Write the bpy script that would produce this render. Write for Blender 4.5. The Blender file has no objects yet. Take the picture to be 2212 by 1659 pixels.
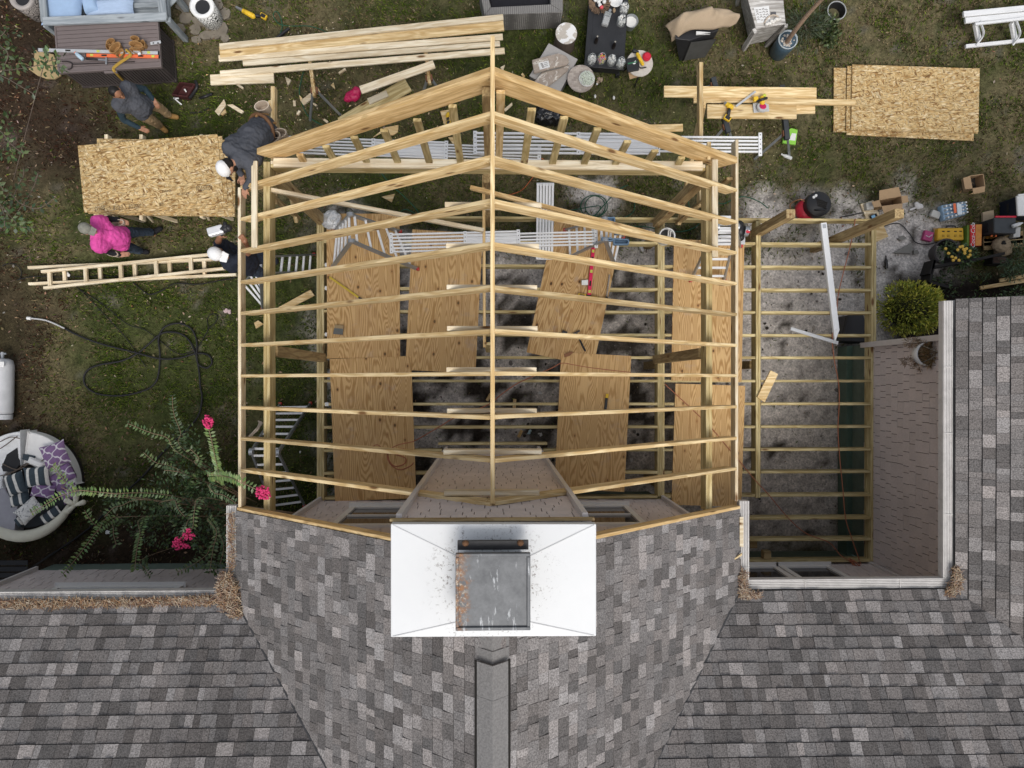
import bpy, bmesh, math, random
import numpy as np
from mathutils import Vector, Matrix, noise as mnoise
rnd = random.Random(7)
S = bpy.context.scene
COL = S.collection
# ------------------------------------------------------------- camera (drone looking straight down)
H = 13.4                      # flying height in metres above the lawn
FP = 1535.0                   # focal length on a 2212 px wide picture
cd = bpy.data.cameras.new('drone_camera'); cam = bpy.data.objects.new('drone_camera', cd); COL.objects.link(cam)
cd.sensor_width = 36; cd.lens = 36 * FP / 2212; cd.clip_end = 2000; cd.clip_start = .1
dc = Vector(((1065 - 1106) / FP, -(824 - 829.5) / FP, -1)).normalized()
CR = dc.rotation_difference(Vector((0, 0, -1)))
cam.rotation_mode = 'QUATERNION'; cam.rotation_quaternion = CR; cam.location = (0, 0, H)
S.camera = cam
# ------------------------------------------------------------- sky and sun (bright overcast)
W = bpy.data.worlds.new('World'); S.world = W; W.use_nodes = True
wn = W.node_tree.nodes; wl = W.node_tree.links
sky = wn.new('ShaderNodeTexSky'); sky.sky_type = 'NISHITA'; sky.sun_disc = False
SUN_EL, SUN_AZ = math.radians(60), math.radians(166)     # azimuth clockwise from +Y
sky.sun_elevation = SUN_EL; sky.sun_rotation = SUN_AZ; sky.air_density = 1.2; sky.dust_density = 3.0; sky.ozone_density = .6
wn['Background'].inputs[1].default_value = .15
hs_ = wn.new('ShaderNodeHueSaturation'); hs_.inputs['Saturation'].default_value = .38      # thin overcast takes the blue out
wl.new(sky.outputs[0], hs_.inputs['Color']); wl.new(hs_.outputs[0], wn['Background'].inputs[0])
sd = bpy.data.lights.new('sun', 'SUN'); sun = bpy.data.objects.new('sun', sd); COL.objects.link(sun)
sd.energy = 1.75; sd.angle = math.radians(30); sd.color = (1, .96, .9)
sv = Vector((math.sin(SUN_AZ) * math.cos(SUN_EL), math.cos(SUN_AZ) * math.cos(SUN_EL), math.sin(SUN_EL)))
sun.rotation_mode = 'QUATERNION'; sun.rotation_quaternion = (-sv).to_track_quat('-Z', 'Y')
S.view_settings.view_transform = 'Standard'; S.view_settings.look = 'None'
S.view_settings.exposure = 0.1; S.view_settings.gamma = 1
S.cycles.use_denoising = True
S.cycles.max_bounces = 6
# ------------------------------------------------------------- where a place seen in the survey picture lies at height z
def at(u, v, z=0.):
    d = CR @ Vector(((u - 1106) / FP, -(v - 829.5) / FP, -1))
    t = (z - H) / d.z
    return Vector((d.x * t, d.y * t, z))
def g(c, r, x, y, z=0.): return at(553 * c + x / 4, 414.75 * r + y / 4, z)
Z3 = Vector((0, 0, 1))
# ------------------------------------------------------------- objects, labels
def tag(o, label=None, cat=None, group=None, kind=None):
    if label: o['label'] = label
    if cat: o['category'] = cat
    if group: o['group'] = group
    if kind or label: o['kind'] = kind or 'thing'
    return o
def thing(name, loc, label, cat, group=None):
    o = bpy.data.objects.new(name, None); COL.objects.link(o); o.location = loc; o.empty_display_size = .1
    return tag(o, label, cat, group)
def basis(o):
    m = o.matrix_basis.copy()
    while o.parent: m = o.parent.matrix_basis @ m; o = o.parent     # things sit at identity parents
    return m
def link(name, me, mats, parent=None, mw=None):
    o = bpy.data.objects.new(name, me); COL.objects.link(o)
    for m in (mats if isinstance(mats, (list, tuple)) else [mats]): me.materials.append(m)
    if mw is not None: o.matrix_basis = mw
    if parent is not None:
        o.parent = parent; o.matrix_parent_inverse = wmat(parent).inverted()
    return o
def wmat(o):
    if o.parent: return wmat(o.parent) @ o.matrix_parent_inverse @ o.matrix_basis
    return o.matrix_basis.copy()
def kids(o): return [c for c in bpy.data.objects if c.parent == o]
def dup(o, delta=None, label=None, parent=None):
    c = o.copy(); COL.objects.link(c)
    if parent is not None: c.parent = parent
    if delta is not None: c.matrix_basis = delta @ c.matrix_basis
    if label: c['label'] = label
    for k in kids(o): dup(k, None, None, c)
    return c
# ------------------------------------------------------------- mesh builder
def frame(p0, p1, up=Z3):
    x = (p1 - p0).normalized(); y = up.cross(x)
    if y.length < 1e-4: y = Vector((0, 1, 0)).cross(x)
    y.normalize(); z = x.cross(y)
    return Matrix(((x.x, y.x, z.x), (x.y, y.y, z.y), (x.z, y.z, z.z)))
class MB:
    def __init__(s): s.v = []; s.f = []; s.mi = []; s.m = 0; s.sm = []; s.smooth = False
    def add(s, vs, fs):
        b = len(s.v); s.v += [Vector(p) for p in vs]
        for f in fs: s.f.append([b + i for i in f]); s.mi.append(s.m); s.sm.append(s.smooth)
        return s
    def box(s, c, size, rot=None):
        hx, hy, hz = size[0] / 2, size[1] / 2, size[2] / 2
        vs = [Vector((x, y, z)) for z in (-hz, hz) for x, y in ((-hx, -hy), (hx, -hy), (hx, hy), (-hx, hy))]
        if rot is not None: vs = [rot @ p for p in vs]
        c = Vector(c)
        return s.add([p + c for p in vs], [(3, 2, 1, 0), (4, 5, 6, 7), (0, 1, 5, 4), (1, 2, 6, 5), (2, 3, 7, 6), (3, 0, 4, 7)])
    def bar(s, p0, p1, w, h, up=Z3):
        p0 = Vector(p0); p1 = Vector(p1)
        return s.box((p0 + p1) / 2, ((p1 - p0).length, w, h), frame(p0, p1, up))
    def quadbox(s, q, z0, z1):            # q: four xy corners
        n = len(q)
        vs = [Vector((p[0], p[1], z0)) for p in q] + [Vector((p[0], p[1], z1)) for p in q]
        a = sum(q[i][0] * q[(i + 1) % n][1] - q[(i + 1) % n][0] * q[i][1] for i in range(n))
        if a < 0:
            vs = vs[:n][::-1] + vs[n:][::-1]
        fs = [tuple(range(n))[::-1], tuple(range(n, 2 * n))] + [(i, (i + 1) % n, n + (i + 1) % n, n + i) for i in range(n)]
        return s.add(vs, fs)
    def lathe(s, prof, c=(0, 0, 0), n=20, axis=None, cap=True):      # prof: (r, z) going up
        c = Vector(c); R = Matrix.Identity(3) if axis is None else frame(Vector((0, 0, 0)), Vector(axis)) @ Matrix(((0, 0, 1), (0, 1, 0), (-1, 0, 0)))
        vs = [c + R @ Vector((r * math.cos(2 * math.pi * k / n), r * math.sin(2 * math.pi * k / n), z)) for r, z in prof for k in range(n)]
        fs = [(i * n + k, i * n + (k + 1) % n, (i + 1) * n + (k + 1) % n, (i + 1) * n + k) for i in range(len(prof) - 1) for k in range(n)]
        if cap: fs += [tuple(range(n))[::-1], tuple((len(prof) - 1) * n + k for k in range(n))]
        return s.add(vs, fs)
    def cyl(s, p0, p1, r0, r1=None, n=12):
        p0 = Vector(p0); p1 = Vector(p1); r1 = r0 if r1 is None else r1
        F = frame(p0, p1); vs = []
        for p, r in ((p0, r0), (p1, r1)):
            vs += [p + F @ Vector((0, r * math.cos(2 * math.pi * k / n), r * math.sin(2 * math.pi * k / n))) for k in range(n)]
        return s.add(vs, [(k, (k + 1) % n, n + (k + 1) % n, n + k) for k in range(n)] + [tuple(range(n))[::-1], tuple(range(n, 2 * n))])
    def ball(s, c, r, n=12, m=8, R=None):
        if not isinstance(r, (tuple, list)): r = (r, r, r)
        c = Vector(c); vs = []; 
        for i in range(m + 1):
            a = math.pi * i / m
            for k in range(n):
                p = Vector((r[0] * math.sin(a) * math.cos(2 * math.pi * k / n), r[1] * math.sin(a) * math.sin(2 * math.pi * k / n), -r[2] * math.cos(a)))
                vs.append(c + (R @ p if R is not None else p))
        return s.add(vs, [(i * n + k, i * n + (k + 1) % n, (i + 1) * n + (k + 1) % n, (i + 1) * n + k) for i in range(m) for k in range(n)])
    def cap(s, p0, p1, r0, r1=None, n=10):           # tapered limb with round ends
        r1 = r0 if r1 is None else r1
        if (Vector(p1) - Vector(p0)).length > 1e-4: s.cyl(p0, p1, r0, r1, n)
        s.ball(p0, r0, n, 6); s.ball(p1, r1, n, 6); return s
    def tube(s, pts, r, n=6, closed=False):
        pts = [Vector(p) for p in pts]; vs = []; L = len(pts); up = Z3
        for i, p in enumerate(pts):
            t = (pts[min(i + 1, L - 1)] - pts[max(i - 1, 0)])
            F = frame(Vector((0, 0, 0)), t if t.length > 1e-6 else Vector((1, 0, 0)))
            rr = r[i] if isinstance(r, (list, tuple)) else r
            vs += [p + F @ Vector((0, rr * math.cos(2 * math.pi * k / n), rr * math.sin(2 * math.pi * k / n))) for k in range(n)]
        return s.add(vs, [(i * n + k, i * n + (k + 1) % n, (i + 1) * n + (k + 1) % n, (i + 1) * n + k) for i in range(L - 1) for k in range(n)] + [tuple(range(n))[::-1], tuple(range((L - 1) * n, L * n))])
    def pillow(s, M4, w, d, h, n=10):
        vs = []; fs = []
        for sg in (1, -1):
            b = len(vs)
            for i in range(n + 1):
                for j in range(n + 1):
                    x = 2 * i / n - 1; y = 2 * j / n - 1
                    k = (max(0, 1 - x ** 4) * max(0, 1 - y ** 4)) ** .55
                    pin = 1 - .10 * (1 - abs(x) ** 3 * abs(y) ** 3) * (max(abs(x), abs(y)) ** 4)
                    wr = .12 * mnoise.noise(Vector((x * 2.2 + w * 31, y * 2.2 + d * 17 + sg, h * 9)))
                    vs.append(M4 @ Vector((x * w / 2 * pin, y * d / 2 * pin, sg * h / 2 * k * (1 + wr))))
            for i in range(n):
                for j in range(n):
                    q = (b + i * (n + 1) + j, b + (i + 1) * (n + 1) + j, b + (i + 1) * (n + 1) + j + 1, b + i * (n + 1) + j + 1)
                    fs.append(q if sg > 0 else q[::-1])
        s.smooth = True; s.add(vs, fs); s.smooth = False; return s
    def mesh(s, name, mw=None):
        me = bpy.data.meshes.new(name)
        inv = mw.inverted() if mw is not None else None
        me.from_pydata([tuple(inv @ p if inv is not None else p) for p in s.v], [], s.f)
        me.polygons.foreach_set('material_index', s.mi); me.polygons.foreach_set('use_smooth', s.sm)
        me.update(); return me
    def build(s, name, mats, parent=None, bevel=0, mw=None, smooth=None):
        if mw is None and parent is None and s.v:      # a lone mesh keeps its origin on its base
            lo = Vector((min(p.x for p in s.v), min(p.y for p in s.v), min(p.z for p in s.v))); hi = Vector((max(p.x for p in s.v), max(p.y for p in s.v), 0))
            mw = Matrix.Translation(((lo.x + hi.x) / 2, (lo.y + hi.y) / 2, lo.z))
        me = s.mesh(name, mw); o = link(name, me, mats, parent, mw)
        if smooth: me.polygons.foreach_set('use_smooth', [True] * len(me.polygons))
        if smooth == 'auto':
            sh = o.modifiers.new('e', 'EDGE_SPLIT'); sh.split_angle = math.radians(40)
        if bevel:
            b = o.modifiers.new('b', 'BEVEL'); b.width = bevel; b.segments = 2; b.limit_method = 'ANGLE'
        return o
def board(name, p0, p1, w, h, mt, parent=None, up=Z3, bevel=.004, warp=0):
    """a straight piece of lumber, its own local X along the grain"""
    p0 = Vector(p0); p1 = Vector(p1); L = (p1 - p0).length
    mw = Matrix.Translation((p0 + p1) / 2) @ frame(p0, p1, up).to_4x4()
    b = MB().box((0, 0, 0), (L, w, h)); me = b.mesh(name)
    o = link(name, me, mt, parent, mw)
    if bevel:
        m = o.modifiers.new('b', 'BEVEL'); m.width = bevel; m.segments = 1
    return o
def cr(pts, n=6):                         # smooth curve through points
    pts = [Vector(p) for p in pts]; out = []
    for i in range(len(pts) - 1):
        p0 = pts[max(i - 1, 0)]; p1 = pts[i]; p2 = pts[i + 1]; p3 = pts[min(i + 2, len(pts) - 1)]
        for k in range(n):
            t = k / n
            out.append(.5 * ((2 * p1) + (p2 - p0) * t + (2 * p0 - 5 * p1 + 4 * p2 - p3) * t * t + (3 * p1 - p0 - 3 * p2 + p3) * t ** 3))
    return out + [pts[-1]]
def rotz(a): return Matrix.Rotation(a, 3, 'Z')
def TR(loc, rz=0, rx=0, ry=0): return Matrix.Translation(loc) @ Matrix.Rotation(rz, 4, 'Z') @ Matrix.Rotation(ry, 4, 'Y') @ Matrix.Rotation(rx, 4, 'X')
# ------------------------------------------------------------- materials
MATS = {}
class NT:
    def __init__(s, name):
        s.m = bpy.data.materials.new(name); s.m.use_nodes = True; s.t = s.m.node_tree; s.n = s.t.nodes; s.b = s.n['Principled BSDF']; s.tc = None
    def new(s, k, **kw):
        o = s.n.new('ShaderNode' + k)
        for a, b in kw.items(): setattr(o, a, b)
        return o
    def put(s, i, v):
        if isinstance(v, bpy.types.NodeSocket): s.t.links.new(v, i)
        else:
            if isinstance(v, (tuple, list)) and i.type == 'RGBA' and len(v) == 3: v = (*v, 1)
            i.default_value = v
    def coord(s, scale=(1, 1, 1), rot=(0, 0, 0), loc=None, kind='Object'):
        if s.tc is None: s.tc = s.new('TexCoord')
        mp = s.new('Mapping'); s.t.links.new(s.tc.outputs[kind], mp.inputs[0])
        mp.inputs['Scale'].default_value = scale; mp.inputs['Rotation'].default_value = rot
        if loc is not None: s.put(mp.inputs['Location'], loc)
        return mp.outputs[0]
    def turned(s, rz, scale, loc):          # turn first, then stretch: flakes lie at their own angle
        a = s.coord((1, 1, 1), (0, 0, rz)); mp = s.new('Mapping'); s.t.links.new(a, mp.inputs[0]); mp.inputs['Scale'].default_value = scale; s.put(mp.inputs['Location'], loc); return mp.outputs[0]
    def rand(s, k=40.):
        oi = s.new('ObjectInfo'); m = s.new('VectorMath', operation='SCALE'); m.inputs[0].default_value = (k, k * .7, k * .37)
        s.t.links.new(oi.outputs['Random'], m.inputs['Scale']); return m.outputs[0]
    def noise(s, vec, scale, detail=3, rough=.55, dist=0):
        o = s.new('TexNoise'); s.put(o.inputs['Vector'], vec); o.inputs['Scale'].default_value = scale
        o.inputs['Detail'].default_value = detail; o.inputs['Roughness'].default_value = rough; o.inputs['Distortion'].default_value = dist
        return o.outputs['Fac']
    def vor(s, vec, scale, feat='F1', rnd_=1.):
        o = s.new('TexVoronoi', feature=feat); s.put(o.inputs['Vector'], vec); o.inputs['Scale'].default_value = scale
        o.inputs['Randomness'].default_value = rnd_; return o
    def ramp(s, fac, stops, interp='LINEAR'):
        o = s.new('ValToRGB'); s.put(o.inputs[0], fac); e = o.color_ramp.elements; o.color_ramp.interpolation = interp
        while len(e) < len(stops): e.new(.5)
        for x, (p, c) in zip(e, stops):
            x.position = p; x.color = (*c, 1) if isinstance(c, (tuple, list)) else (c, c, c, 1)
        return o.outputs[0]
    def mix(s, fac, a, b, mode='MIX'):
        o = s.new('Mix', data_type='RGBA', blend_type=mode); s.put(o.inputs[0], fac); s.put(o.inputs[6], a); s.put(o.inputs[7], b); return o.outputs[2]
    def math(s, op, a, b=0.):
        o = s.new('Math', operation=op); s.put(o.inputs[0], a); s.put(o.inputs[1], b); return o.outputs[0]
    def out(s, col, rough=.7, metal=0, bump=None, bstr=.3, spec=.3, bdist=.01):
        s.put(s.b.inputs['Base Color'], col); s.put(s.b.inputs['Roughness'], rough); s.put(s.b.inputs['Metallic'], metal); s.b.inputs['Specular IOR Level'].default_value = spec
        if bump is not None:
            b = s.new('Bump'); b.inputs['Strength'].default_value = bstr; b.inputs['Distance'].default_value = bdist; s.put(b.inputs['Height'], bump)
            s.t.links.new(b.outputs[0], s.b.inputs['Normal'])
        return s.m
def mul(c, k): return tuple(x * k for x in c)
def P(name, col, rough=.65, amp=.18, sc=9., metal=0, bump=.15, spec=.3, col2=None, stretch=(1, 1, 1), dirt=0):
    """plain material with mottling"""
    if name in MATS: return MATS[name]
    n = NT(name); v = n.coord(stretch, loc=n.rand(9))
    f = n.noise(v, sc, 5, .6); c = n.mix(f, mul(col, 1 - amp), col2 or mul(col, 1 + amp))
    if dirt:
        d = n.ramp(n.noise(v, sc * .4, 6, .7), [(.45, 0.), (.72, 1.)]); c = n.mix(n.math('MULTIPLY', d, dirt), c, mul(col, .35))
    MATS[name] = n.out(c, rough, metal, f, bump, spec); return MATS[name]
def wood(name, light, dark, knot=(.16, .08, .03), var=.16, grain=1., weather=0):
    if name in MATS: return MATS[name]
    n = NT(name); R = n.rand(60)
    v = n.coord((1.1, 26, 26), loc=R); a = n.noise(v, 1.0, 4, .6, .7)
    v2 = n.coord((.55, 5, 5), loc=R); b = n.noise(v2, 1.6, 2, .5, .4)
    rings = n.math('SINE', n.math('MULTIPLY', b, 34.))
    rg = n.math('MULTIPLY', n.math('ADD', rings, 1.), .5)
    f = n.math('ADD', n.math('MULTIPLY', a, .75), n.math('MULTIPLY', rg, .25 * grain))
    c = n.mix(n.ramp(f, [(.32, 0.), (.66, 1.)]), dark, light)
    sm_ = n.noise(n.coord((1.3, 13, 13), loc=R), 1.5, 3, .6, .8); c = n.mix(n.math('MULTIPLY', n.ramp(sm_, [(.52, 0.), (.60, 1.)]), .55), c, mul(dark, .8))
    big = n.noise(n.coord((.8, 3, 3), loc=R), 1.1, 2)
    c = n.mix(n.math('MULTIPLY', n.ramp(big, [(.5, 0.), (.75, 1.)]), .35), c, mul(dark, .85))
    k = n.vor(n.coord((1.5, 5.5, 5.5), loc=R), 1.0).outputs['Distance']
    c = n.mix(n.ramp(k, [(.07, 1.), (.15, 0.)]), c, knot)
    if weather:
        w = n.noise(n.coord((1.2, 2, 2), loc=R), 2.5, 5, .65); c = n.mix(n.math('MULTIPLY', n.ramp(w, [(.45, 0.), (.65, 1.)]), weather), c, (.22, .2, .16))
    oi = n.new('ObjectInfo'); q = n.math('ADD', n.math('MULTIPLY', oi.outputs['Random'], 2 * var), 1 - var)
    mm = n.new('VectorMath', operation='SCALE'); n.put(mm.inputs[0], c); n.put(mm.inputs['Scale'], q)
    MATS[name] = n.out(mm.outputs[0], .72, 0, f, .25, .25, .004); return MATS[name]
PINE = wood('fresh_pine', (.74, .59, .345), (.50, .335, .145), var=.2)
PALE = wood('pale_spruce', (.77, .69, .53), (.60, .48, .31), var=.16)
TREAT = wood('treated_pine', (.62, .52, .285), (.40, .30, .13), var=.14)
TREATD = wood('weathered_treated_pine', (.44, .33, .17), (.25, .17, .08), var=.12)
BARGE = wood('honey_pine', (.72, .53, .28), (.50, .32, .13))
GREYWOOD = wood('grey_weathered_wood', (.42, .40, .38), (.2, .18, .17), knot=(.08, .07, .06), weather=.3)
SOFAW = wood('grey_painted_wood', (.34, .37, .39), (.24, .27, .29), knot=(.12, .13, .14))
def ply_mat():
    n = NT('pine_plywood'); R = n.rand(50)
    b = n.noise(n.coord((.34, 2.5, 1), loc=R), 1.5, 1.5, .45, .3)
    s = n.math('SINE', n.math('MULTIPLY', n.math('ADD', b, n.math('MULTIPLY', n.noise(n.coord((2., 9, 1), loc=R), 2., 3), .03)), 170.)); s = n.math('MULTIPLY', n.math('ADD', s, 1.), .5)
    fine = n.noise(n.coord((2, 60, 1), loc=R), 1.5, 3, .6)
    c = n.mix(n.ramp(s, [(.0, 1.), (.38, .55), (.75, 0.)]), (.62, .415, .195), (.34, .185, .062))
    c = n.mix(n.math('MULTIPLY', n.ramp(fine, [(.4, 0.), (.7, 1.)]), .4), c, (.49, .30, .14))
    big = n.noise(n.coord((1, 1.4, 1), loc=R), 1.1, 4, .6); c = n.mix(n.math('MULTIPLY', n.ramp(big, [(.45, 0.), (.7, 1.)]), .35), c, (.40, .25, .13))
    st = n.noise(n.coord((1, 1, 1), loc=R), 3.2, 6, .7); c = n.mix(n.math('MULTIPLY', n.ramp(st, [(.58, 0.), (.72, 1.)]), .45), c, (.36, .30, .27))
    k = n.vor(n.coord((1.7, 2.5, .01), loc=R), 1.9).outputs['Distance']
    c = n.mix(n.ramp(k, [(.09, .85), (.2, 0.)]), c, (.34, .16, .06)); c = n.mix(n.ramp(k, [(.07, 1.), (.11, 0.)]), c, (.05, .025, .012))
    oi = n.new('ObjectInfo'); q = n.math('ADD', n.math('MULTIPLY', oi.outputs['Random'], .34), .82); c = n.mix(n.math('MULTIPLY', oi.outputs['Random'], .3), c, (.50, .31, .13))
    mm = n.new('VectorMath', operation='SCALE'); n.put(mm.inputs[0], c); n.put(mm.inputs['Scale'], q)
    return n.out(mm.outputs[0], .75, 0, s, .08, .2, .003)
PLY = ply_mat()
def osb_mat():
    n = NT('strand_board'); R = n.rand(30); c = None
    for i, (rz, sx, sy) in enumerate(((.45, 11, 42), (-.55, 10, 38), (1.2, 12, 44), (-.1, 11, 46))):
        w = n.noise(n.coord(loc=R), 5., 2)
        o = n.vor(n.turned(rz, (sx, sy, .01), R), 1.); sp = n.new('SeparateColor'); n.put(sp.inputs[0], o.outputs['Color'])
        ci = n.ramp(sp.outputs[i % 3], [(0, (.18, .09, .03)), (.10, (.36, .21, .075)), (.25, (.52, .34, .14)), (.6, (.60, .43, .205)), (.85, (.67, .51, .275)), (1, (.74, .60, .38))])
        ed = n.ramp(o.outputs['Distance'], [(.3, 1.), (.72, .6)])
        ci = n.mix(1., ci, ed, 'MULTIPLY')
        c = ci if c is None else n.mix(n.ramp(n.vor(n.turned(rz, (4 + i, 12 + 2 * i, .01), R), 1.6).outputs['Color'], [(.48, 0.), (.52, 1.)]), c, ci)
    d = n.vor(n.turned(.5, (6, 26, .01), R), 1.5); sp = n.new('SeparateColor'); n.put(sp.inputs[0], d.outputs['Color'])
    c = n.mix(n.math('MULTIPLY', n.ramp(sp.outputs[1], [(.88, 0.), (.885, 1.)], 'CONSTANT'), n.ramp(d.outputs['Distance'], [(.3, 1.), (.34, 0.)])), c, (.2, .1, .035))
    return n.out(c, .7, 0, n.noise(n.coord((14, 40, 1)), 2.), .2, .25, .003)
OSB = osb_mat()
def attr_mat(name, rough=.9, gran=180., amp=.35, spec=.2, bstr=.4):
    n = NT(name); a = n.new('Attribute'); a.attribute_name = 'Col'
    f = n.noise(n.coord(), gran, 2, .7); f2 = n.noise(n.coord(), 1.3, 5, .6)
    c = n.mix(1., a.outputs['Color'], n.ramp(f, [(.3, 1 - amp), (.7, 1 + amp * .9)]), 'MULTIPLY')
    c = n.mix(1., c, n.ramp(f2, [(.25, .86), (.75, 1.1)]), 'MULTIPLY')
    return n.out(c, rough, 0, f, bstr, spec, .004)
SHING = attr_mat('asphalt_shingle', .95, 62., .55)
SIDE = attr_mat('painted_shingle_siding', .7, 30., .06, .3, .1)
LEAFM = attr_mat('leaf', .42, 40., .12, .45, .1)
GRASSM = attr_mat('grass_blade', .8, 20., .1, .1, 0)
ALU = P('dull_aluminium', (.52, .53, .54), .5, .14, 6., .35, .05, .5, stretch=(1, 8, 8))
ALUW = P('oxidised_aluminium', (.72, .725, .73), .55, .12, 5., .08, .05, .5, stretch=(1, 8, 8), dirt=.2)
STEEL = P('galvanised_steel', (.34, .36, .38), .4, .2, 9., .6, .05, .5)
GUT = P('chalky_white_aluminium', (.54, .52, .50), .6, .12, 14., 0, .05, .3, stretch=(1, 1, 1), dirt=.35)
BLACK = P('black_plastic', (.018, .018, .02), .45, .3, 14., 0, .1, .4)
RUBBER = P('black_rubber', (.014, .014, .015), .6, .3, 20.)
DARK = P('dark_void', (.02, .018, .016), .9, .2)
YEL = P('tool_yellow', (.72, .46, .03), .45, .12, 12.)
RED = P('red_plastic', (.55, .025, .05), .4, .15, 12.)
ORANGE = P('orange_plastic', (.75, .16, .06), .45, .12)
WHITE = P('white_plastic', (.68, .68, .67), .5, .07)
# ============================================================= GROUND
def fbm(x, y, s, o=4, seed=0.):
    a = 0.; k = 1.; t = 0.
    for i in range(o):
        a += k * mnoise.noise(Vector((x * s, y * s, seed + i * 7.3))); t += k; s *= 2.05; k *= .55
    return a / t
def sstep(a, b, x): x = min(1., max(0., (x - a) / (b - a))); return x * x * (3 - 2 * x)
def boxd(x, y, x0, x1, y0, y1):           # signed distance to a rectangle, inside negative
    dx = max(x0 - x, x - x1); dy = max(y0 - y, y - y1)
    return max(dx, dy) if max(dx, dy) < 0 else math.hypot(max(dx, 0), max(dy, 0))
def masks(x, y):
    n = fbm(x, y, .55, 4, 3.1); n2 = fbm(x, y, 1.9, 4, 9.7); n3 = fbm(x, y, 5., 3, 1.7)
    sand = sstep(.45, -.35, boxd(x, y, -2.9, 6.9, -3.4, 2.35) + n * 1.1 + n2 * .5)
    sand = max(sand, sstep(.35, -.3, math.hypot((x - 7.9) / 1.0, (y - 1.9) / 1.5) - 1. + n2 * .7))
    for cx, cy, r in ((5.2, 3.15, .5), (6.75, 3.1, .45), (1.9, 3.45, .4), (-2.9, 2.9, .45), (6.1, 3.4, .25)):
        sand = max(sand, .9 * sstep(.25, -.25, math.hypot(x - cx, y - cy) - r + n2 * .35))
    bed = sstep(.2, -.2, boxd(x, y, 7.6, 14, -1, 2.0) + n2 * .3)
    mul_ = max(sstep(.7, -.9, boxd(x, y, -14, -7.2, 3.6, 12) + n * 1.5 + n2 * .5),
               sstep(.6, -.6, boxd(x, y, -7.3, -2.9, -4, -2.5) + n * .8), sstep(.5, -.8, boxd(x, y, -14, -5.5, -6, -2.7) + n), .8 * sstep(.3, -.9, x + 8.3 + n * 1.6))
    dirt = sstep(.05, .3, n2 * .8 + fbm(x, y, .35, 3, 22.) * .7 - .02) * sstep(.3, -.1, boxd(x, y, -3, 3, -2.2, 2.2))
    moss = sstep(.02, .22, n2 + .35 * n3) 
    dry = sstep(-.25, .3, fbm(x, y, .42, 3, 40.) + .25 * n2 + .22 * sstep(-3, 7, x) + .15 * sstep(1.5, 4, y) - .12)
    return sand, bed, mul_, dirt, moss, dry, n, n2, n3
def lerp3(a, b, t): return tuple(a[i] + (b[i] - a[i]) * t for i in range(3))
ax = [-400, -150, -60, -30, -18, -14]; xs = ax + [-12 + i * .12 for i in range(201)] + [14, 18, 30, 60, 150, 400]
ys = [-400, -150, -60, -30, -18, -12] + [-9 + i * .12 for i in range(151)] + [11, 14, 20, 40, 100, 400]
gv = []; gc = []
MK = {}
for j, y in enumerate(ys):
    for i, x in enumerate(xs):
        sand, bed, ml, dirt, moss, dry, n, n2, n3 = masks(x, y); MK[i, j] = (sand, bed, ml)
        soil = lerp3((.056, .066, .022), (.14, .118, .064), dry); soil = lerp3(soil, (.028, .042, .012), sstep(-.1, .35, n3 + .4 * n2) * .7)
        c = lerp3(soil, (.20, .175, .15), .55 * sstep(.22, .5, n2 + .5 * n3))
        c = lerp3(c, (.036, .022, .016), ml * .9); c = lerp3(c, (.12, .092, .08), ml * .5 * sstep(.2, .45, n2 + .4 * n3))
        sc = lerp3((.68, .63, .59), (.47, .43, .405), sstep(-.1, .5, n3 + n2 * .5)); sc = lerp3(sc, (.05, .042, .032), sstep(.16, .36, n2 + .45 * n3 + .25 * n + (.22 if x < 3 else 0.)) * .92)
        c = lerp3(c, sc, sand)
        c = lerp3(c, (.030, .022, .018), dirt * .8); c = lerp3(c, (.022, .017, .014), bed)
        gv.append((x, y, .03 * n2 + .012 * n3 - .02)); gc.append(c)
nx = len(xs); gf = [(j * nx + i, j * nx + i + 1, (j + 1) * nx + i + 1, (j + 1) * nx + i) for j in range(len(ys) - 1) for i in range(nx - 1)]
gm = bpy.data.meshes.new('ground'); gm.from_pydata(gv, [], gf); gm.polygons.foreach_set('use_smooth', [True] * len(gf))
ca = gm.color_attributes.new('Col', 'FLOAT_COLOR', 'POINT'); ca.data.foreach_set('color', [q for c in gc for q in (*c, 1)])
def ground_mat():
    n = NT('soil_and_sand'); a = n.new('Attribute'); a.attribute_name = 'Col'
    f = n.noise(n.coord(), 26., 6, .72); f2 = n.noise(n.coord(), 7., 5, .7, .6)
    c = n.mix(1., a.outputs['Color'], n.ramp(f, [(.3, .45), (.5, 1.), (.72, 1.55)]), 'MULTIPLY')
    c = n.mix(1., c, n.ramp(f2, [(.3, .62), (.55, 1.), (.75, 1.25)]), 'MULTIPLY')
    sp = n.vor(n.coord(), 34.); c = n.mix(n.ramp(sp.outputs['Distance'], [(.10, .55), (.2, 0.)]), c, (.028, .022, .016))
    return n.out(c, .95, 0, n.math('ADD', f, f2), .7, .1, .03)
tag(link('ground', gm, ground_mat()), kind='structure')
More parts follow.
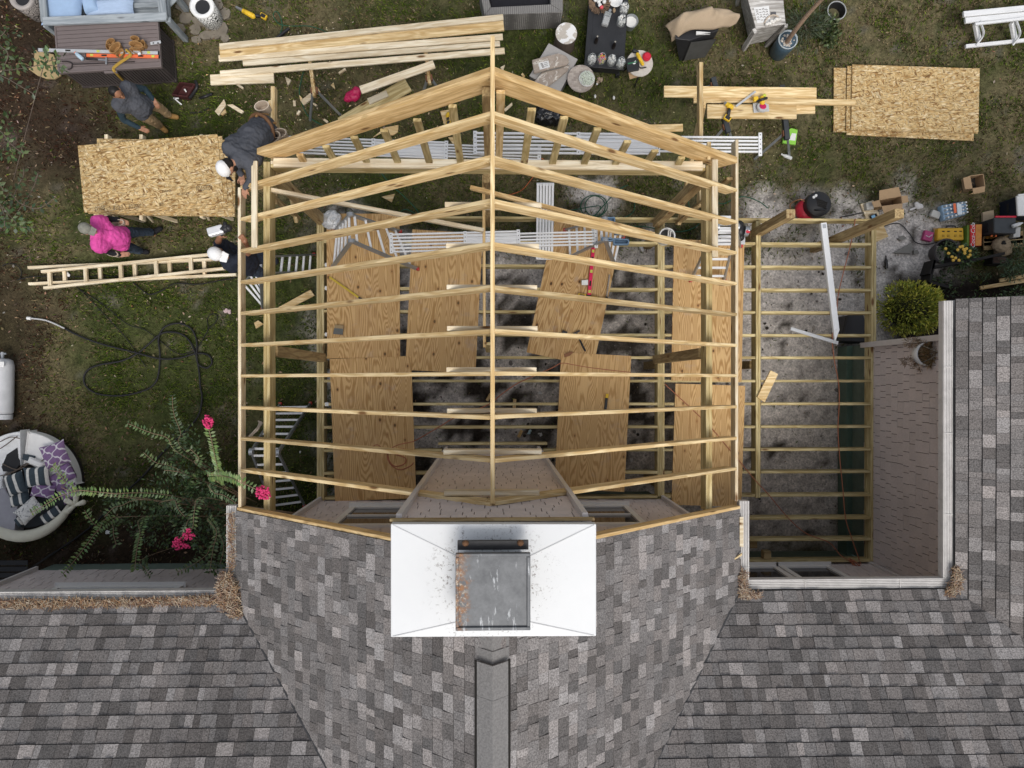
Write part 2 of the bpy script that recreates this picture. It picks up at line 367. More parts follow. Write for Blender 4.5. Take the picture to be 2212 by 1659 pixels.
# grass: single blades wherever the soil is not bare
r = np.random.RandomState(3)
NB = 430000
bx = r.uniform(-11.9, 11.9, NB); by = r.uniform(-5.5, 8.9, NB)
V = []; Fc = []; Cc = []
for i in range(NB):
    x = bx[i]; y = by[i]
    ii = int((x + 12) / .12) + 6; jj = int((y + 9) / .12) + 6
    sand, bed, ml = MK[ii, jj]
    if y < -3.4 or (y < -2 and x > -3) : continue
    clump = mnoise.noise(Vector((x * 1.5, y * 1.5, 5))) + .6 * mnoise.noise(Vector((x * 5., y * 5., 9.)))
    p = (1 - sand * .97) * (1 - bed * .8) * (1 - ml * .5) * (.42 + .75 * clump)
    q = rnd.random()
    if q > p: continue
    dr = sstep(-.3, .35, mnoise.noise(Vector((x * .42, y * .42, 40.))) + .35 * mnoise.noise(Vector((x * 2.3, y * 2.3, 4.))) + .24 * sstep(-3, 7, x) + .1 - .5 * max(clump, 0))
    a = rnd.random() * 6.283; h = rnd.uniform(.02, .055); w = rnd.uniform(.004, .008); ln = rnd.uniform(.03, .08)
    dx, dy = math.cos(a), math.sin(a); b = len(V)
    V += [(x - dy * w, y + dx * w, -.02), (x + dy * w, y - dx * w, -.02), (x + dx * ln * .6 + dy * w * .7, y + dy * ln * .6 - dx * w * .7, h), (x + dx * ln, y + dy * ln, h * .75)]
    Fc.append((b, b + 1, b + 2, b + 3))
    k = rnd.uniform(.7, 1.35)
    gr = (.080 * k, .125 * k, .019 * k) if rnd.random() < .66 else (.17 * k, .21 * k, .036 * k)
    br = (.25 * k, .195 * k, .11 * k) if rnd.random() < .65 else (.10 * k, .072 * k, .04 * k)
    c = br if rnd.random() < .06 + .46 * dr + ml * .5 else gr
    if ml > .35 and rnd.random() < .75: c = (.075 * k, .036 * k, .022 * k) if rnd.random() < .8 else (.15 * k, .11 * k, .085 * k)
    Cc.append(c)
me = bpy.data.meshes.new('grass'); me.from_pydata(V, [], Fc)
ca = me.color_attributes.new('Col', 'FLOAT_COLOR', 'CORNER'); ca.data.foreach_set('color', np.repeat(np.array([(*c, 1) for c in Cc], dtype=np.float32), 4, axis=0).ravel())
tag(link('grass', me, GRASSM), kind='stuff')
# flagstones near the garden stool
pv = MB()
for (x, y, sx, sy) in ((1580, 60, 60, 50), (1610, 160, 65, 60), (1690, 260, 60, 50), (1780, 310, 60, 45), (1860, 300, 60, 50), (1560, 250, 50, 50), (1930, 250, 45, 60), (1890, 40, 50, 50), (1950, 120, 50, 55), (1620, 20, 40, 40), (1700, 345, 50, 35), (1950, 330, 45, 40), (1870, 110, 40, 50), (1720, 180, 60, 60), (1800, 200, 60, 70), (1900, 190, 40, 50)):
    q = []
    for k in range(7):
        a = k * .8976 + rnd.uniform(-.25, .25); q.append(g(0, 0, x + sx * math.cos(a) * rnd.uniform(.85, 1.05), y + sy * math.sin(a) * rnd.uniform(.85, 1.05), 0))
    pv.quadbox(q, -.05, .026 + rnd.uniform(0, .008))
tag(pv.build('stone_paving', P('flagstone', (.20, .175, .14), .9, .35, 7., dirt=.4)), kind='structure')

# ============================================================= HOUSE
def clip(poly, sub):                      # Sutherland-Hodgman, sub counter-clockwise convex
    for i in range(len(sub)):
        a = sub[i]; b = sub[(i + 1) % len(sub)]; out = []
        ins = lambda p: (b[0] - a[0]) * (p[1] - a[1]) - (b[1] - a[1]) * (p[0] - a[0]) >= -1e-9
        for k in range(len(poly)):
            p = poly[k]; q = poly[(k + 1) % len(poly)]; ip, iq = ins(p), ins(q)
            if ip != iq:
                d1 = (b[0] - a[0]) * (p[1] - a[1]) - (b[1] - a[1]) * (p[0] - a[0]); d2 = (b[0] - a[0]) * (q[1] - a[1]) - (b[1] - a[1]) * (q[0] - a[0])
                t = d1 / (d1 - d2); X = (p[0] + (q[0] - p[0]) * t, p[1] + (q[1] - p[1]) * t)
            if ip: out.append(p)
            if ip != iq: out.append(X)
        poly = out
        if len(poly) < 3: return []
    return poly
def shingle_colour(kind):
    if kind == 'roof':
        q = rnd.random()
        base = .182 if q < .42 else (.116 if q < .68 else (.268 if q < .86 else .15))
        base *= rnd.uniform(.88, 1.12); w = rnd.uniform(-.01, .035)
        return (base * (1.045 + w), base * (.98), base * (.955 - w * .6))
    k = rnd.uniform(.96, 1.04); return (.56 * k, .49 * k, .47 * k)
def shingled(name, parent, mt, poly, O, A, T, expo, wr, lift, gap, kind, s_off=0., backing=None, thick=.004):
    """courses of single tabs on the plane O + s*A + t*T (t goes up the slope), cut to poly"""
    N = A.cross(T).normalized(); N = -N if N.z < -.1 else N; V = []; F = []; C = []
    ar = sum(poly[i][0] * poly[(i + 1) % len(poly)][1] - poly[(i + 1) % len(poly)][0] * poly[i][1] for i in range(len(poly)))
    if ar < 0: poly = poly[::-1]
    s0 = min(p[0] for p in poly); s1 = max(p[0] for p in poly); t0 = min(p[1] for p in poly); t1 = max(p[1] for p in poly)
    def put(pl, hf, col, base=-.004):
        b = len(V); n = len(pl)
        for s, t in pl: V.append(O + A * s + T * t + N * hf(t))
        for s, t in pl: V.append(O + A * s + T * t + N * base)
        F.append(tuple(b + i for i in range(n))); C.append((n, col))
        for i in range(n): F.append((b + i, b + n + i, b + n + (i + 1) % n, b + (i + 1) % n)); C.append((4, col))
    if backing: put(poly, lambda t: 0., backing, -.03)
    t = t0; row = 0; cg = .011 if kind == 'roof' else .004  # roof courses leave dark backing bare as a painted shadow line
    while t < t1:
        s = s0 - rnd.uniform(0, wr[1])
        while s < s1:
            w = rnd.uniform(*wr); l = rnd.choice(lift); tb = t + (rnd.choice((0, 0, .012)) if kind == 'side' else 0)
            pl = clip([(s, tb + cg), (s + w - gap, tb + cg), (s + w - gap, t + expo), (s, t + expo)], poly); cg = .011 if kind == 'roof' else .004
            if pl: put(pl, lambda tt, l=l, t=t: thick + l * max(0, 1 - (tt - t) / expo), shingle_colour(kind))
            s += w
        t += expo; row += 1
    me = bpy.data.meshes.new(name); me.from_pydata([tuple(p) for p in V], [], F)
    ca = me.color_attributes.new('Col', 'FLOAT_COLOR', 'CORNER'); ca.data.foreach_set('color', [q for n, c in C for _ in range(n) for q in (*c, 1)])
    return link(name, me, mt, parent)
ZE, ZR = 3.9, 6.655
XL = at(510, 1100, ZE).x; XR = at(1598, 1100, ZE).x; XM = at(1064, 1200, ZR).x
YG = at(700, 1102, ZE).y; YWL = at(300, 1300, ZE).y; YWR = at(1800, 1274, ZE).y; XE = at(2062, 900, ZE).x; YE = at(2060, 646, ZE).y
ML, MR_, MWL, MWR, ME = (ZR - ZE) / (XM - XL), (ZR - ZE) / (XR - XM), .75, .69, .56
house = thing('house', (0, -5, 0), 'single storey house with taupe shingle siding, grey shingle roofs and a white capped chimney', 'house')
YB = -8.6                                  # out of the picture
def plane(name, pts_xy, zf, A2, up2, o2, expo, **kw):
    """roof plane; pts in xy, zf gives height, A2 horizontal along the eave, up2 horizontal up the slope"""
    m = (zf(o2[0] + up2[0], o2[1] + up2[1]) - zf(*o2)); L = math.hypot(1, m)
    A = Vector((*A2, 0)); T = Vector((up2[0], up2[1], m)) / L; O = Vector((o2[0], o2[1], zf(*o2)))
    poly = [((x - o2[0]) * A2[0] + (y - o2[1]) * A2[1], ((x - o2[0]) * up2[0] + (y - o2[1]) * up2[1]) * L) for x, y in pts_xy]
    return shingled(name, house, SHING, poly, O, A, T, expo, (.07, .21), (.006, .006, .014, .020), .0035, 'roof', backing=(.04, .039, .039), **kw)  # near-black backing stands in for the shadow below each course
zgl = lambda x, y: ZE + ML * (x - XL); zgr = lambda x, y: ZE + MR_ * (XR - x)
zwl = lambda x, y: ZE + MWL * (YWL - y); zwr = lambda x, y: ZE + MWR * (YWR - y); ze = lambda x, y: ZE + ME * (x - XE)
# valleys in plan: the line where two planes are equally high
vl = lambda y: XL + MWL / ML * (YWL - y); vr = lambda y: XR - MWR / MR_ * (YWR - y); vx = lambda y: XE + MWR / ME * (YWR - y)
yml = YWL - (XM - XL) * ML / MWL; ymr = YWR - (XR - XM) * MR_ / MWR
plane('roof', [(XL, YG), (XM, YG), (XM, yml), (XL, YWL)], zgl, (0, -1), (1, 0), (XL, YG), .1435)
plane('roof', [(XR, YG), (XM, YG), (XM, ymr), (XR, YWR)], zgr, (0, 1), (-1, 0), (XR, YG), .1435)
plane('roof', [(-12, YWL), (XL, YWL), (vl(yml), yml), (-12, yml)], zwl, (1, 0), (0, -1), (XL, YWL), .154)
plane('roof', [(XR, YWR), (XE, YWR), (vx(ymr), ymr), (vr(ymr), ymr)], zwr, (1, 0), (0, -1), (XR, YWR), .154)
plane('roof', [(XE, YE), (12, YE), (12, ymr), (vx(ymr), ymr), (XE, YWR)] if vx(ymr) < 12 else [(XE, YE), (12, YE), (12, YWR - (12 - XE) * ME / MWR), (XE, YWR)], ze, (0, -1), (1, 0), (XE, YE), .155)
# back slopes and the roof's body so the house is closed
bk = MB(); yb = -11
for x0, x1, z in ((-12, 12, ZR),):
    bk.add([(x0, yml - .02, ZR - .06), (x1, yml - .02, ZR - .06), (x1, yb, 4), (x0, yb, 4)], [(3, 2, 1, 0)])
bk.build('roof', P('grey_roofing', (.14, .135, .13), .95), house)
# ridge vent along the gable's ridge (box with a shingle cap)
rv = MB(); y0 = at(1064, 1440, ZR + .08).y
for i in range(4):
    ya = y0 - (0, .33, 1.6, 2.9)[i]; yb_ = y0 - (.327, 1.597, 2.897, 4.2)[i]
    for sg, m in ((-1, ML), (1, MR_)):
        a = Vector((XM, ya, ZR + .075)); b = Vector((XM + sg * .15, ya, ZR + .075 - .15 * m)); d = Vector((0, yb_ - ya, .0))
        up = Vector((0, 0, -.022)); rv.add([a, b, b + d, a + d, a + up, b + up, b + d + up, a + d + up], [(0, 1, 2, 3), (4, 7, 6, 5), (0, 4, 5, 1), (1, 5, 6, 2), (2, 6, 7, 3), (3, 7, 4, 0)])
rvp = rv.build('ridge_vent', P('shingle_cap', (.20, .193, .188), .95, .55, 48., bump=.5), house)
sl = MB()
for sg, m in ((-1, ML), (1, MR_)): sl.bar((XM + sg * .162, y0 - .01, ZR - .162 * m + .02), (XM + sg * .162, y0 - 4, ZR - .162 * m + .02), .024, .03)
sl.build('vent_slot', DARK, house)
rc = MB(); y = at(1064, 1372, ZR).y
while y > y0 - .02:
    for sg, m in ((-1, ML), (1, MR_)):
        a = Vector((XM, y, ZR + .03)); b = Vector((XM + sg * .16, y, ZR + .022 - .16 * m)); d = Vector((0, -.15, .0)); e = Vector((0, 0, -.012))
        rc.add([a, b, b + d + e, a + d + e, a + 2 * e, b + 2 * e, b + d + 3 * e, a + d + 3 * e], [(0, 1, 2, 3), (0, 4, 5, 1), (1, 5, 6, 2), (2, 6, 7, 3), (3, 7, 4, 0)])
    y -= .15
rc.build('ridge_cap', MATS['shingle_cap'], house)
vm = MB()                                    # dark open valleys
for f, zf, ya, yb_ in ((vl, zwl, YWL, yml), (vr, zwr, YWR, ymr)):
    vm.bar((f(ya), ya, zf(0, ya) + .012), (f(yb_), yb_, zf(0, yb_) + .012), .022, .012)
vm.build('valley_flashing', P('dark_metal_flashing', (.05, .05, .052), .6), house)
# gutters: troughs with a ribbed guard on top
def gutter(p0, p1, side, w=.135):
    p0 = Vector(p0); p1 = Vector(p1); d = (p1 - p0).normalized(); m = MB(); L = (p1 - p0).length; c = Vector(side) * (w / 2)
    m.bar(p0 + c - Z3 * .09, p1 + c - Z3 * .09, w, .09)
    for k in range(6): o = Vector(side) * (w * (k + .5) / 6); m.bar(p0 + o - Z3 * .035, p1 + o - Z3 * .035, w / 6 - .005, .018 + .006 * (k == 5))
    s = .9
    while s < L: m.box(p0 + d * s + c - Z3 * .03, (.012, w, .026), frame(p0, p1)); s += rnd.uniform(.9, 1.7)
    m.build('gutter', GUT, house, bevel=.003)
gutter((XL - .005, at(495, 1093, ZE).y, ZE), (XL - .005, YWL, ZE), (-1, 0, 0)); gutter((XR + .005, at(1610, 1083, ZE).y, ZE), (XR + .005, YWR + .14, ZE), (1, 0, 0))
gutter((-12, YWL + .005, ZE), (XL - .15, YWL + .005, ZE), (0, 1, 0)); gutter((XR + .01, YWR + .005, ZE), (XE, YWR + .005, ZE), (0, 1, 0)); gutter((XE - .005, YE - .02, ZE), (XE - .005, YWR + .14, ZE), (-1, 0, 0))
# soffits under the eaves
YF = at(1065, 1082, 1.1).y; YL = at(300, 1232, .5).y; YR = at(1750, 1221, 1.1).y; XW = at(1888, 900, 1.1).x
for q_, d_ in (([(XL, YG), (-2.95, YG), (-2.95, YWL), (XL, YWL)], .16), ([(2.95, YG), (XR, YG), (XR, YWR), (2.95, YWR)], .16), ([(-12, YL - .1), (XL, YL - .1), (XL, YWL), (-12, YWL)], .17), ([(2.95, YR - .1), (XE, YR - .1), (XE, YWR), (2.95, YWR)], .17), ([(XE, YE), (XW + .1, YE), (XW + .1, YR), (XE, YR)], .18)): MB().quadbox(q_, ZE - d_, ZE - d_ + .03).build('soffit', P('soffit_paint', (.4, .38, .36)), house)
BKS = (.10, .085, .082); TRIM = P('taupe_trim', (.56, .52, .50), .6, .08, 12.)
def wall(poly, O, A, wr=(.11, .24), expo=.172): return shingled('wall', house, SIDE, poly, O, A, Z3.copy(), expo, wr, (.007, .013), .009, 'side', backing=BKS, thick=.009)
WB = .42
def wall_n(x0, x1, y, z0, z1, top=None):       # wall facing +Y: its s axis runs towards -X
    pts = [(0, 0), (x1 - x0, 0), (x1 - x0, z1 - z0), (0, z1 - z0)]
    if top: pts = [(0, 0), (x1 - x0, 0), (x1 - x0, z1 - z0), (x1 - top[0], top[1] - z0), (0, z1 - z0)]
    return wall(pts, Vector((x1, y, z0)), Vector((-1, 0, 0)))
wall_n(-3, 2.98, YF, .6, ZE - .02, (0, ZR - .3)); wall_n(-8.2, -3, YL, .5, ZE - .15); wall_n(2.98, XW, YR, .8, ZE - .16)
shingled('wall', house, SIDE, [(0, 0), (.69 - YR, 0), (.69 - YR, ZE - .95), (0, ZE - .95)], Vector((XW, YR, .8)), Vector((0, 1, 0)) * 1, Z3.copy(), .172, (.10, .26), (.007, .013), .009, 'side', backing=BKS, thick=.009) if False else \
shingled('wall', house, SIDE, [(0, 0), (.69 - YR, 0), (.69 - YR, ZE - .95), (0, ZE - .95)], Vector((XW, .69, .8)), Vector((0, -1, 0)), Z3.copy(), .172, (.10, .26), (.007, .013), .009, 'side', backing=BKS, thick=.009)
sw = MB()                                    # the walls the camera does not face, and the foundation
sw.quadbox([(-3, YF - .01), (-3.0 + .02, YF - .01), (-2.98, YL), (-3, YL)], .5, ZE); sw.quadbox([(2.96, YF - .01), (2.98, YF - .01), (2.98, YR), (2.96, YR)], .5, ZE)
sw.quadbox([(XW + .03, .66), (11.9, .66), (11.9, .64), (XW + .03, .64)], .3, ZE - .1); sw.quadbox([(-8.2, YL - .03), (-8.18, YL - .03), (-8.18, -10.8), (-8.2, -10.8)], .3, ZE)
sw.build('wall', P('taupe_paint', (.46, .40, .38), .7), house)
fd = MB(); fd.quadbox([(XW - .0, .66), (XW + .05, .66), (XW + .05, YR), (XW, YR)], -.1, .8); fd.quadbox([(-8.15, YL - .01), (-3, YL - .01), (-3, YL - .06), (-8.15, YL - .06)], -.1, .5)
fd.quadbox([(-2.97, YF - .02), (2.95, YF - .02), (2.95, YF - .06), (-2.97, YF - .06)], -.1, .6); fd.quadbox([(2.98, YR - .02), (XW, YR - .02), (XW, YR - .06), (2.98, YR - .06)], -.1, .8)
fd.build('foundation', P('painted_block', (.13, .17, .14), .8, .3), house)
def cbar(p0, p1, w, d): MB().bar(p0, p1, w, d, Vector((0, 1, 0))).build('corner_trim', TRIM, house, bevel=.003)
cbar((-2.97, YF + .02, .6), (-2.97, YF + .02, ZE - .05), .05, .13); cbar((2.95, YF + .02, .6), (2.95, YF + .02, ZE - .05), .05, .13)
cbar((-8.14, YL + .02, .5), (-8.14, YL + .02, ZE - .17), .05, .13); cbar((XW - .03, .65, .8), (XW - .03, .65, ZE - .17), .13, .09)
cbar((XW - .06, YR + .03, .8), (XW - .06, YR + .03, ZE - .17), .05, .05)
GLASS = NT('window_glass'); GLASS = GLASS.out((.015, .016, .018), .08, 0, None, spec=.6)
WFR = P('window_frame_white', (.66, .64, .62), .5, .06)
def window(x0, x1, y, z0, z1):
    m = MB(); t = .09
    for a, b in (((x0 - t, z0 - t / 2), (x1 + t, z0 - t / 2)), ((x0 - t, z1 + t / 2), (x1 + t, z1 + t / 2)), ((x0 - t / 2, z0 + .001), (x0 - t / 2, z1 - .001)), ((x1 + t / 2, z0 + .001), (x1 + t / 2, z1 - .001)), ((x0, (z0 + z1) / 2), (x1, (z0 + z1) / 2))):
        m.bar((a[0], y + .03, a[1]), (b[0], y + .03, b[1]), .06, t if a[0] != x0 else .035, Vector((0, 0, 1)) if a[1] == b[1] else Vector((1, 0, 0)))
    f = m.build('window', WFR, house, bevel=.004)
    MB().box(((x0 + x1) / 2, y + .02, (z0 + z1) / 2), (x1 - x0, .02, z1 - z0)).build('pane', GLASS, f)
    MB().box(((x0 + x1) / 2, y + .05, z0 - t - .015), (x1 - x0 + .26, .12, .03)).build('sill', WFR, f, bevel=.004)
window(-2.2, -1.0, YF, 1.95, 3.3); window(.98, 2.1, YF, 1.95, 3.3); window(-7.0, -5.15, YL, 1.75, 3.1); window(4.1, 4.78, YR, 1.4, 3.2); window(5.0, 5.7, YR, 1.4, 3.2)
# chimney chase with corner boards, broad white metal cap and a rusty flue hood
CX0, CX1, CYF, CYB, CZ = -.85, .84, -1.2, -2.12, 7.36
shingled('chimney', house, SIDE, [(0, 0), (CX1 - CX0, 0), (CX1 - CX0, CZ - .9), (0, CZ - .9)], Vector((CX1, CYF, .9)), Vector((-1, 0, 0)), Z3.copy(), .172, (.10, .24), (.006, .010), .008, 'side', backing=BKS, thick=.009)
cc = MB(); cc.quadbox([(CX0, CYF - .04), (CX1, CYF - .04), (CX1, CYB), (CX0, CYB)], .2, CZ - .03); cc.build('chimney_body', MATS['taupe_paint'], house)
for x in (CX0 + .05, CX1 - .05): cbar((x, CYF + .015, .9), (x, CYF + .015, CZ - .03), .05, .12)
MB().bar((CX0 - .02, CYF + .03, CZ + .01), (CX1 + .02, CYF + .03, CZ + .01), .022, .06).build('chimney_trim', TREATD, house)
zt = 7.50; q = [at(844, 1132, zt), at(1288, 1132, zt), at(1288, 1374, zt), at(844, 1376, zt)]
lid0 = [at(986, 1195, zt + .05), at(1145, 1195, zt + .05), at(1145, 1360, zt + .05), at(986, 1360, zt + .05)]
capm = MB(); cz = zt - .05
ctr = sum(lid0, Vector()) / 4
inner = [Vector((ctr.x + (p.x - ctr.x) * .8, ctr.y + (p.y - ctr.y) * .8, zt + .016)) for p in lid0]
outer = [Vector((p.x, p.y, zt)) for p in q]; low = [Vector((p.x, p.y, zt - .09)) for p in q]
capm.add(outer + inner + low, [(0, 4, 5, 1), (1, 5, 6, 2), (2, 6, 7, 3), (3, 7, 4, 0), (0, 1, 9, 8), (1, 2, 10, 9), (2, 3, 11, 10), (3, 0, 8, 11), (7, 6, 5, 4), (8, 9, 10, 11)])
def cap_mat():
    n = NT('white_metal_cap'); v = n.coord(); f = n.noise(v, 3., 6, .7)
    sp = n.ramp(n.noise(v, 30., 6, .8), [(.56, 0.), (.615, 1.)]); vl_ = n.new('VectorMath', operation='LENGTH'); n.put(vl_.inputs[0], n.coord((1, 1, 0), loc=(-c1.x, -c1.y, 0))); mk = n.ramp(n.math('ADD', vl_.outputs['Value'], n.math('MULTIPLY', n.noise(v, 3.1, 3, .6), .5)), [(.62, 1.), (.84, 0.)])
    c = n.mix(f, (.60, .61, .615), (.68, .685, .685)); c = n.mix(n.math('MULTIPLY', n.math('MULTIPLY', sp, mk), .9), c, (.10, .075, .06))
    return n.out(c, .45, 0, f, .05, .4)
def rust_mat():
    n = NT('rusty_sheet_metal'); v = n.coord(); f = n.noise(v, 5., 6, .75); h = n.noise(v, 26., 5, .7)
    c = n.mix(n.ramp(f, [(.35, 0.), (.7, 1.)]), (.075, .079, .085), (.145, .15, .157))
    sp = n.new('SeparateXYZ'); n.put(sp.inputs[0], n.coord(kind='Generated')); 
    ed = n.ramp(n.math('ADD', n.math('MULTIPLY', sp.outputs[0], 1.), n.math('MULTIPLY', n.math('SUBTRACT', f, .5), .9)), [(.04, 1.), (.22, 0.)])
    c = n.mix(n.math('MULTIPLY', ed, n.ramp(h, [(.4, 0.), (.6, .95)])), c, (.22, .095, .03))
    c = n.mix(n.math('MULTIPLY', ed, n.ramp(n.noise(v, 40., 4, .7), [(.55, 0.), (.6, .8)])), c, (.42, .36, .28))
    st = n.ramp(n.noise(n.coord((5, 1, 1)), 4., 5, .7), [(.60, 0.), (.70, .7)]); c = n.mix(st, c, (.52, .54, .56))
    return n.out(c, .5, .25, f, .15, .4)
c1 = at(1065, 1278, zt + .3); CAPM = cap_mat(); cp = capm.build('chimney_cap', CAPM, house, bevel=.006)
for i in range(4):
    MB().bar(outer[i] + (inner[i] - outer[i]) * .03 + Z3 * .002, inner[i] + Z3 * .002, .008, .006).build('cap_seam', P('seam_metal', (.56, .56, .56), .5), cp)
fl = MB(); c1 = at(1065, 1278, zt + .3); hw, hd = .295, .305
fl.quadbox([(c1.x - .24, c1.y - .24), (c1.x + .24, c1.y - .24), (c1.x + .24, c1.y + .24), (c1.x - .24, c1.y + .24)], zt, zt + .26)
fl.build('flue_box', P('sooty_metal', (.045, .047, .05), .6, .4, 20., .3), cp)
RUST = rust_mat()
ld = MB(); zl = zt + .27
ld.box((c1.x, c1.y, zl + .012), (2 * hw, 2 * hd, .024))
for sx, sy, lx, ly in ((0, hd - .014, 2 * hw, .028), (0, -hd + .014, 2 * hw, .028), (hw - .014, 0, .028, 2 * hd - .058), (-hw + .014, 0, .028, 2 * hd - .058)): ld.box((c1.x + sx, c1.y + sy, zl + .033), (lx, ly, .020))
ld.build('flue_lid', RUST, cp, bevel=.006)
bl = MB(); bl.box((c1.x, c1.y + hd + .035, zl - .10), (2 * hw - .02, .07, .05)); bl.build('lid_hinge', P('blackened_steel', (.04, .04, .042), .5, .4, 20., .5), cp)
for sx in (-.22, .22): MB().ball((c1.x + sx, c1.y + hd + .06, zl - .05), .028, 8, 6).build('rusty_bolt', P('rust', (.14, .07, .035), .8, .5, 30.), cp)
dk = MB()                                    # dark louvred screen at the end of the wing wall
for i in range(9): dk.bar((-11.5, YL + .15 - .11 * i, .5), (-8.3, YL + .15 - .11 * i, .5), .085, .02)
dk.build('louvre_screen', P('dark_stained_slats', (.02, .02, .022), .7), house)
# ============================================================= pine straw blown on the roofs
def straw(name, pts, n, spread, up=.06):
    V = []; F = []; C = []
    for i in range(n):
        t = rnd.random() * (len(pts) - 1); k = int(t); a = Vector(pts[k]); b = Vector(pts[k + 1]); w = spread[k] + (spread[k + 1] - spread[k]) * (t - k)
        p = a + (b - a) * (t - k) + Vector((rnd.gauss(0, w[0]), rnd.gauss(0, w[1]), abs(rnd.gauss(0, up)) * .6)) if False else a + (b - a) * (t - k) + Vector((rnd.uniform(-1, 1) * w, rnd.uniform(-1, 1) * w, rnd.random() * up))
        an = rnd.random() * 6.283; L = rnd.uniform(.05, .13); d = Vector((math.cos(an), math.sin(an), rnd.uniform(-.35, .35))) * L; sd_ = Vector((-math.sin(an), math.cos(an), 0)) * .0035
        q = len(V); V += [p - d / 2 - sd_, p - d / 2 + sd_, p + d / 2 + sd_, p + d / 2 - sd_]; F.append((q, q + 1, q + 2, q + 3))
        k = rnd.uniform(.6, 1.3); C.append(rnd.choice(((.20 * k, .105 * k, .045 * k), (.27 * k, .18 * k, .10 * k), (.12 * k, .06 * k, .035 * k), (.30 * k, .24 * k, .17 * k))))
    me = bpy.data.meshes.new(name); me.from_pydata([tuple(p) for p in V], [], F)
    ca = me.color_attributes.new('Col', 'FLOAT_COLOR', 'CORNER'); ca.data.foreach_set('color', [q for c in C for _ in range(4) for q in (*c, 1)])
    return tag(link(name, me, LEAFM), kind='stuff')
zz = lambda u, v, dz=.02: at(u, v, ZE + dz)
straw('pine_straw', [zz(-10, 1305), zz(120, 1303), zz(250, 1302), zz(400, 1297), zz(460, 1296)], 2100, [.055, .06, .05, .04, .05], .05)
straw('pine_straw', [zz(490, 1240, .02), zz(492, 1275, .04), zz(500, 1300, .04), zz(515, 1325, .08)], 1500, [.05, .13, .14, .06], .09)
straw('pine_straw', [zz(500, 1110), zz(500, 1230)], 160, [.03, .04], .03); straw('pine_straw', [zz(1604, 1235), zz(1604, 1275), zz(1608, 1290), zz(1640, 1284)], 500, [.03, .06, .06, .03], .06)
straw('pine_straw', [zz(2060, 1225), zz(2066, 1262), zz(2045, 1282)], 420, [.03, .07, .05], .06)
# ============================================================= DECK FRAME
ZD = 1.10
deck = thing('open_deck', (2, 0, 0), 'open deck framing of yellowish treated joists on posts over sandy ground', 'deck frame')
jx = lambda u: at(u, 824, ZD).x
jy = lambda v: at(1065, v, ZD).y
XD0, XD1, XD2, XD3 = jx(692), jx(1428), jx(1638), jx(1887) - .02
YF0 = jy(470)
vs_j = [523, 573.5, 623.5, 673, 723, 772, 823, 873, 923, 973, 1022, 1073, 1123, 1170]
def jst(x0, x1, y, z=ZD): board('joist', (x0, y, z - .115), (x1, y, z - .115), .046, .23, TREAT, deck)
for v in vs_j:
    y = jy(v)
    if v < 1075:
        if abs(y) < 1.1 or y > 0: jst(XD0 + .05, XD1 - .06, y)
        else:
            jst(XD0 + .05, (CX0 - .03), y) if y > YF + .1 else None; jst(CX1 + .03, XD1 - .06, y) if y > YF + .1 else None
    x0 = XD1 + .06 if v < 1080 else jx(1622) + .0
    if v < 1080: jst(x0, XD2 - .05, y)
    jst(XD2 + .05 if v < 1080 else 3.42, XD3 - .025, y)
def rim(p0, p1, w=.04, h=.235, n='rim_joist', m=TREAT): board(n, p0, p1, w, h, m, deck)
zc = ZD - .1145
for dx in (-.042, .0, .042): rim((XD0 + dx, YF0 - .03, zc), (XD0 + dx, YF + .02, zc), .04, .235)
for dx in (-.042, 0, .042): rim((XD1 + dx, YF0 - .03, zc), (XD1 + dx, YF + .02, zc))
for dx in (-.021, .021): rim((XD2 + dx, YF0 - .03, zc), (XD2 + dx, jy(1078), zc))
rim((XD0 - .08, YF0, zc), (jx(1712), YF0, zc)); rim((jx(1712) + .002, YF0, zc), (XD3 + .02, YF0, zc)); rim((XD3, YF0 - .025, zc), (XD3, YR + .06, zc)); rim((XD3 + .042, YF0 - .025, zc), (XD3 + .042, .68, zc), .04, .25)
rim((3.42, jy(1217), zc), (XD3 - .025, jy(1217), zc)); rim((-2.9, YF + .05, zc), (CX0 - .03, YF + .05, zc)); rim((CX1 + .03, YF + .05, zc), (3.1, YF + .05, zc)); rim((CX0 - .1, CYF + .12, zc), (CX1 + .1, CYF + .12, zc))
for x in (XD0, XD1, XD2): 
    for y in (YF0 - .25, .3, -1.8 if x < 4 else -2.9): MB().box((x, y, .38), (.14, .14, 1.0)).build('post', TREATD, deck, bevel=.005)
for x, y, zt_, ex in ((at(1640, 500, ZD).x, at(1640, 500, ZD).y, 2.42, .09), (at(1819, 512, ZD).x, at(1819, 512, ZD).y, 2.86, .12)):
    board('post', (x, y, -.05), (x, y, zt_), .14, .14, TREATD, deck, up=Vector((0, 1, 0)))
for x, y in ((jx(1660), -3.05), (jx(1656), jy(840))): MB().box((x, y, ZD - .1), (.12, .14, .16)).build('blocking', TREATD, deck)
for v in (573.5, 623.5, 723, 873): MB().box((XD0 + .11, jy(v), ZD - .05), (.06, .062, .11)).build('joist_hanger', WHITE, deck)
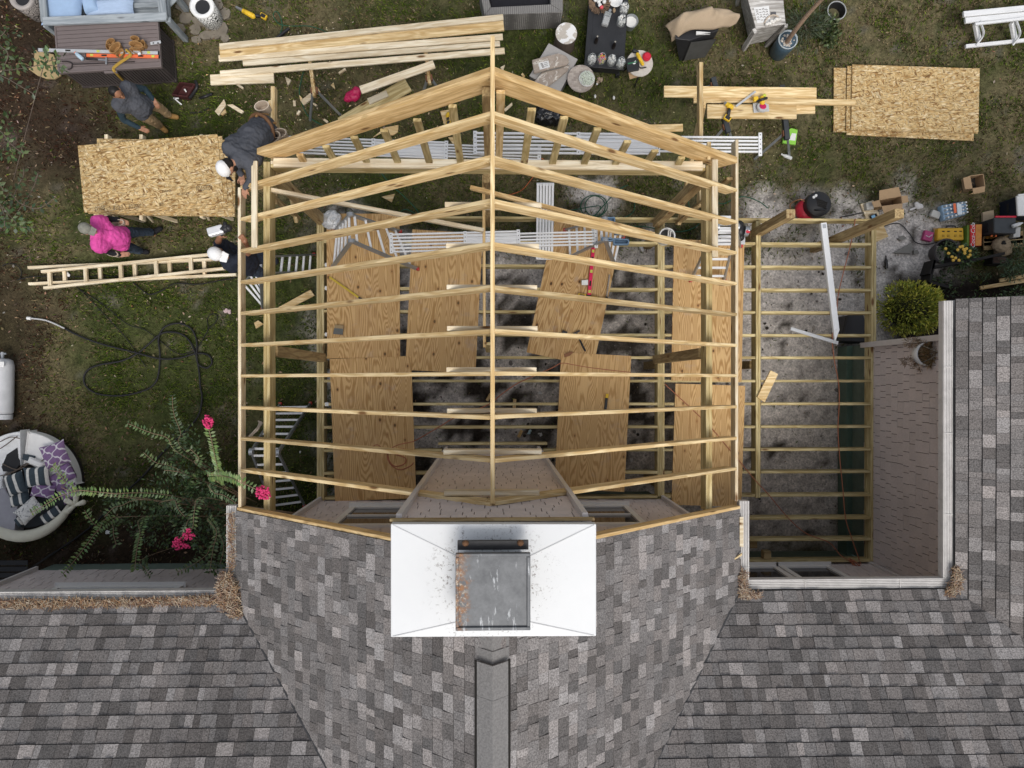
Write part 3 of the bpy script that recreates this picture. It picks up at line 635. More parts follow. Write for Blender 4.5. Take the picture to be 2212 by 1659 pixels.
# ============================================================= TIMBER ROOF FRAME
fr = thing('porch_timberwork', (0, .8, ZD), 'new gabled porch roof frame of pale yellow rafters, ridge board, beams and posts', 'roof frame')
ang = math.atan((ZR - ZE) / 3.39)
def zroof(x): return ZR - .8125 * abs(x - XM)
XFL, XFR = at(519, 700, ZE).x, at(1590, 700, ZE).x
def rafter(y, sg, xe, d=.185, w=.04, m=None, n='rafter', x0=.024, drop=0.):
    a = Vector((XM + sg * x0, y, zroof(XM + x0) - drop)); b = Vector((xe, y, zroof(xe) - drop)); dr = (b - a).normalized()
    up = Vector((-dr.z, 0, dr.x)) if sg > 0 else Vector((dr.z, 0, -dr.x))
    if up.z < 0: up = -up
    off = -up * (d / 2); board(n, a + off, b + off, w, d, m or PINE, fr, up=up, bevel=.004)
for i in range(10):
    y = 2.545 - .4125 * i
    for sg, xe in ((-1, XFL + .022), (1, XFR - .022)): rafter(y + rnd.uniform(-.008, .008), sg, xe)
    if i > 1:
        zt_ = zroof(XM + .46); L = rnd.uniform(.45, .5)
        board('collar_tie', (XM - L, y + .048, zt_ - .06), (XM + L * rnd.uniform(.95, 1.03), y + .048, zt_ - .06), .048, .14, PALE, fr)
for k, (d, dr) in enumerate(((.235, 0), (.235, .0))):
    y = 2.93 + k * .041; rafter(y, -1, at(560, 345, 4.1).x, .30, .04, BARGE, 'barge_rafter'); rafter(y, 1, XFR - .022, .30, .04, BARGE, 'barge_rafter')
for sg, xe in ((-1, XL + .01), (1, XR - .01)): rafter(YG + .022, sg, xe, .14, .04, BARGE, 'gable_trim', x0=.9)
y0r = at(1064, 78, ZR).y
board('ridge_board', (XM, y0r, ZR - .115), (XM, CYF + .04, ZR - .115), .042, .26, PINE, fr)
board('fascia', (XFL, 2.56, ZE - .06), (XFL, YG + .05, ZE - .06), .04, .185, PALE, fr); board('fascia', (XFR, at(1590, 303, ZE).y, ZE - .06), (XFR, YG + .1, ZE - .06), .04, .185, PALE, fr)
ZBT = 4.10; bl_ = at(576, 700, ZBT).x; br_ = at(1532, 700, ZBT).x; yf_ = at(1065, 358, ZBT).y
for k in (-.021, .021):
    board('beam', (bl_ + k, yf_ + .03, ZBT - .12), (bl_ + k, YF + .35, ZBT - .12), .041, .24, TREAT, fr); board('beam', (br_ + k, yf_ + .03, ZBT - .12), (br_ + k, YF + .35, ZBT - .12), .041, .24, TREAT, fr)
    board('beam', (bl_ + .05, yf_ + k, ZBT - .121), (br_ - .05, yf_ + k, ZBT - .121), .041, .235, TREAT if k < 0 else PALE, fr)
board('top_plate', (bl_ + .1, yf_ + .01, ZBT + .021), (br_ - .1, yf_ + .01, ZBT + .021), .12, .04, PALE, fr)
for x, y in ((bl_, yf_ - .06), (br_, yf_ - .06), (bl_, at(590, 757, 4).y), (br_, at(1507, 762, 4).y), (XM - .06, yf_ - .08)):
    board('post', (x, y, ZD - .02), (x, y, ZBT - .242), .14, .14, TREATD, fr, up=Vector((0, 1, 0)))
for x in (657, 725, 793, 860, 928, 995, 1132, 1193, 1261, 1328, 1394, 1463):
    X = at(x, 352, ZBT).x; h = zroof(X) - .36
    if h > ZBT + .05: board('gable_stud', (X, yf_ + .03, ZBT + .042), (X, yf_ + .03 + (.03 if x % 2 else 0), h), .038, .088, TREAT if x % 3 else BARGE, fr, up=Vector((1, 0, 0)))
board('king_post', (XM - .06, yf_ + .03, ZBT + .042), (XM - .06, yf_ + .03, ZR - .25), .09, .088, TREATD, fr, up=Vector((1, 0, 0)))
board('king_post', (XM + .08, yf_ + .03, ZBT + .042), (XM + .08, yf_ + .03, ZR - .25), .038, .088, PINE, fr, up=Vector((1, 0, 0)))
zz_ = 4.0
board('brace', at(572, 408, zz_), at(1045, 498, zz_), .05, .088, PALE, fr); board('brace', at(1016, 405, zz_ - .06), at(1413, 507, zz_ - .06), .05, .088, BARGE, fr)
board('brace', (at(1045, 400, 3.5).x, at(1045, 385, 3.5).y, 3.6), (at(1047, 752, 3.4).x, at(1047, 752, 3.4).y, 3.6), .04, .09, BARGE, fr)
board('brace', (XM - .07, at(1047, 745, 3.3).y, 1.12), (XM - .07, at(1047, 745, 3.3).y, 3.65), .09, .04, TREAT, fr, up=Vector((0, 1, 0)))
board('nailer', at(1544, 345, 4.25), at(1544, 555, 4.25), .075, .038, PALE, fr); board('nailer', at(550, 348, 4.22), at(550, 535, 4.22), .075, .038, PALE, fr)
board('nailer', at(1531, 307, 4.25), at(1531, 345, 4.25), .05, .038, PINE, fr)
# two outriggers that carry the scaffold planks
board('outrigger', at(1512, 138, 2.45), (at(1512, 138, 2.45).x, yf_ - .1, 2.45), .06, .14, PINE, fr); board('outrigger', at(592, 190, 2.45), (at(592, 190, 2.45).x, yf_ - .1, 2.45), .06, .14, PINE, fr)
o1 = at(1512, 138, 2.45).x; o2 = at(592, 190, 2.45).x
for o in (o1, o2): board('outrigger_brace', (o, yf_ + 1.2, 2.38), (o, yf_ - .1, 1.2), .06, .088, PINE, fr)
board('outrigger_post', (o1, yf_ - .07, ZD), (o1, yf_ - .07, ZBT - .25), .09, .04, TREATD, fr, up=Vector((0, 1, 0))); board('outrigger_post', (o2, yf_ - .02, ZD), (o2, yf_ - .02, ZBT - .25), .09, .04, TREATD, fr, up=Vector((0, 1, 0)))
# ============================================================= PLYWOOD laid over the joists
def sheet(name, c, L, w, t, rz, mt, z, label, cat, group=None):
    mw = Matrix.Translation((c.x, c.y, z + t / 2)) @ Matrix.Rotation(rz, 4, 'Z')
    o = link(name, MB().box((0, 0, 0), (L, w, t)).mesh(name), mt, None, mw); return tag(o, label, cat, group)
def quad_sheet(name, pts, z, t, mt, label, cat, group=None, along=0):
    """sheet through four seen corners (long axis from corner 0 to 1)"""
    q = [at(u, v, z) for u, v in pts]; c = sum(q, Vector()) / 4
    x = ((q[1] - q[0]) + (q[2] - q[3])) / 2; y = ((q[3] - q[0]) + (q[2] - q[1])) / 2
    return sheet(name, c, x.length, y.length, t, math.atan2(x.y, x.x), mt, z - t, label, cat, group)
zp = ZD + .025
pq = (([(706, 775), (706, 462), (862, 461), (865, 773)], 0, 'knotty plywood sheet nearest the articulated ladder, yellow tape measure lying on it'),
      ([(874, 800), (892, 495), (1042, 505), (1028, 806)], .001, 'tilted plywood sheet just left of the ridge board, beside the tape measure sheet'),
      ([(723, 1086), (713, 775), (887, 770), (900, 1073)], .0185, 'plywood sheet with a copper cord curled on it, above the gable wall'),
      ([(1134, 763), (1204, 466), (1345, 480), (1285, 790)], .0, 'slanted plywood sheet carrying the red level and the hammer'),
      ([(1199, 1050), (1211, 762), (1365, 768), (1347, 1068)], .0195, 'plywood sheet right of the chimney with a single utility knife on it'),
      ([(1450, 822), (1456, 519), (1608, 519), (1602, 825)], .002, 'plywood sheet under the right beam, below the step ladder'),
      ([(1452, 1100), (1458, 829), (1611, 833), (1600, 1085)], .001, 'plywood sheet under the right beam, touching the house eave'))
for p, dz, lb in pq: quad_sheet('plywood_sheet', p, zp + dz, .018, PLY, lb, 'plywood', 'plywood sheets laid loose over the deck joists')
# OSB stacks
def stack(sheets, lab, grp):
    for i, (pts, z, t) in enumerate(sheets): quad_sheet('strand_board_sheet', pts, z, t, OSB, lab[i], 'strand board', grp)
R1 = [(1840.5, 138.), (2113, 149), (2117, 284.5), (1840, 279)]
def shiftq(q, du, dv, s=0.):
    cu = sum(p[0] for p in q) / 4; cv = sum(p[1] for p in q) / 4; return [(u + du - s * (v - cv), v + dv + s * (u - cu)) for u, v in q]
stack([(shiftq(R1, -39, 5, -.015), .045, .035), (shiftq(R1, -9, 16, .02), .064, .018), (shiftq(R1, -11, 3, 0), .085, .019), (shiftq(R1, -1.6, 2.6, 0), .105, .018), (R1, .125, .018)],
      ['bottom strand board of the pile on the lawn, sticking out towards the sawhorses', 'second strand board up in the lawn pile, its front edge slanting out', 'middle strand board of the lawn pile with dark green edges', 'strand board directly beneath the top sheet of the lawn pile', 'top strand board of the pile lying flat on the lawn by the sawhorse planks'], 'strand boards piled on the lawn')
L1 = [(169.5, 313.8), (469.5, 290), (482.5, 433), (180, 460)]
zl_ = 1.0
stack([([(207, 300), (505, 303), (511, 468), (211, 463)], zl_ - .09, .05), ([(208, 300), (508, 310), (507, 466), (209, 464)], zl_ - .055, .03), (shiftq(L1, 22, 9, .02), zl_ - .028, .018), (shiftq(L1, 10, 3.5, .005), zl_ - .01, .015), (L1, zl_ + .01, .018)],
      ['bottom strand board of the stack on low trestles beside the pink shirted man', 'second strand board of the trestle stack, its far corner showing behind', 'middle strand board of the trestle stack, fanned out to the right', 'strand board right beneath the stamped top sheet of the trestle stack', 'top strand board of the trestle stack with black stamps along its edge'], 'strand boards stacked on trestles')
INK = P('black_ink', (.05, .035, .025), .8)
top = [o for o in bpy.data.objects if o.get('label', '').startswith('top strand board of the trestle')][0]
sm = MB(); mwi = wmat(top)
for (u0, v0, w, n) in ((205, 447, 22, 4), (245, 446, 20, 4), (278, 443, 26, 4), (309, 419, 9, 2), (345, 439, 10, 3), (424, 403, 34, 5), (383, 418, 26, 2), (350, 413, 20, 2)):
    for k in range(n):
        x = u0
        while x < u0 + w:
            l = rnd.uniform(1.5, 5); sm.bar(at(x, v0 + k * 2.3 - (x - u0) * .09, zl_ + .0105), at(min(x + l, u0 + w), v0 + k * 2.3 - (x + l - u0) * .09, zl_ + .0105), .009, .001); x += l + 1.5
sm.build('stamp', INK, top)
zt2 = zl_ - .14
for x, lb in ((232, 'pine bearer poking out under the left part of the trestle stack'), (307, 'pine bearer poking out under the middle of the trestle stack'), (437, 'pine bearer poking out under the right end of the trestle stack')):
    a = at(x, 292, zt2); b = at(x, 476 if x < 400 else 471, zt2)
    t = thing('trestle', ((a.x + b.x) / 2, (a.y + b.y) / 2, 0), lb, 'trestle', 'trestles under the strand board stack')
    board('bearer', a + Z3 * -.02, b + Z3 * -.02, .06, .13, PALE, t)
    for e in (a, b):
        for sg in (-1, 1):
            f = e + (a + b - 2 * e) * .12; board('leg', (f.x, f.y, zt2 - .08), (f.x + sg * .22, f.y, 0), .06, .04, PALE, t)
# ============================================================= scaffold planks
def plank(pts, z, label, n=6, split=(.36, .64), grp='aluminium scaffold planks'):
    """extension plank: slats in two telescoping halves with riveted end plates"""
    q = [at(u, v, z) for u, v in pts]; c = sum(q, Vector()) / 4; x = ((q[1] - q[0]) + (q[2] - q[3])) / 2; w = (((q[3] - q[0]) + (q[2] - q[1])) / 2).length; L = x.length
    rz = math.atan2(x.y, x.x); t = thing('scaffold_plank', c - Z3 * .06, label, 'scaffold plank', grp)
    t.rotation_euler.z = rz
    M4 = Matrix.Translation(c) @ Matrix.Rotation(rz, 4, 'Z'); R3 = M4.to_3x3()
    for a, b, z0, nn, ww, nm in ((-.5, split[1] - .5, 0., n, w, 'outer_slats'), (split[0] - .5, .5, -.006, n - 1, w * (n - 1.4) / n, 'inner_slats')):
        m = MB()
        for k in range(nn):
            y = -ww / 2 + ww * (k + .5) / nn; m.box(M4 @ Vector(((a + b) / 2 * L, y, z0 - .02)), ((b - a) * L, ww / nn * .5, .035), R3)
        m.build(nm, ALUW, t, bevel=.003)
    for x_, wd in ((-.5, w), (split[1] - .5, w), (split[0] - .5, w * .96), (.5, w)):
        m = MB(); m.box(M4 @ Vector((x_ * L * .993, 0, -.008)), (.055, wd, .024), R3); o = m.build('end_plate', ALUW, t, bevel=.003)
        rv_ = MB()
        for k in range(5): rv_.cyl(M4 @ Vector((x_ * L * .993, wd * (-.4 + .2 * k), .004)), M4 @ Vector((x_ * L * .993, wd * (-.4 + .2 * k), .008)), .008, n=6)
        rv_.build('rivet', DARK, o)
    return t
ZP = 2.58
plank([(600, 291), (1167, 311), (1167, 352), (600, 331)], ZP, 'extended aluminium scaffold plank running under the left barge rafter')
plank([(1024, 283), (1645, 286), (1644, 337), (1024, 311 + 22)], ZP + .05, 'longest aluminium scaffold plank, its open end right of the roof frame')
plank([(842, 505), (1288, 489), (1290, 538), (845, 545)], 2.05, 'aluminium scaffold plank held between two articulated ladders over the plywood', split=(.36, .62))
plank([(1161, 398), (1197, 398), (1196, 560), (1160, 560)], 1.32, 'short aluminium plank standing end on between the lawn and the deck', n=6, split=(0.1, .9)) if False else None
t = thing('scaffold_plank', at(1178, 470, 0), 'narrow aluminium plank leaning from the lawn onto the deck edge', 'scaffold plank', 'aluminium scaffold planks')
for k in range(6): board('slat', at(1162 + 6.4 * k, 396, 1.28), at(1160 + 6.4 * k, 560, 1.16), .04, .03, ALUW, t)
for v in (398, 558): board('end_plate', at(1159, v, 1.26 if v < 400 else 1.14), at(1197, v, 1.26 if v < 400 else 1.14), .05, .02, ALUW, t)
# ============================================================= planks on sawhorses
def boards(name, rows, mt, z, h, grp, cat='lumber'):
    for (u0, v0, u1, v1, w, lb, *ex) in rows:
        zz = ex[0] if ex else z; m = ex[1] if len(ex) > 1 else mt
        o = board(name, at(u0, v0, zz - h / 2), at(u1, v1, zz - h / 2), w, h, m); tag(o, lb, cat, grp)
boards('lumber_plank', [(475, 101, 1087, 37.5, .10, 'topmost pale plank of the long lumber pile at the back', .96), (475, 113, 1088, 55, .19, 'broad yellow plank lying second from the back of the lumber pile', .90, PINE),
    (473, 127, 1086, 80, .105, 'pale plank in the middle of the lumber pile with a square end', .89), (525, 137, 1080, 95, .09, 'pale plank of the lumber pile whose right end is cut to a point', .875),
    (476, 160, 1090, 110, .105, 'frontmost long pale plank of the lumber pile', .87), (455, 173, 592, 168, .18, 'short broad plank with pointed end beneath the front of the lumber pile', .835)], PALE, .86, .04, 'planks on the lumber pile')
def sawhorse(a, b, z, label, legm, beam=PALE, grp='sawhorses', spread=.3, w=.06):
    a = at(*a, z); b = at(*b, z); t = thing('sawhorse', ((a.x + b.x) / 2, (a.y + b.y) / 2, 0), label, 'sawhorse', grp)
    board('top_beam', a - Z3 * .045, b - Z3 * .045, w, .09, beam, t); d = (b - a).normalized(); s = Vector((-d.y, d.x, 0))
    for e, sg in ((a, -1), (b, 1)):
        f = e - d * sg * .12
        for k in (-1, 1): board('leg', f - Z3 * .08 + s * k * .03, Vector((f.x, f.y, 0)) + s * k * spread + d * sg * .22, .045, .03, legm, t)
        MB().box(f - Z3 * .07, (.10, .12, .07), frame(a, b)).build('bracket', P('rusty_bracket', (.2, .09, .05), .7, .4, 20.), t)
    return t
sawhorse((661, 75), (679, 207), .82, 'wood topped sawhorse with metal legs under the left part of the lumber pile', STEEL, OSB)
sawhorse((913, 58), (928, 180), .82, 'wood topped sawhorse with metal legs under the right part of the lumber pile', STEEL, OSB)
boards('lumber_plank', [(779, 195, 938, 139, .14, 'pale cut plank leaning across the right sawhorse next to the red bag', .88), (737, 269, 882, 183, .27, 'wide greenish treated plank lying in the grass behind the barge rafter', .1, TREAT), (796, 220, 837, 202, .12, 'short pale offcut plank covering the end of the red bag', .14)], PALE, .5, .04, 'loose cut planks on the lawn')
ZS = .80
boards('lumber_plank', [(1434, 198, 1763, 202, .20, 'knotty yellow plank at the back of the right sawhorses', ZS + .04), (1498, 216, 1700, 215, .11, 'narrow plank tucked beneath the knotty plank on the right sawhorses', ZS), (1527, 241, 1720, 242, .25, 'widest plank on the right sawhorses, under the drill and the saw', ZS + .02), (1690, 234, 1760, 233, .21, 'plank end showing beside the saw on the right sawhorses', ZS - .02),
    (1640, 219, 1847, 222, .105, 'narrow plank bridging from the right sawhorses to the strand boards', ZS + .063)], PINE, ZS, .038, 'planks on the right sawhorses')
for c_ in ((1541, 166), (1690, 183)):
    i = c_[0] < 1600
    sawhorse((c_[0], c_[1]), ((1575, 285) if i else (1702, 300)), ZS - .04, 'black folding sawhorse near the upright outrigger board' if i else 'black folding sawhorse above the green packet', STEEL, P('black_steel', (.05, .055, .06), .5, .3, 14., .3), 'black folding sawhorses', .34, .09)
boards('lumber_plank', [(1378, 278, 1475, 276, .14, 'short pine plank behind the long scaffold plank', .05)], PINE, .05, .04, 'loose cut planks on the lawn')
board_s = board('lumber_plank', at(1515, 260, 1.2), at(1522, 225, 1.9), .12, .04, BARGE); tag(board_s, 'short slanted board propped against the outrigger at the sawhorse end', 'lumber', 'loose cut planks on the lawn')
# scraps of lumber on the lawn
def poly_scrap(pts, z, h, m, label, name='lumber_scrap', cat='offcut', grp='wood offcuts lying about'):
    return tag(MB().quadbox([at(u, v, z) for u, v in pts], max(z - h, 0.), z).build(name, m), label, cat, grp)
def Q(c, r, *pts): return [(553 * c + x / 4, 414.75 * r + y / 4) for x, y in pts]
for c, r_, pts, lb in (
    (1, 0, ((250, 660), (302, 690), (275, 742)), 'pale triangular offcut left of the left sawhorse'), (1, 0, ((318, 868), (340, 868), (344, 915), (322, 915)), 'small square pale offcut in the grass left of the sawhorse leg'),
    (1, 0, ((348, 985), (368, 952), (386, 960), (366, 993)), 'tiny pale offcut below the square one'), (1, 0, ((580, 1036), (590, 1024), (624, 1046), (612, 1062)), 'tiny pale offcut close to the green hose near the barge rafter'),
    (1, 0, ((645, 735), (670, 712), (684, 770)), 'slim triangular offcut between the two lumber pile sawhorses'), (1, 0, ((710, 625), (768, 585), (778, 600), (720, 637)), 'pale stick just in front of the lumber pile'),
    (1, 0, ((385, 870), (470, 803), (490, 845), (410, 908)), 'pale block offcut at the foot of the left sawhorse'), (1, 0, ((372, 818), (402, 850), (385, 872)), 'sliver of wood behind the block at the left sawhorse'), (1, 0, ((510, 775), (535, 757), (555, 790), (528, 812)), 'square offcut touching the left sawhorse bracket'), (1, 0, ((482, 893), (500, 888), (528, 905), (518, 918)), 'pale chip under the left sawhorse'),
    (1, 0, ((2112, 580), (2150, 560), (2135, 615)), 'tiny white triangular offcut right of the ridge board end'), (1, 0, ((2140, 945), (2212, 885), (2216, 905), (2155, 962)), 'pale stick right of the ridge board, behind the right barge rafter'),
    (1, 0, ((1010, 1185), (1120, 1100), (1230, 1080), (1225, 1140), (1180, 1170), (1075, 1150)), 'notched pine offcut below the left barge rafter'),
    (1, 0, ((1592, 960), (1680, 945), (1700, 1060), (1625, 1080)), 'pine board offcut with a drill lying on it under the frame'), (1, 0, ((1660, 1185), (1740, 1180), (1750, 1225), (1700, 1240)), 'small pine offcut beside the left scaffold plank'),
    (1, 0, ((1625, 1075), (1690, 1045), (1800, 1048), (1760, 1080), (1625, 1110)), 'pale wedge offcut behind the second rafter'),
    (0, 0, ((1855, 962), (1935, 858), (1952, 905), (1890, 998)), 'pale wedge offcut left of the kneeling roof worker'), (0, 0, ((1960, 905), (2010, 900), (2105, 960), (2085, 980)), 'long pale wedge offcut near the roof worker boots'), (0, 0, ((1905, 985), (1945, 940), (1955, 970), (1920, 998)), 'small tan offcut between the two wedges'), (0, 0, ((2040, 733), (2058, 722), (2104, 755), (2095, 770)), 'small pale stick below the lumber pile left end'),
    (1, 0, ((105, 870), (128, 862), (132, 925), (108, 930)), 'small block on the scaffold outrigger by the roof worker'), (2, 0, ((78, 640), (92, 628), (114, 655), (102, 672)), 'tiny tan offcut left of the grey ottoman'),
    (1, 1, ((1085, 40), (1200, 15), (1172, 88)), 'tapered offcut in the grass inside the frame, near the centre post'), (1, 1, ((195, 995), (470, 845), (505, 895), (230, 1035)), 'pine plank offcut lying in the grass between left beam and deck'),
    (0, 1, ((2195, 1130), (2230, 1110), (2275, 1140), (2212, 1180)), 'pine offcut sticking out under the left beam'), (3, 1, ((24, 1541), (88, 1573), (-28, 1817), (-92, 1773)), 'pine board offcut resting across two joists of the right deck')):
    zs = (2.51 if 'outrigger by' in lb else ZD + .05 if 'two joists' in lb else .05)
    poly_scrap(Q(c, r_, *pts), zs, .04, PALE if 'pale' in lb or 'white' in lb else PINE, lb)
poly_scrap([(1598, 1117), (1606, 1117), (1606, 1182), (1598, 1180)], ZE + .05, .04, PALE, 'pale board end lying in the right house gutter'); poly_scrap([(1586, 1207), (1603, 1195), (1603, 1200), (1588, 1209)], ZE + .09, .03, PINE, 'small wood splinter on the right roof edge by the gutter')
# ============================================================= PEOPLE
CL = bpy.data.textures.new('cloth_folds', 'CLOUDS'); CL.noise_scale = .055
def solid(name, caps, mt, parent, vox=.008, folds=0., smooth=4):
    """one continuous surface grown round limbs"""
    m = MB()
    for c in caps:
        if c[0] == 'b': m.ball(c[1], c[2], 14, 10, c[3] if len(c) > 3 else None)
        else: m.cap(c[0], c[1], c[2], c[3] if len(c) > 3 else c[2])
    o = m.build(name, mt, parent)
    r_ = o.modifiers.new('r', 'REMESH'); r_.mode = 'VOXEL'; r_.voxel_size = vox; r_.use_smooth_shade = True
    s_ = o.modifiers.new('s', 'SMOOTH'); s_.factor = .5; s_.iterations = smooth
    if folds:
        d = o.modifiers.new('d', 'DISPLACE'); d.texture = CL; d.strength = folds; d.mid_level = .5; d.texture_coords = 'LOCAL'
    return o
def handcaps(w, d, side, n, curl=.5):
    d = d.normalized(); side = (side - d * side.dot(d)).normalized(); n = d.cross(side) if n is None else n; out = []
    for k in (-.024, 0., .024): out.append((w + side * k, w + d * .075 + side * k * 1.15, .017, .015))
    for k, L in enumerate((.066, .078, .074, .058)):
        b = w + d * .085 + side * (-.033 + .022 * k); c = curl * (.85 + .12 * k)
        e = b + (d * math.cos(c * .6) + n * math.sin(c * .6)) * L * .55; f = e + (d * math.cos(c * 1.5) + n * math.sin(c * 1.5)) * L * .5
        out += [(b - d * .01, e, .0098, .009), (e, f, .009, .0075)]
    b = w + d * .02 - side * .028; e = b + (d * .65 - side * .7 + n * .35).normalized() * .045; f = e + (d * .85 - side * .25 + n * .5).normalized() * .034
    return out + [(b, e, .0125, .0105), (e, f, .0105, .008)]
def person(label, J, shirt, sleeve, trouser, boot, skin, hat=None, hair=None, cap_mat=None, belly=.15, group='workers on the building site', sleeves='long', tee=None, curl=(.6, .6)):
    t = thing('person', (J['pel'].x, J['pel'].y, min(J['anA'].z, J['anB'].z) - .08), label, 'person', group)
    hd = J['head']; fc = J['face'].normalized(); nk = J['neck']; up = (hd - nk).normalized(); fc = (fc - up * fc.dot(up)).normalized(); sd_ = up.cross(fc)
    R = Matrix(((fc.x, sd_.x, up.x), (fc.y, sd_.y, up.y), (fc.z, sd_.z, up.z)))
    L = lambda x, y, z: hd + R @ Vector((x, y, z))
    bc = [('b', hd, (.098, .078, .115), R), ('b', L(.025, 0, -.055), (.072, .062, .075), R), ('b', L(.1, 0, -.015), (.022, .015, .024), R), ('b', L(.085, 0, -.088), (.026, .028, .02), R), ('b', L(0, .08, -.01), (.025, .012, .034), R), ('b', L(0, -.08, -.01), (.025, .012, .034), R), (nk - up * .04, L(-.015, 0, -.06), .06, .056)]
    ch = (J['shA'] + J['shB']) / 2; pel = J['pel']; mid = (ch + pel) / 2
    tor = lambda e: [(J['shA'], J['shB'], .088 + e), (J['shA'] + (pel - ch) * .12, (J['hipA'] + ch) / 2, .10 + e, .11 + e), (J['shB'] + (pel - ch) * .12, (J['hipB'] + ch) / 2, .10 + e, .11 + e), (ch + (pel - ch) * .15, mid, .115 + e, belly + e), (mid, pel, belly + e, .135 + e), (mid + J['fwd'] * .03, mid + (pel - mid) * .5 + J['fwd'] * .05, belly + e), (J['hipA'], J['hipB'], .10 + e), ((J['hipA'] + ch) / 2, J['hipA'], .11 + e, .10 + e), ((J['hipB'] + ch) / 2, J['hipB'], .11 + e, .10 + e), (nk - up * .05, ch, .075 + e, .09 + e)]
    arm = lambda k, e: [(J['sh' + k], J['el' + k], .058 + e, .046 + e), (J['el' + k], J['wr' + k], .046 + e, .033 + e)]
    leg = lambda k, e: [(J['hip' + k], J['kn' + k], .092 + e, .064 + e), (J['kn' + k], J['an' + k], .062 + e, .044 + e)]
    foot = lambda k, e: [(J['an' + k], J['an' + k] + Vector((0, 0, -.045)), .045 + e, .042 + e), (J['an' + k] + Vector((0, 0, -.05)) - (J['toe' + k] - J['an' + k]) * .15, J['toe' + k], .042 + e, .035 + e)]
    bc += tor(0.)
    for i, k in enumerate('AB'):
        bc += arm(k, 0) + leg(k, 0) + foot(k, 0); d = J['ha' + k] - J['wr' + k]
        bc += handcaps(J['wr' + k], d, J.get('side' + k, Z3.cross(d) * (1 if k == 'A' else -1)), J.get('pn' + k, Vector((0, 0, -1))), curl[i])
    solid('body', bc, skin, t, .0075)
    if sleeves == 'long':
        for k in 'AB': solid('sleeve', [(J['sh' + k], J['el' + k], .066, .054), (J['el' + k], J['wr' + k], .054, .040)], sleeve, t, .011, .022)
        st = [(J['sh' + k], J['sh' + k] + (J['el' + k] - J['sh' + k]) * (tee or .45), .070, .068) for k in 'AB']
    else: st = [(J['sh' + k], J['sh' + k] + (J['el' + k] - J['sh' + k]) * (tee or .7), .078, .074) for k in 'AB']
    solid('shirt', tor(.02) + st, shirt, t, .010, .026, 5)
    tr = [(J['hipA'], J['hipB'], .112), (pel, pel + (ch - pel) * .1, .142)]
    for k in 'AB': tr += [(J['hip' + k], J['kn' + k], .112, .084), (J['kn' + k], J['an' + k] + (J['kn' + k] - J['an' + k]) * .1, .082, .068)]
    solid('trousers', tr, trouser, t, .012, .035)
    for k in 'AB': solid('boot', foot(k, .012), boot, t, .01)
    eye = MB()
    for y in (-.032, .032): eye.ball(L(.088, y, .005), .011, 8, 6)
    eye.build('eyes', P('dark_eye', (.03, .02, .015), .3), t)
    if hair:
        solid('hair', [('b', L(-.022, 0, .022), (.096, .088, .108), R), ('b', L(-.035, 0, -.03), (.08, .08, .07), R)], hair, t, .009)
    if J.get('beard'): solid('beard', [('b', L(.06, 0, -.09), (.045, .05, .045), R), ('b', L(.03, .05, -.06), (.04, .022, .05), R), ('b', L(.03, -.05, -.06), (.04, .022, .05), R)], hair, t, .009)
    if cap_mat:
        cp_ = solid('cap', [('b', L(-.012, 0, .05), (.112, .096, .088), R)] + [(L(.09, y, .045), L(.155, y * .8, .028), .007) for y in (-.06, -.04, -.02, 0, .02, .04, .06)], cap_mat[0], t, .007)
        if len(cap_mat) > 1: solid('cap_brim', [(L(.085, y, .046), L(.165, y * .8, .024), .0095) for y in (-.066, -.044, -.022, 0, .022, .044, .066)], cap_mat[1], cp_, .006)
    return t, L
SK1 = P('brown_skin', (.30, .145, .085), .5, .1, 20.); SK2 = P('tan_skin', (.42, .22, .14), .5, .1, 20.)
SLATE = P('slate_cotton', (.068, .072, .085), .85, .2, 14., bump=.4); TEAL = P('dark_teal_cotton', (.018, .035, .048), .85, .25, 14., bump=.4); KHAKI = P('khaki_canvas', (.36, .25, .14), .85, .18, 16., bump=.4)
TANB = P('tan_boot_leather', (.30, .17, .055), .7, .2, 22.); PINK = P('hot_pink_cotton', (.62, .075, .32), .8, .14, 14., bump=.4); DENIM = P('dark_denim', (.045, .065, .10), .85, .4, 10., bump=.4); NAVY = P('navy_cotton', (.016, .02, .032), .85, .25, 14., bump=.4)
BLK = P('black_cotton', (.012, .012, .016), .85, .25, 14., bump=.4); CAMO = P('camouflage_cap', (.30, .29, .26), .85, .0, 26., col2=(.12, .12, .09)); WCAP = P('white_cap_cloth', (.74, .74, .74), .8, .06, 20.); HAIRB = P('black_hair', (.012, .01, .009), .5, .4, 60.)
LEATH = P('tan_leather', (.34, .19, .075), .7, .28, 20., bump=.4, dirt=.4); LEATHD = P('brown_leather', (.15, .075, .035), .6, .3, 20., dirt=.3); CANV = P('cream_canvas', (.48, .40, .32), .85, .2, 18., bump=.4)
def JJ(c, r, **kw): return {k: (g(c, r, *v) if isinstance(v, tuple) else v) for k, v in kw.items()}
V3 = Vector
J1 = JJ(0, 0, head=(1005, 800, 1.66), neck=(1046, 822, 1.5), shA=(1098, 752, 1.40), shB=(1020, 905, 1.40), pel=(1235, 935, .96), hipA=(1275, 890, .94), hipB=(1225, 985, .94), knA=(1370, 925, .52), knB=(1320, 1045, .52), anA=(1455, 992, .1), anB=(1378, 1085, .1), toeA=(1528, 1012, .05), toeB=(1432, 1132, .05), elA=(1250, 768, 1.12), wrA=(1322, 855, .98), haA=(1352, 905, .93), elB=(1065, 1035, 1.1), wrB=(1205, 1105, .97), haB=(1268, 1130, .95), face=V3((.75, -.5, -.25)), fwd=V3((.7, -.6, 0)))
person('dark haired man in slate grey shirt and khaki trousers standing by the brown deck box', J1, SLATE, TEAL, KHAKI, TANB, SK1, hair=HAIRB, belly=.165, tee=.2)
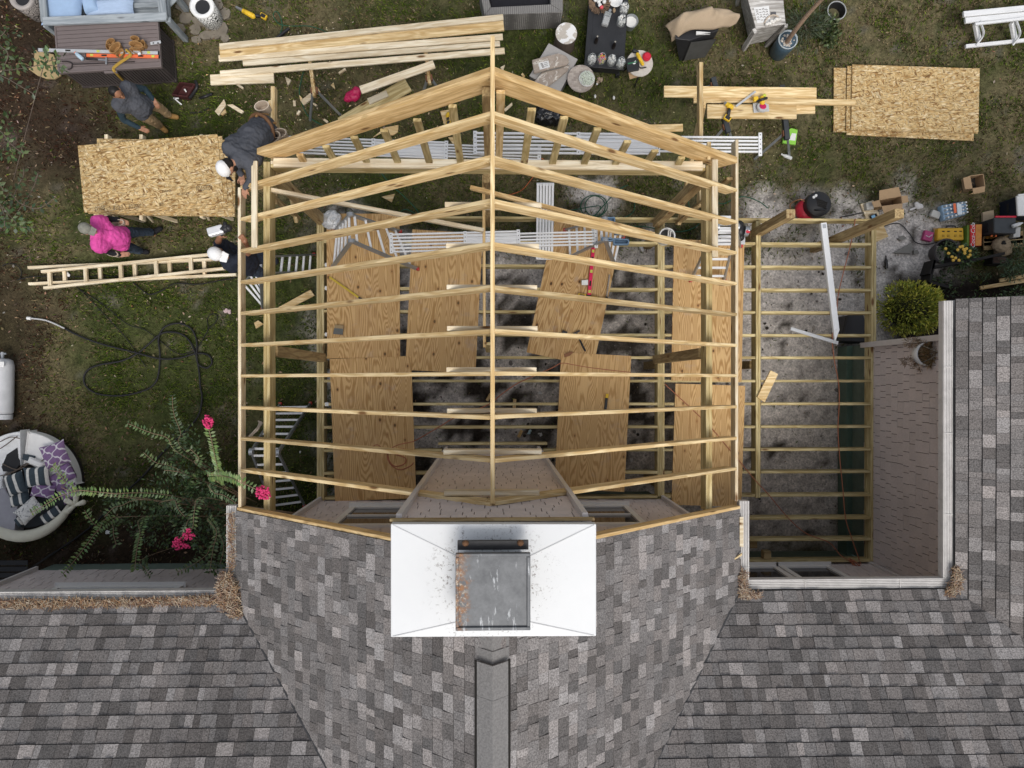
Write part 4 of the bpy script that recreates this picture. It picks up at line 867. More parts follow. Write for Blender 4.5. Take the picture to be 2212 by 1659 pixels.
J2 = JJ(0, 1, head=(758, 322, 1.67), neck=(822, 345, 1.5), shA=(842, 252, 1.4), shB=(842, 468, 1.4), pel=(1050, 400, .97), hipA=(1065, 355, .94), hipB=(1055, 460, .94), knA=(1190, 345, .52), knB=(1140, 487, .52), anA=(1312, 345, .1), anB=(1208, 508, .1), toeA=(1385, 316, .05), toeB=(1270, 520, .05), elA=(942, 232, 1.14), wrA=(1030, 240, 1.02), haA=(1085, 262, 1.0), elB=(932, 512, 1.12), wrB=(1035, 545, 1.0), haB=(1092, 537, .98), face=V3((.85, -.35, -.35)), fwd=V3((.9, -.2, 0)))
p2, L2 = person('man in hot pink shirt, jeans and camouflage cap walking beside the strand board trestles', J2, PINK, BLK, DENIM, BLK, SK2, cap_mat=(CAMO, CAMO), belly=.165, tee=.62)
def pouch(parent, c, w, d, h, rz, mt, name='tool_pouch', items=True):
    m = MB(); R = Matrix.Translation(c) @ Matrix.Rotation(rz, 4, 'Z'); n = 14; vs = []; 
    for z, s in ((0, .8), (h, 1.05), (h, .9), (h * .25, .7)):
        vs += [R @ Vector((math.cos(k * 6.283 / n) * w / 2 * s, (math.sin(k * 6.283 / n)) * d / 2 * s, z)) for k in range(n)]
    m.add(vs, [(i * n + k, i * n + (k + 1) % n, (i + 1) * n + (k + 1) % n, (i + 1) * n + k) for i in range(3) for k in range(n)] + [tuple(range(n))[::-1], tuple(range(3 * n, 4 * n))])
    o = m.build(name, mt, parent, smooth=False)
    return o
pouch(p2, g(0, 1, 1060, 285, .92), .2, .11, .16, .3, CANV); pouch(p2, g(0, 1, 1010, 545, .92), .2, .1, .16, -.2, CANV)
MB().cap(g(0, 1, 1050, 398, 1.1), g(0, 1, 1160, 438, .78), .018, .02).build('hammer_handle', P('tool_wood', (.34, .20, .09), .6), p2, smooth=True)
F = lambda **kw: {k: (at(*v) if isinstance(v, tuple) else v) for k, v in kw.items()}
J3 = F(head=(490, 362, 4.28), neck=(507, 352, 4.22), shA=(497, 321, 4.16), shB=(541, 352, 4.16), pel=(571, 272, 3.55), hipA=(562, 262, 3.5), hipB=(583, 284, 3.5), knA=(585, 284, 3.05), knB=(603, 301, 3.05), anA=(598, 296, 2.68), anB=(614, 312, 2.68), toeA=(588, 306, 2.63), toeB=(604, 323, 2.63), elA=(508, 352, 3.9), wrA=(522, 380, 3.88), haA=(524, 395, 3.92), elB=(544, 384, 4.1), wrB=(530, 406, 4.02), haB=(527, 420, 3.95), face=V3((.25, -.5, -.8)), fwd=V3((-.3, -.4, -.8)), beard=True)
p3, L3 = person('big man in slate shirt bending over the left end of the barge rafter', J3, SLATE, SLATE, KHAKI, LEATHD, SK2, hair=HAIRB, cap_mat=(WCAP, BLK), belly=.2, tee=.9)
bt = MB(); pv_ = []
for k in range(19):
    a = k / 18 * 6.283; ax_ = (J3['shA'] + J3['shB']) / 2 - J3['pel']; e1 = (J3['hipB'] - J3['hipA']).normalized(); e2 = ax_.normalized().cross(e1)
    pv_.append(J3['pel'] + ax_ * .12 + e1 * math.cos(a) * .21 + e2 * math.sin(a) * .205)
bt.tube(pv_, .026); bt.build('tool_belt', LEATHD, p3, smooth=True)
for c, rz in ((at(600, 306, 3.42), .6), (at(575, 240, 3.42), .3), (at(612, 298, 3.38), .2)): pouch(p3, c, .2, .13, .2, rz, CANV)
tp = MB(); tp.box(at(591, 320, 3.60), (.06, .05, .05), rotz(.4)); tp.build('tape_measure', YEL, p3, bevel=.008)
for s_ in (-1, 1):
    a = J3['pel'] + (J3['hipB'] - J3['hipA']).normalized() * s_ * .08 + Z3 * .17; MB().tube([a, a + V3((.02, .05, -.02)), a + V3((.1, .1, -.18))], .018).build('suspender', LEATH, p3)
J4 = JJ(0, 1, head=(1885, 540, 3.62), neck=(1945, 552, 3.47), shA=(1912, 470, 3.33), shB=(1985, 622, 3.33), pel=(2150, 610, 2.78), hipA=(2160, 570, 2.76), hipB=(2150, 660, 2.76), knA=(2290, 570, 2.4), knB=(2235, 690, 2.36), anA=(2370, 600, 2.02), anB=(2275, 740, 2.02), toeA=(2330, 650, 1.97), toeB=(2240, 770, 1.97), elA=(1885, 430, 3.46), wrA=(1905, 375, 3.82), haA=(1915, 340, 3.9), elB=(2150, 520, 3.48), wrB=(2118, 425, 3.86), haB=(2075, 378, 3.95), face=V3((.8, -.25, -.3)), fwd=V3((.9, -.1, 0)), sideB=V3((.5, .7, 0)))
p4, L4 = person('man in navy shirt on a ladder by the left fascia, lifting a nail gun', J4, NAVY, NAVY, DENIM, BLK, SK1, hair=HAIRB, cap_mat=(WCAP, WCAP), belly=.16, sleeves='short', tee=.75, curl=(1.0, .9))
ng = thing('nail_gun', g(0, 1, 1900, 340, 3.9), 'silver nail gun held up in the raised hand of the man on the ladder', 'nail gun')
MB().bar(g(0, 1, 1800, 355, 4.0), g(0, 1, 1935, 318, 4.0), .115, .1).build('magazine', P('bright_aluminium', (.72, .72, .73), .35, .1, 9., .4), ng, bevel=.02)
m = MB(); m.cap(g(0, 1, 1925, 325, 4.0), g(0, 1, 1975, 312, 4.0), .055, .05); m.cap(g(0, 1, 1950, 310, 4.02), g(0, 1, 1945, 275, 4.02), .03); m.build('motor_housing', BLACK, ng, smooth=True)
MB().cap(g(0, 1, 1920, 350, 3.9), g(0, 1, 1915, 372, 3.9), .02).build('grip', BLACK, ng, smooth=True)
# ============================================================= ladders
REDF = P('red_rubber_foot', (.45, .05, .04), .6)
def section(a0, a1, b0, b1, n, t, w=.07, d=.028, mr=None, foot=True):
    for p, q in ((a0, a1), (b0, b1)):
        board('rail', p, q, d, w, mr or ALU, t, up=(b0 - a0).cross(a1 - a0).normalized())
        if foot: MB().box(p + Z3 * .03, (.055, .055, .06)).build('foot', REDF, t, bevel=.01)
    for k in range(n):
        s_ = (k + .6) / n; m = MB(); m.bar(a0.lerp(a1, s_), b0.lerp(b1, s_), .035, .035); m.build('rung', ALUW, t)
def aframe(label, fa, fb, ha, hb, fa2, fb2, n=4, n2=4, mr=None):
    c = (fa + fb + fa2 + fb2) / 4; t = thing('step_ladder', c, label, 'ladder', 'aluminium ladders')
    section(fa, ha, fb, hb, n, t, mr=mr); section(fa2, ha, fb2, hb, n2, t, mr=mr)
    for h_ in (ha, hb): MB().cyl(h_ - (hb - ha).normalized() * .03, h_ + (hb - ha).normalized() * .03, .06, n=14).build('hinge', STEEL, t)
    return t
G1 = lambda x, y, z: g(1, 1, x, y, z); G2 = lambda x, y, z: g(2, 1, x, y, z)
zd = ZD + .045
aframe('articulated ladder on the plywood under the left end of the middle scaffold plank', G1(690, 335, zd), G1(655, 655, zd), G1(815, 195, 2.28), G1(825, 425, 2.28), G1(1250, 345, zd), G1(1400, 668, zd), 5, 5, STEEL)
t = aframe('articulated ladder with blue tool trays under the right end of the middle scaffold plank', G2(455, 330, zd), G2(465, 575, zd), G2(800, 235, 2.3), G2(805, 415, 2.3), G2(960, 390, zd), G2(893, 650, zd), 5, 4, STEEL)
TRAYB = P('dusty_blue_plastic', (.12, .20, .30), .5, .2, 9.)
for i, (x0, y0, x1, y1, lb) in enumerate(((795, 225, 885, 325, 'dusty blue tool tray on the ladder top, upper left one'), (890, 300, 1030, 362, 'dusty blue tool tray hanging right of the ladder hinge'), (780, 395, 870, 420, 'narrow dusty blue tray below the rafter by the ladder hinge'), (880, 405, 1005, 452, 'dusty blue tool tray on the ladder, nearest the plywood'))):
    q = [G2(x0, y0, 2.32), G2(x1, y0 + (8 if i else -3), 2.32), G2(x1, y1, 2.32), G2(x0, y1, 2.32)]; c = sum(q, V3()) / 4
    tt = thing('tool_tray', c - Z3 * .08, lb, 'tray', 'blue tool trays'); MB().quadbox(q, 2.24, 2.26).build('bottom', TRAYB, tt)
    for k in range(4): a, b = q[k], q[(k + 1) % 4]; MB().bar(V3((a.x, a.y, 2.30)), V3((b.x, b.y, 2.30)), .022, .08).build('side', TRAYB, tt, bevel=.005)
    if not i: MB().cyl(c + Z3 * .0 - V3((0, .03, .06)), c + Z3 * .03 - V3((0, .03, 0)), .05, n=14).build('cup_holder', TRAYB, tt)
aframe('ladder standing below the left fascia where the navy shirted man climbs', G1(505, 540, .03), G1(495, 690, .03), G1(60, 560, 2.2), G1(40, 700, 2.2), G1(-120, 820, .03), G1(60, 1010, .03), 7, 6, STEEL)
G12 = lambda x, y, z: g(1, 2, x, y, z)
aframe('articulated ladder with red feet in the dark gap behind the pink blossom', G12(475, 165, .03), G12(215, 170, .03), G12(190, 590, 1.75), G12(-40, 585, 1.75), G12(420, 1050, .03), G12(150, 1090, .03), 7, 7, STEEL)
aframe('step ladder standing on the plywood under the right beam', G2(1540, 768, zd), G2(1830, 768, zd), G2(1770, 300, 2.7), G2(1940, 300, 2.7), G2(1620, 470, zd), G2(1975, 470, zd), 6, 5, STEEL)
t = thing('extension_ladder', g(3, 0, 1950, 220, .1), 'aluminium ladder lying on the lawn at the upper right corner', 'ladder', 'aluminium ladders')
for a, b, w, z in (((1685, 125), (2400, 55), .10, .42), ((1700, 180), (2400, 112), .10, .40), ((1785, 210), (2400, 140), .045, .44), ((1705, 402), (2400, 330), .065, .12)):
    board('rail', g(3, 0, *a, z), g(3, 0, *b, z), w, .05, ALUW, t)
for x in (1790, 2105): 
    MB().bar(g(3, 0, x, 195, .36), g(3, 0, x + 30, 350, .10), .09, .06).build('rung', ALUW, t, bevel=.006)
    MB().tube(cr([g(3, 0, x + 40, 180, .42), g(3, 0, x + 70, 270, .34), g(3, 0, x + 60, 320, .25), g(3, 0, x + 10, 390, .15)]), .022, 6).build('bracket', ALU, t)
for (pts, z, lb) in ((((250, 655), (2060, 575), (255, 795), (2045, 715)), .05, 'lower lumber ladder frame lying on the lawn behind the pink shirted man'), (((365, 690), (1830, 540), (385, 830), (1980, 657)), .12, 'upper lumber ladder frame lying skewed across the other on the lawn')):
    a0, a1, b0, b1 = [g(0, 1, *p, z) for p in pts]; t = thing('lumber_ladder', (a0 + b1) / 2 - Z3 * z, lb, 'ladder frame', 'lumber ladder frames')
    for p, q in ((a0, a1), (b0, b1)): board('rail', p, q, .05, .09, PALE, t)
    xs_ = (555, 860, 1160, 1462, 1762) if z < .1 else (428, 738, 1040, 1345, 1645)
    for x in xs_:
        s_ = (x - pts[0][0]) / (pts[1][0] - pts[0][0]); s2 = (x + 8 - pts[2][0]) / (pts[3][0] - pts[2][0])
        board('rung', a0.lerp(a1, s_), b0.lerp(b1, s2), .065, .06, PALE, t)
# ============================================================= FURNITURE AND CLUTTER AT THE TOP LEFT
G = lambda x, y, z=0.: g(0, 0, x, y, z)
# garden sofa of grey painted wood, blue cushions
so = thing('garden_sofa', G(900, 60, 0), 'grey painted slatted garden sofa standing against the brown deck box', 'sofa')
board('back_rail', G(375, 187, .78), G(1440, 145, .78), .14, .05, SOFAW, so); board('arm', G(1415, 168, .77), G(1385, -120, .77), .14, .05, SOFAW, so); board('arm', G(390, 190, .77), G(360, -120, .77), .12, .05, SOFAW, so)
for a, b, z in (((1440, 60), (1560, -60), .5), ((1140, 50), (1450, 40), .55), ((1160, 110), (1450, 100), .42), ((700, 20), (1400, 5), .40), ((700, 110), (1420, 80), .38)): board('slat', G(*a, z), G(*b, z), .09, .03, SOFAW, so)
board('seat_slat', G(430, 60, .36), G(1450, 30, .36), .18, .03, SOFAW, so); board('seat_slat', G(430, -30, .36), G(1450, -60, .36), .18, .03, SOFAW, so); board('seat_slat', G(470, 130, .36), G(1430, 95, .36), .14, .03, SOFAW, so)
for x, y in ((1455, 175), (400, 215), (1460, -100), (360, -110)): 
    p = G(x, y, .72); board('leg', (p.x, p.y, 0), (p.x, p.y, .74), .09, .09, SOFAW, so, up=V3((0, 1, 0)))
for z in (.22, .45, .6): board('side_rail', G(1460, 160, z), G(1440, -110, z), .05, .08, SOFAW, so)
SKY = P('pale_blue_fabric', (.30, .42, .60), .85, .12, 9., bump=.5); 
def pil(label, c, w, d, h, rz, mt, name='cushion', grp=None, tilt=0., rx=0., cat='cushion'):
    o = MB().pillow(TR(c, rz, rx, tilt), w, d, h).build(name, mt); return tag(o, label, cat, grp)
pil('big square pale blue seat cushion at the left end of the sofa', G(545, 55, .62), .72, .72, .22, -.06, SKY, grp='pale blue cushions'); pil('rumpled pale blue pillow lying on the open sofa slats', G(945, 80, .62), .92, .34, .22, .08, P('pale_blue_striped_cotton', (.36, .46, .62), .85, .2, 10., bump=.6, stretch=(1, 8, 1)), grp='pale blue cushions'); pil('narrow pale blue pillow standing behind the rumpled pillow', G(785, 20, .68), .28, .45, .25, .2, SKY, grp='pale blue cushions')
# deck box
DBX = P('brown_resin', (.165, .135, .13), .6, .12, 6., bump=.1); DBD = P('dark_brown_resin', (.075, .062, .06), .65, .15, 6.)
zb = .74; bx_ = thing('deck_box', G(1000, 450, 0), 'brown resin deck box with tools spread on its ridged lid', 'storage box')
c0, c1, c2, c3 = G(450, 213, zb), G(1370, 173, zb), G(1390, 573, zb), G(517, 640, zb)
cc_ = (c0 + c1 + c2 + c3) / 4; X = ((c1 - c0) + (c2 - c3)) / 2; Yv = ((c0 - c3) + (c1 - c2)) / 2; lx, ly = X.length, Yv.length; RB = math.atan2(X.y, X.x)
MWB = Matrix.Translation(V3((cc_.x, cc_.y, 0))) @ Matrix.Rotation(RB, 4, 'Z'); RB3 = MWB.to_3x3()
m = MB(); n = 11
for k in range(n): m.box(MWB @ V3((0, (k + .5 - n / 2) * (ly - .06) / n, zb - .03)), (lx - .06, (ly - .06) / n - .006, .06), RB3)
for sy in (-1, 1): m.box(MWB @ V3((0, sy * (ly / 2 - .015), zb - .025)), (lx, .03, .07), RB3)
for sx in (-1, 1): m.box(MWB @ V3((sx * (lx / 2 - .015), 0, zb - .025)), (.03, ly - .06, .07), RB3)
m.build('lid', DBX, bx_, bevel=.006)
m = MB(); m.box(MWB @ V3((0, 0, zb / 2 - .04)), (lx - .12, ly - .12, zb - .08), RB3)
for k in range(30):
    x = (k + .5 - 15) * (lx - .12) / 30
    for sy in (-1, 1): m.box(MWB @ V3((x, sy * (ly / 2 - .05), zb / 2 - .06)), ((lx - .12) / 30 * .72, .02, zb - .16), RB3)
for k in range(13):
    y = (k + .5 - 6.5) * (ly - .12) / 13
    for sx in (-1, 1): m.box(MWB @ V3((sx * (lx / 2 - .05), y, zb / 2 - .06)), (.02, (ly - .12) / 13 * .72, zb - .16), RB3)
for z in (.04, zb - .1): m.box(MWB @ V3((0, 0, z)), (lx - .07, ly - .07, .06), RB3)
m.build('body', DBD, bx_)
MB().box(G(960, 625, zb - .02), (.22, .04, .05), RB3).build('latch', DBX, bx_, bevel=.006)
zt = zb + .005
def level(name, a, b, w, h, z, mt, label, cat='spirit level'):
    a = at(*a, z) if isinstance(a, tuple) else a; b = at(*b, z) if isinstance(b, tuple) else b
    t = thing(name, (a + b) / 2, label, cat); MB().bar(a + Z3 * h / 2, b + Z3 * h / 2, w, h).build('rail', mt, t, bevel=.003)
    for s_ in (.08, .5, .92):
        c = a.lerp(b, s_); MB().box(c + Z3 * (h + .002), (.05, w * .7, .006), frame(a, b)).build('vial', P('vial_yellow', (.5, .55, .1), .2), t); 
    for s_ in (.25, .75): MB().box(a.lerp(b, s_) + Z3 * (h + .001), (.09, w * .5, .004), frame(a, b)).build('slot', DARK, t)
    for s_ in (0, 1): MB().box(a.lerp(b, s_) + Z3 * h / 2, (.016, w + .006, h + .006), frame(a, b)).build('end_cap', BLACK, t)
    return t
q = lambda x, y: (x / 4, y / 4)
level('spirit_level', q(335, 436), q(1375, 463), .055, .03, zt, ALU, 'very long bare aluminium spirit level lying along the deck box lid')
level('spirit_level', q(750, 482), q(1380, 494), .055, .03, zt, ORANGE, 'orange spirit level in front of the long bare one on the deck box')
t = thing('drink_bottle', G(690, 490, zt), 'clear bottle of blue drink with orange cap lying on the deck box', 'bottle')
MB().lathe([(.022, 0), (.034, .01), (.036, .1), (.03, .14), (.016, .18), (.016, .19)], G(718, 515, zt + .036), 14, G(650, 455, zt + .036) - G(718, 515, zt + .036)).build('bottle_body', P('pale_blue_plastic', (.45, .58, .68), .25, .2, 20.), t, smooth=True)
MB().cyl(G(663, 467, zt + .036), G(648, 453, zt + .036), .019).build('bottle_cap', ORANGE, t)
def hammer(a, b, label, z, hm=None, grp=None):
    t = thing('hammer', (a + b) / 2, label, 'hammer', grp); MB().cap(a + Z3 * .018, a.lerp(b, .55) + Z3 * .018, .018, .016).build('grip', BLACK, t, smooth=True); MB().bar(a.lerp(b, .5) + Z3 * .018, b + Z3 * .018, .022, .014).build('shaft', hm or STEEL, t)
    d = (b - a).normalized(); s_ = V3((-d.y, d.x, 0)); m = MB(); m.cap(b - s_ * .06 + Z3 * .02, b + s_ * .035 + Z3 * .02, .017); m.bar(b + s_ * .03 + Z3 * .02, b + s_ * .10 - d * .03 + Z3 * .02, .03, .012); m.build('head', hm or STEEL, t, bevel=.002); return t
hammer(G(752, 512, zt), G(925, 525, zt), 'black gripped claw hammer on the deck box below the orange level', zt)
m = MB(); m.tube(cr([G(535, 530, zt + .012), G(590, 532, zt + .012), G(622, 550, zt + .012), G(615, 590, zt + .012), G(585, 598, zt + .012)]), .011); m.tube([G(622, 555, zt + .012), G(900, 545, zt + .012), G(1165, 533, zt + .012)], .009)
tag(m.build('pry_bar', P('dark_steel', (.05, .04, .04), .5, .3, 20., .5)), 'thin dark forked pry bar along the front edge of the deck box lid', 'pry bar')
tb = thing('tool_belt', G(1100, 440, zt), 'tan leather tool belt with open pouches heaped on the deck box', 'tool belt')
for x, y, w, d, h, rz in ((985, 385, .15, .10, .12, .4), (1025, 440, .24, .13, .13, .8), (1060, 480, .17, .11, .10, .9), (1195, 360, .15, .09, .13, -.1), (1205, 415, .24, .12, .13, -.2), (1190, 455, .2, .1, .09, -.3), (1262, 400, .07, .12, .12, .1), (960, 420, .08, .14, .1, .2)): pouch(tb, G(x, y, zt), w, d, h, rz, LEATH)
MB().tube(cr([G(1090, 430, zt + .05), G(1130, 470, zt + .06), G(1100, 500, zt + .05), G(1040, 540, zt + .03), G(985, 585, zt + .015), G(985, 610, zt + .015), G(1010, 640, zt - .1), G(1060, 690, zt - .45)]), .024, 5).build('belt_strap', P('yellow_webbing', (.42, .27, .05), .8), tb)
MB().box(G(1205, 465, zt + .1), (.05, .035, .02), rotz(.3)).build('pencil_box', WHITE, tb)
t = thing('metal_bracket', G(1345, 370, zt), 'small silver slotted bracket at the right edge of the deck box lid', 'bracket'); MB().bar(G(1300, 376, zt + .01), G(1390, 362, zt + .01), .05, .012).build('plate', ALU, t)
for x in (1325, 1365): MB().box(G(x, 371, zt + .018), (.025, .02, .003)).build('hole', DARK, t)
m = MB(); pts = [G(300, 432, .12), G(462, 470, .12), G(525, 650, .12), G(470, 682, .12), G(400, 680, .12), G(320, 650, .12), G(245, 595, .12), G(290, 575, .12)]; m.quadbox(pts, .09, .12)
tag(m.build('plywood_offcut', P('tan_hardboard', (.36, .27, .14), .8, .2, 12.)), 'tan offcut with a rounded end sticking out left of the deck box', 'offcut')
# pierced garden stools
def swirl_mat(name, a, b, sc=13.):
    n = NT(name); v = n.coord(); o = n.vor(v, 9., 'F1', .2); w = n.math('SINE', n.math('MULTIPLY', o.outputs['Distance'], 26.))
    return n.out(n.mix(n.ramp(w, [(.35, 0.), (.5, 1.)]), a, b), .5, 0, w, .3)
SWL = swirl_mat('pierced_white_ceramic', (.72, .72, .70), (.03, .03, .03)); SWG = swirl_mat('pierced_grey_ceramic', (.30, .27, .25), (.03, .028, .026))
CRM = P('white_ceramic', (.78, .78, .77), .35, .06, 8.)
for c, mt, top, lb in ((G(1845, 182, 0), SWL, CRM, 'white pierced ceramic garden stool with a dark hollow top on the flagstones'), (G(352, 112, 0), SWG, P('grey_ceramic', (.34, .31, .29), .4), 'grey pierced garden stool cut off at the left of the sofa')):
    t = thing('garden_stool', c, lb, 'garden stool', 'pierced garden stools')
    MB().lathe([(.17, 0), (.185, .02), (.205, .25), (.215, .5), (.2, .5), (.19, .25)], c, 28, cap=False).build('drum', mt, t, smooth=True); MB().lathe([(.218, .5), (.218, .54), (.16, .55), (.13, .5)], c, 28, cap=False).build('rim', top, t, smooth=True); MB().lathe([(.0, .49), (.16, .50)], c, 28, cap=False).build('hollow', BLACK, t)
# tool bag, yellow tools, black pipe on the grass
t = thing('tool_bag', G(1620, 800, 0), 'open black and dark red tool bag on the grass beside the khaki trousered man', 'tool bag')
m = MB().lathe([(.16, 0), (.19, .02), (.2, .2), (.17, .22), (.15, .08)], (0, 0, 0), 4); mb_ = Matrix.Translation(G(1625, 810, 0)) @ Matrix.Rotation(.45, 4, 'Z') @ Matrix.Diagonal((1.25, .8, 1, 1)); m.v = [mb_ @ p for p in m.v]; m.build('body', P('black_nylon', (.03, .022, .022), .8, .4, 16., col2=(.10, .02, .02)), t, bevel=.02)
MB().tube(cr([G(1640, 850, .2), G(1700, 760, .34), G(1690, 700, .3)]), .03).build('handle', BLACK, t, smooth=True); MB().cap(G(1725, 850, .05), G(1825, 815, .05), .022, .03).build('driver_handle', BLACK, t, smooth=True)
for a, b in (((1500, 845), (1570, 905)), ((1505, 850), (1545, 850)), ((1595, 770), (1610, 795))): MB().bar(G(*a, .16), G(*b, .16), .022, .01).build('white_tool', WHITE, t)
MB().tube(cr([G(1640, 975, .01), G(1730, 970, .01), G(1790, 940, .01), G(1810, 910, .02)]), .008).build('strap', BLACK, t)
def drill(label, body, chuck, grip, z, cat='drill', name='cordless_drill', grp='cordless tools', sc=1.):
    t = thing(name, (body + grip) / 2, label, cat, grp); u = (chuck - body).normalized()
    MB().cap(body + Z3 * .05, body.lerp(chuck, .55) + Z3 * .05, .038 * sc, .034 * sc).build('motor_housing', YEL, t, smooth=True); MB().cyl(body.lerp(chuck, .5) + Z3 * .05, chuck + Z3 * .05, .03 * sc, .018 * sc).build('chuck', P('chuck_steel', (.3, .3, .3), .35, .2, 20., .7), t, smooth=False)
    MB().cap(body.lerp(chuck, .15) + Z3 * .045, grip + Z3 * .045, .024 * sc, .026 * sc).build('grip', BLACK, t, smooth=True); g2 = grip + (grip - body).normalized() * .04; MB().box(g2 + Z3 * .04, (.10 * sc, .07 * sc, .06), frame(body, chuck)).build('battery', YEL, t, bevel=.01)
    MB().box(g2 + Z3 * .072, (.07 * sc, .05 * sc, .008), frame(body, chuck)).build('battery_label', BLACK, t); return t
A0 = lambda x, y, z: at(x, y, z)
drill('yellow and black cordless nailer lying on the grass near the white stool', A0(549, 38, .02), A0(512, 18, .02), A0(566, 38, .02), 0, 'nailer', 'cordless_nailer', sc=1.3)
m = MB(); m.cyl(g(1, 0, 180, 330, .04), g(1, 0, 285, 245, .04), .028); tag(m.build('black_tube', BLACK), 'short black tube lying in the grass above the lumber pile', 'tube')
HOSEG = P('green_hose', (.02, .10, .055), .5, .15, 8.)
def cord(name, pts, r_, mt, label, cat, grp=None, n=6, extra=None):
    z0 = .012; m = MB(); p = cr([V3((a.x, a.y, a.z)) for a in pts], n); m.tube(p, r_, 6); return tag(m.build(name, mt, smooth=True), label, cat, grp)
gz = lambda c, r, pts, z=.02: [g(c, r, x, y, z + .006 * (i % 3)) for i, (x, y) in enumerate(pts)]
cord('hose', gz(1, 0, [(190, 330), (225, 240), (215, 160), (180, 100), (150, 120), (165, 170), (210, 210), (300, 225), (450, 225), (560, 255), (630, 295)]), .008, HOSEG, 'thin green air hose curling by the black tube above the lumber', 'hose')
cord('hose', gz(1, 0, [(410, 620), (385, 720), (375, 800), (400, 900), (450, 1000), (550, 1070), (660, 1105), (760, 1180), (1000, 1400), (1160, 1590), (1260, 1680), (1370, 1790), (1420, 1850), (1480, 1840), (1600, 1900), (1500, 1930), (1400, 1860), (1300, 1810), (1250, 1830)]), .009, HOSEG, 'green air hose winding from the left sawhorse under the roof frame', 'hose')
lp = []
for k in range(26): a = k * .75; lp.append((660 + 70 * math.sin(a * .13) + 95 * math.cos(a), 120 + 90 * math.sin(a)))
cord('hose', gz(2, 1, [(480, 160), (560, 150)] + lp[:20] + [(900, 0), (1000, -60)]), .009, HOSEG, 'coil of green air hose behind the right rear of the deck', 'hose')
cord('hose', gz(2, 1, [(920, -20), (1030, 30), (1060, 120), (1030, 190), (900, 260), (1000, 295), (1150, 300), (1400, 345), (1550, 320), (1620, 260), (1560, 180), (1525, 100), (1545, 40), (1640, 15), (1800, 100), (1900, 70), (2000, 40), (2130, 80), (2212, 140)]), .009, HOSEG, 'green air hose running along the deck front towards the compressor', 'hose')
ORC = P('orange_cord', (.52, .14, .05), .6)
cord('power_cable', [g(2, 0, *p, .02) for p in ((200, 1390), (240, 1370), (275, 1380), (280, 1420), (230, 1480), (190, 1520), (150, 1570), (100, 1630), (40, 1665), (-60, 1690))], .008, ORC, 'orange cord on the grass in front of the frame centre', 'cord')
cord('power_cable', [g(3, 1, *p, z) for *p, z in ((755, 230, ZD + .02), (715, 450, ZD + .02), (650, 700, ZD + .02), (605, 900, ZD + .02), (590, 1080, ZD + .02), (555, 1250, ZD + .02), (575, 1460, ZD + .02), (610, 1650, ZD + .02), (615, 1830, ZD + .02), (605, 2050, ZD + .02), (620, 2300, ZD + .02), (650, 2600, ZD + .02), (670, 2820, ZD + .02), (720, 2980, ZD + .02), (790, 3180, ZD + .03), (835, 3290, ZD + .1))], .008, P('copper_red_cord', (.36, .13, .07), .6), 'copper red cord running down across the joists of the right deck', 'cord')
cord('power_cable', [g(2, 2, *p, z) for *p, z in ((-680, 700, ZD + .04), (-1050, 740, ZD + .05), (-1070, 560, ZD + .05), (-1000, 530, ZD + .05), (-900, 575, ZD + .05), (-700, 500, ZD + .05), (-480, 330, ZD + .03), (-200, 180, ZD + .03), (20, 30, ZD + .03), (220, -100, ZD + .05), (420, -180, ZD + .05), (750, -140, ZD + .05), (1020, -100, ZD + .05))], .009, MATS['copper_red_cord'], 'copper cord lying across the plywood sheets near the chimney', 'cord') if False else None
c2 = [(1000, 560), (1010, 540), (1050, 525), (1100, 560), (1140, 570), (1230, 525), (1360, 495), (1480, 430), (1600, 360), (1700, 300), (1860, 240), (2020, 170), (2120, 90), (2250, 0), (2380, -60), (2560, -140), (2640, -180), (2750, -165), (2900, -140), (3240, -100)]
cord('power_cable', [g(1, 2, x, y, ZD + .04) for x, y in c2], .009, MATS['copper_red_cord'], 'copper cord stretched from the lower left plywood to the right plywood', 'cord')
cord('power_cable', [g(1, 2, x, y, ZD + .05) for x, y in ((1130, 570), (1150, 660), (1200, 710), (1280, 690), (1290, 640), (1200, 600), (1270, 560), (1300, 585), (1240, 560), (1140, 600), (1160, 690), (1240, 740), (1330, 710), (1360, 680))], .009, MATS['copper_red_cord'], 'loop of copper cord curled up on the lower left plywood', 'cord')
cord('power_cable', [g(2, 2, x, y, z) for x, y, z in ((1320, 0, ZD + .04), (1450, 120, ZD + .05), (1600, 260, ZD + .05), (1740, 400, ZD + .05), (1890, 580, ZD + .06), (1960, 660, ZD + .06), (2100, 830, ZD + .03), (2212, 950, ZD + .03), (2380, 1150, ZD + .03), (2540, 1290, ZD + .03), (2740, 1370, ZD + .03), (2840, 1480, ZD + .03), (2960, 1560, ZD + .06), (3040, 1640, ZD + .2))], .008, MATS['copper_red_cord'], 'copper cord slanting from the right plywood to the court corner', 'cord')
t_ = MB()
for k in range(9):
    a = g(3, 2, 700 + rnd.uniform(-20, 20), 1520 + rnd.uniform(-20, 10), ZD + .05); b = g(3, 2, 835, 1625, ZD + .15); t_.tube(cr([a, a.lerp(b, .5) + V3((rnd.uniform(-.06, .06), rnd.uniform(-.06, .06), .03)), b]), .006, 4)
tag(t_.build('cable_bundle', MATS['copper_red_cord']), 'tangled copper cable bundle at the corner of the court wall', 'cable')
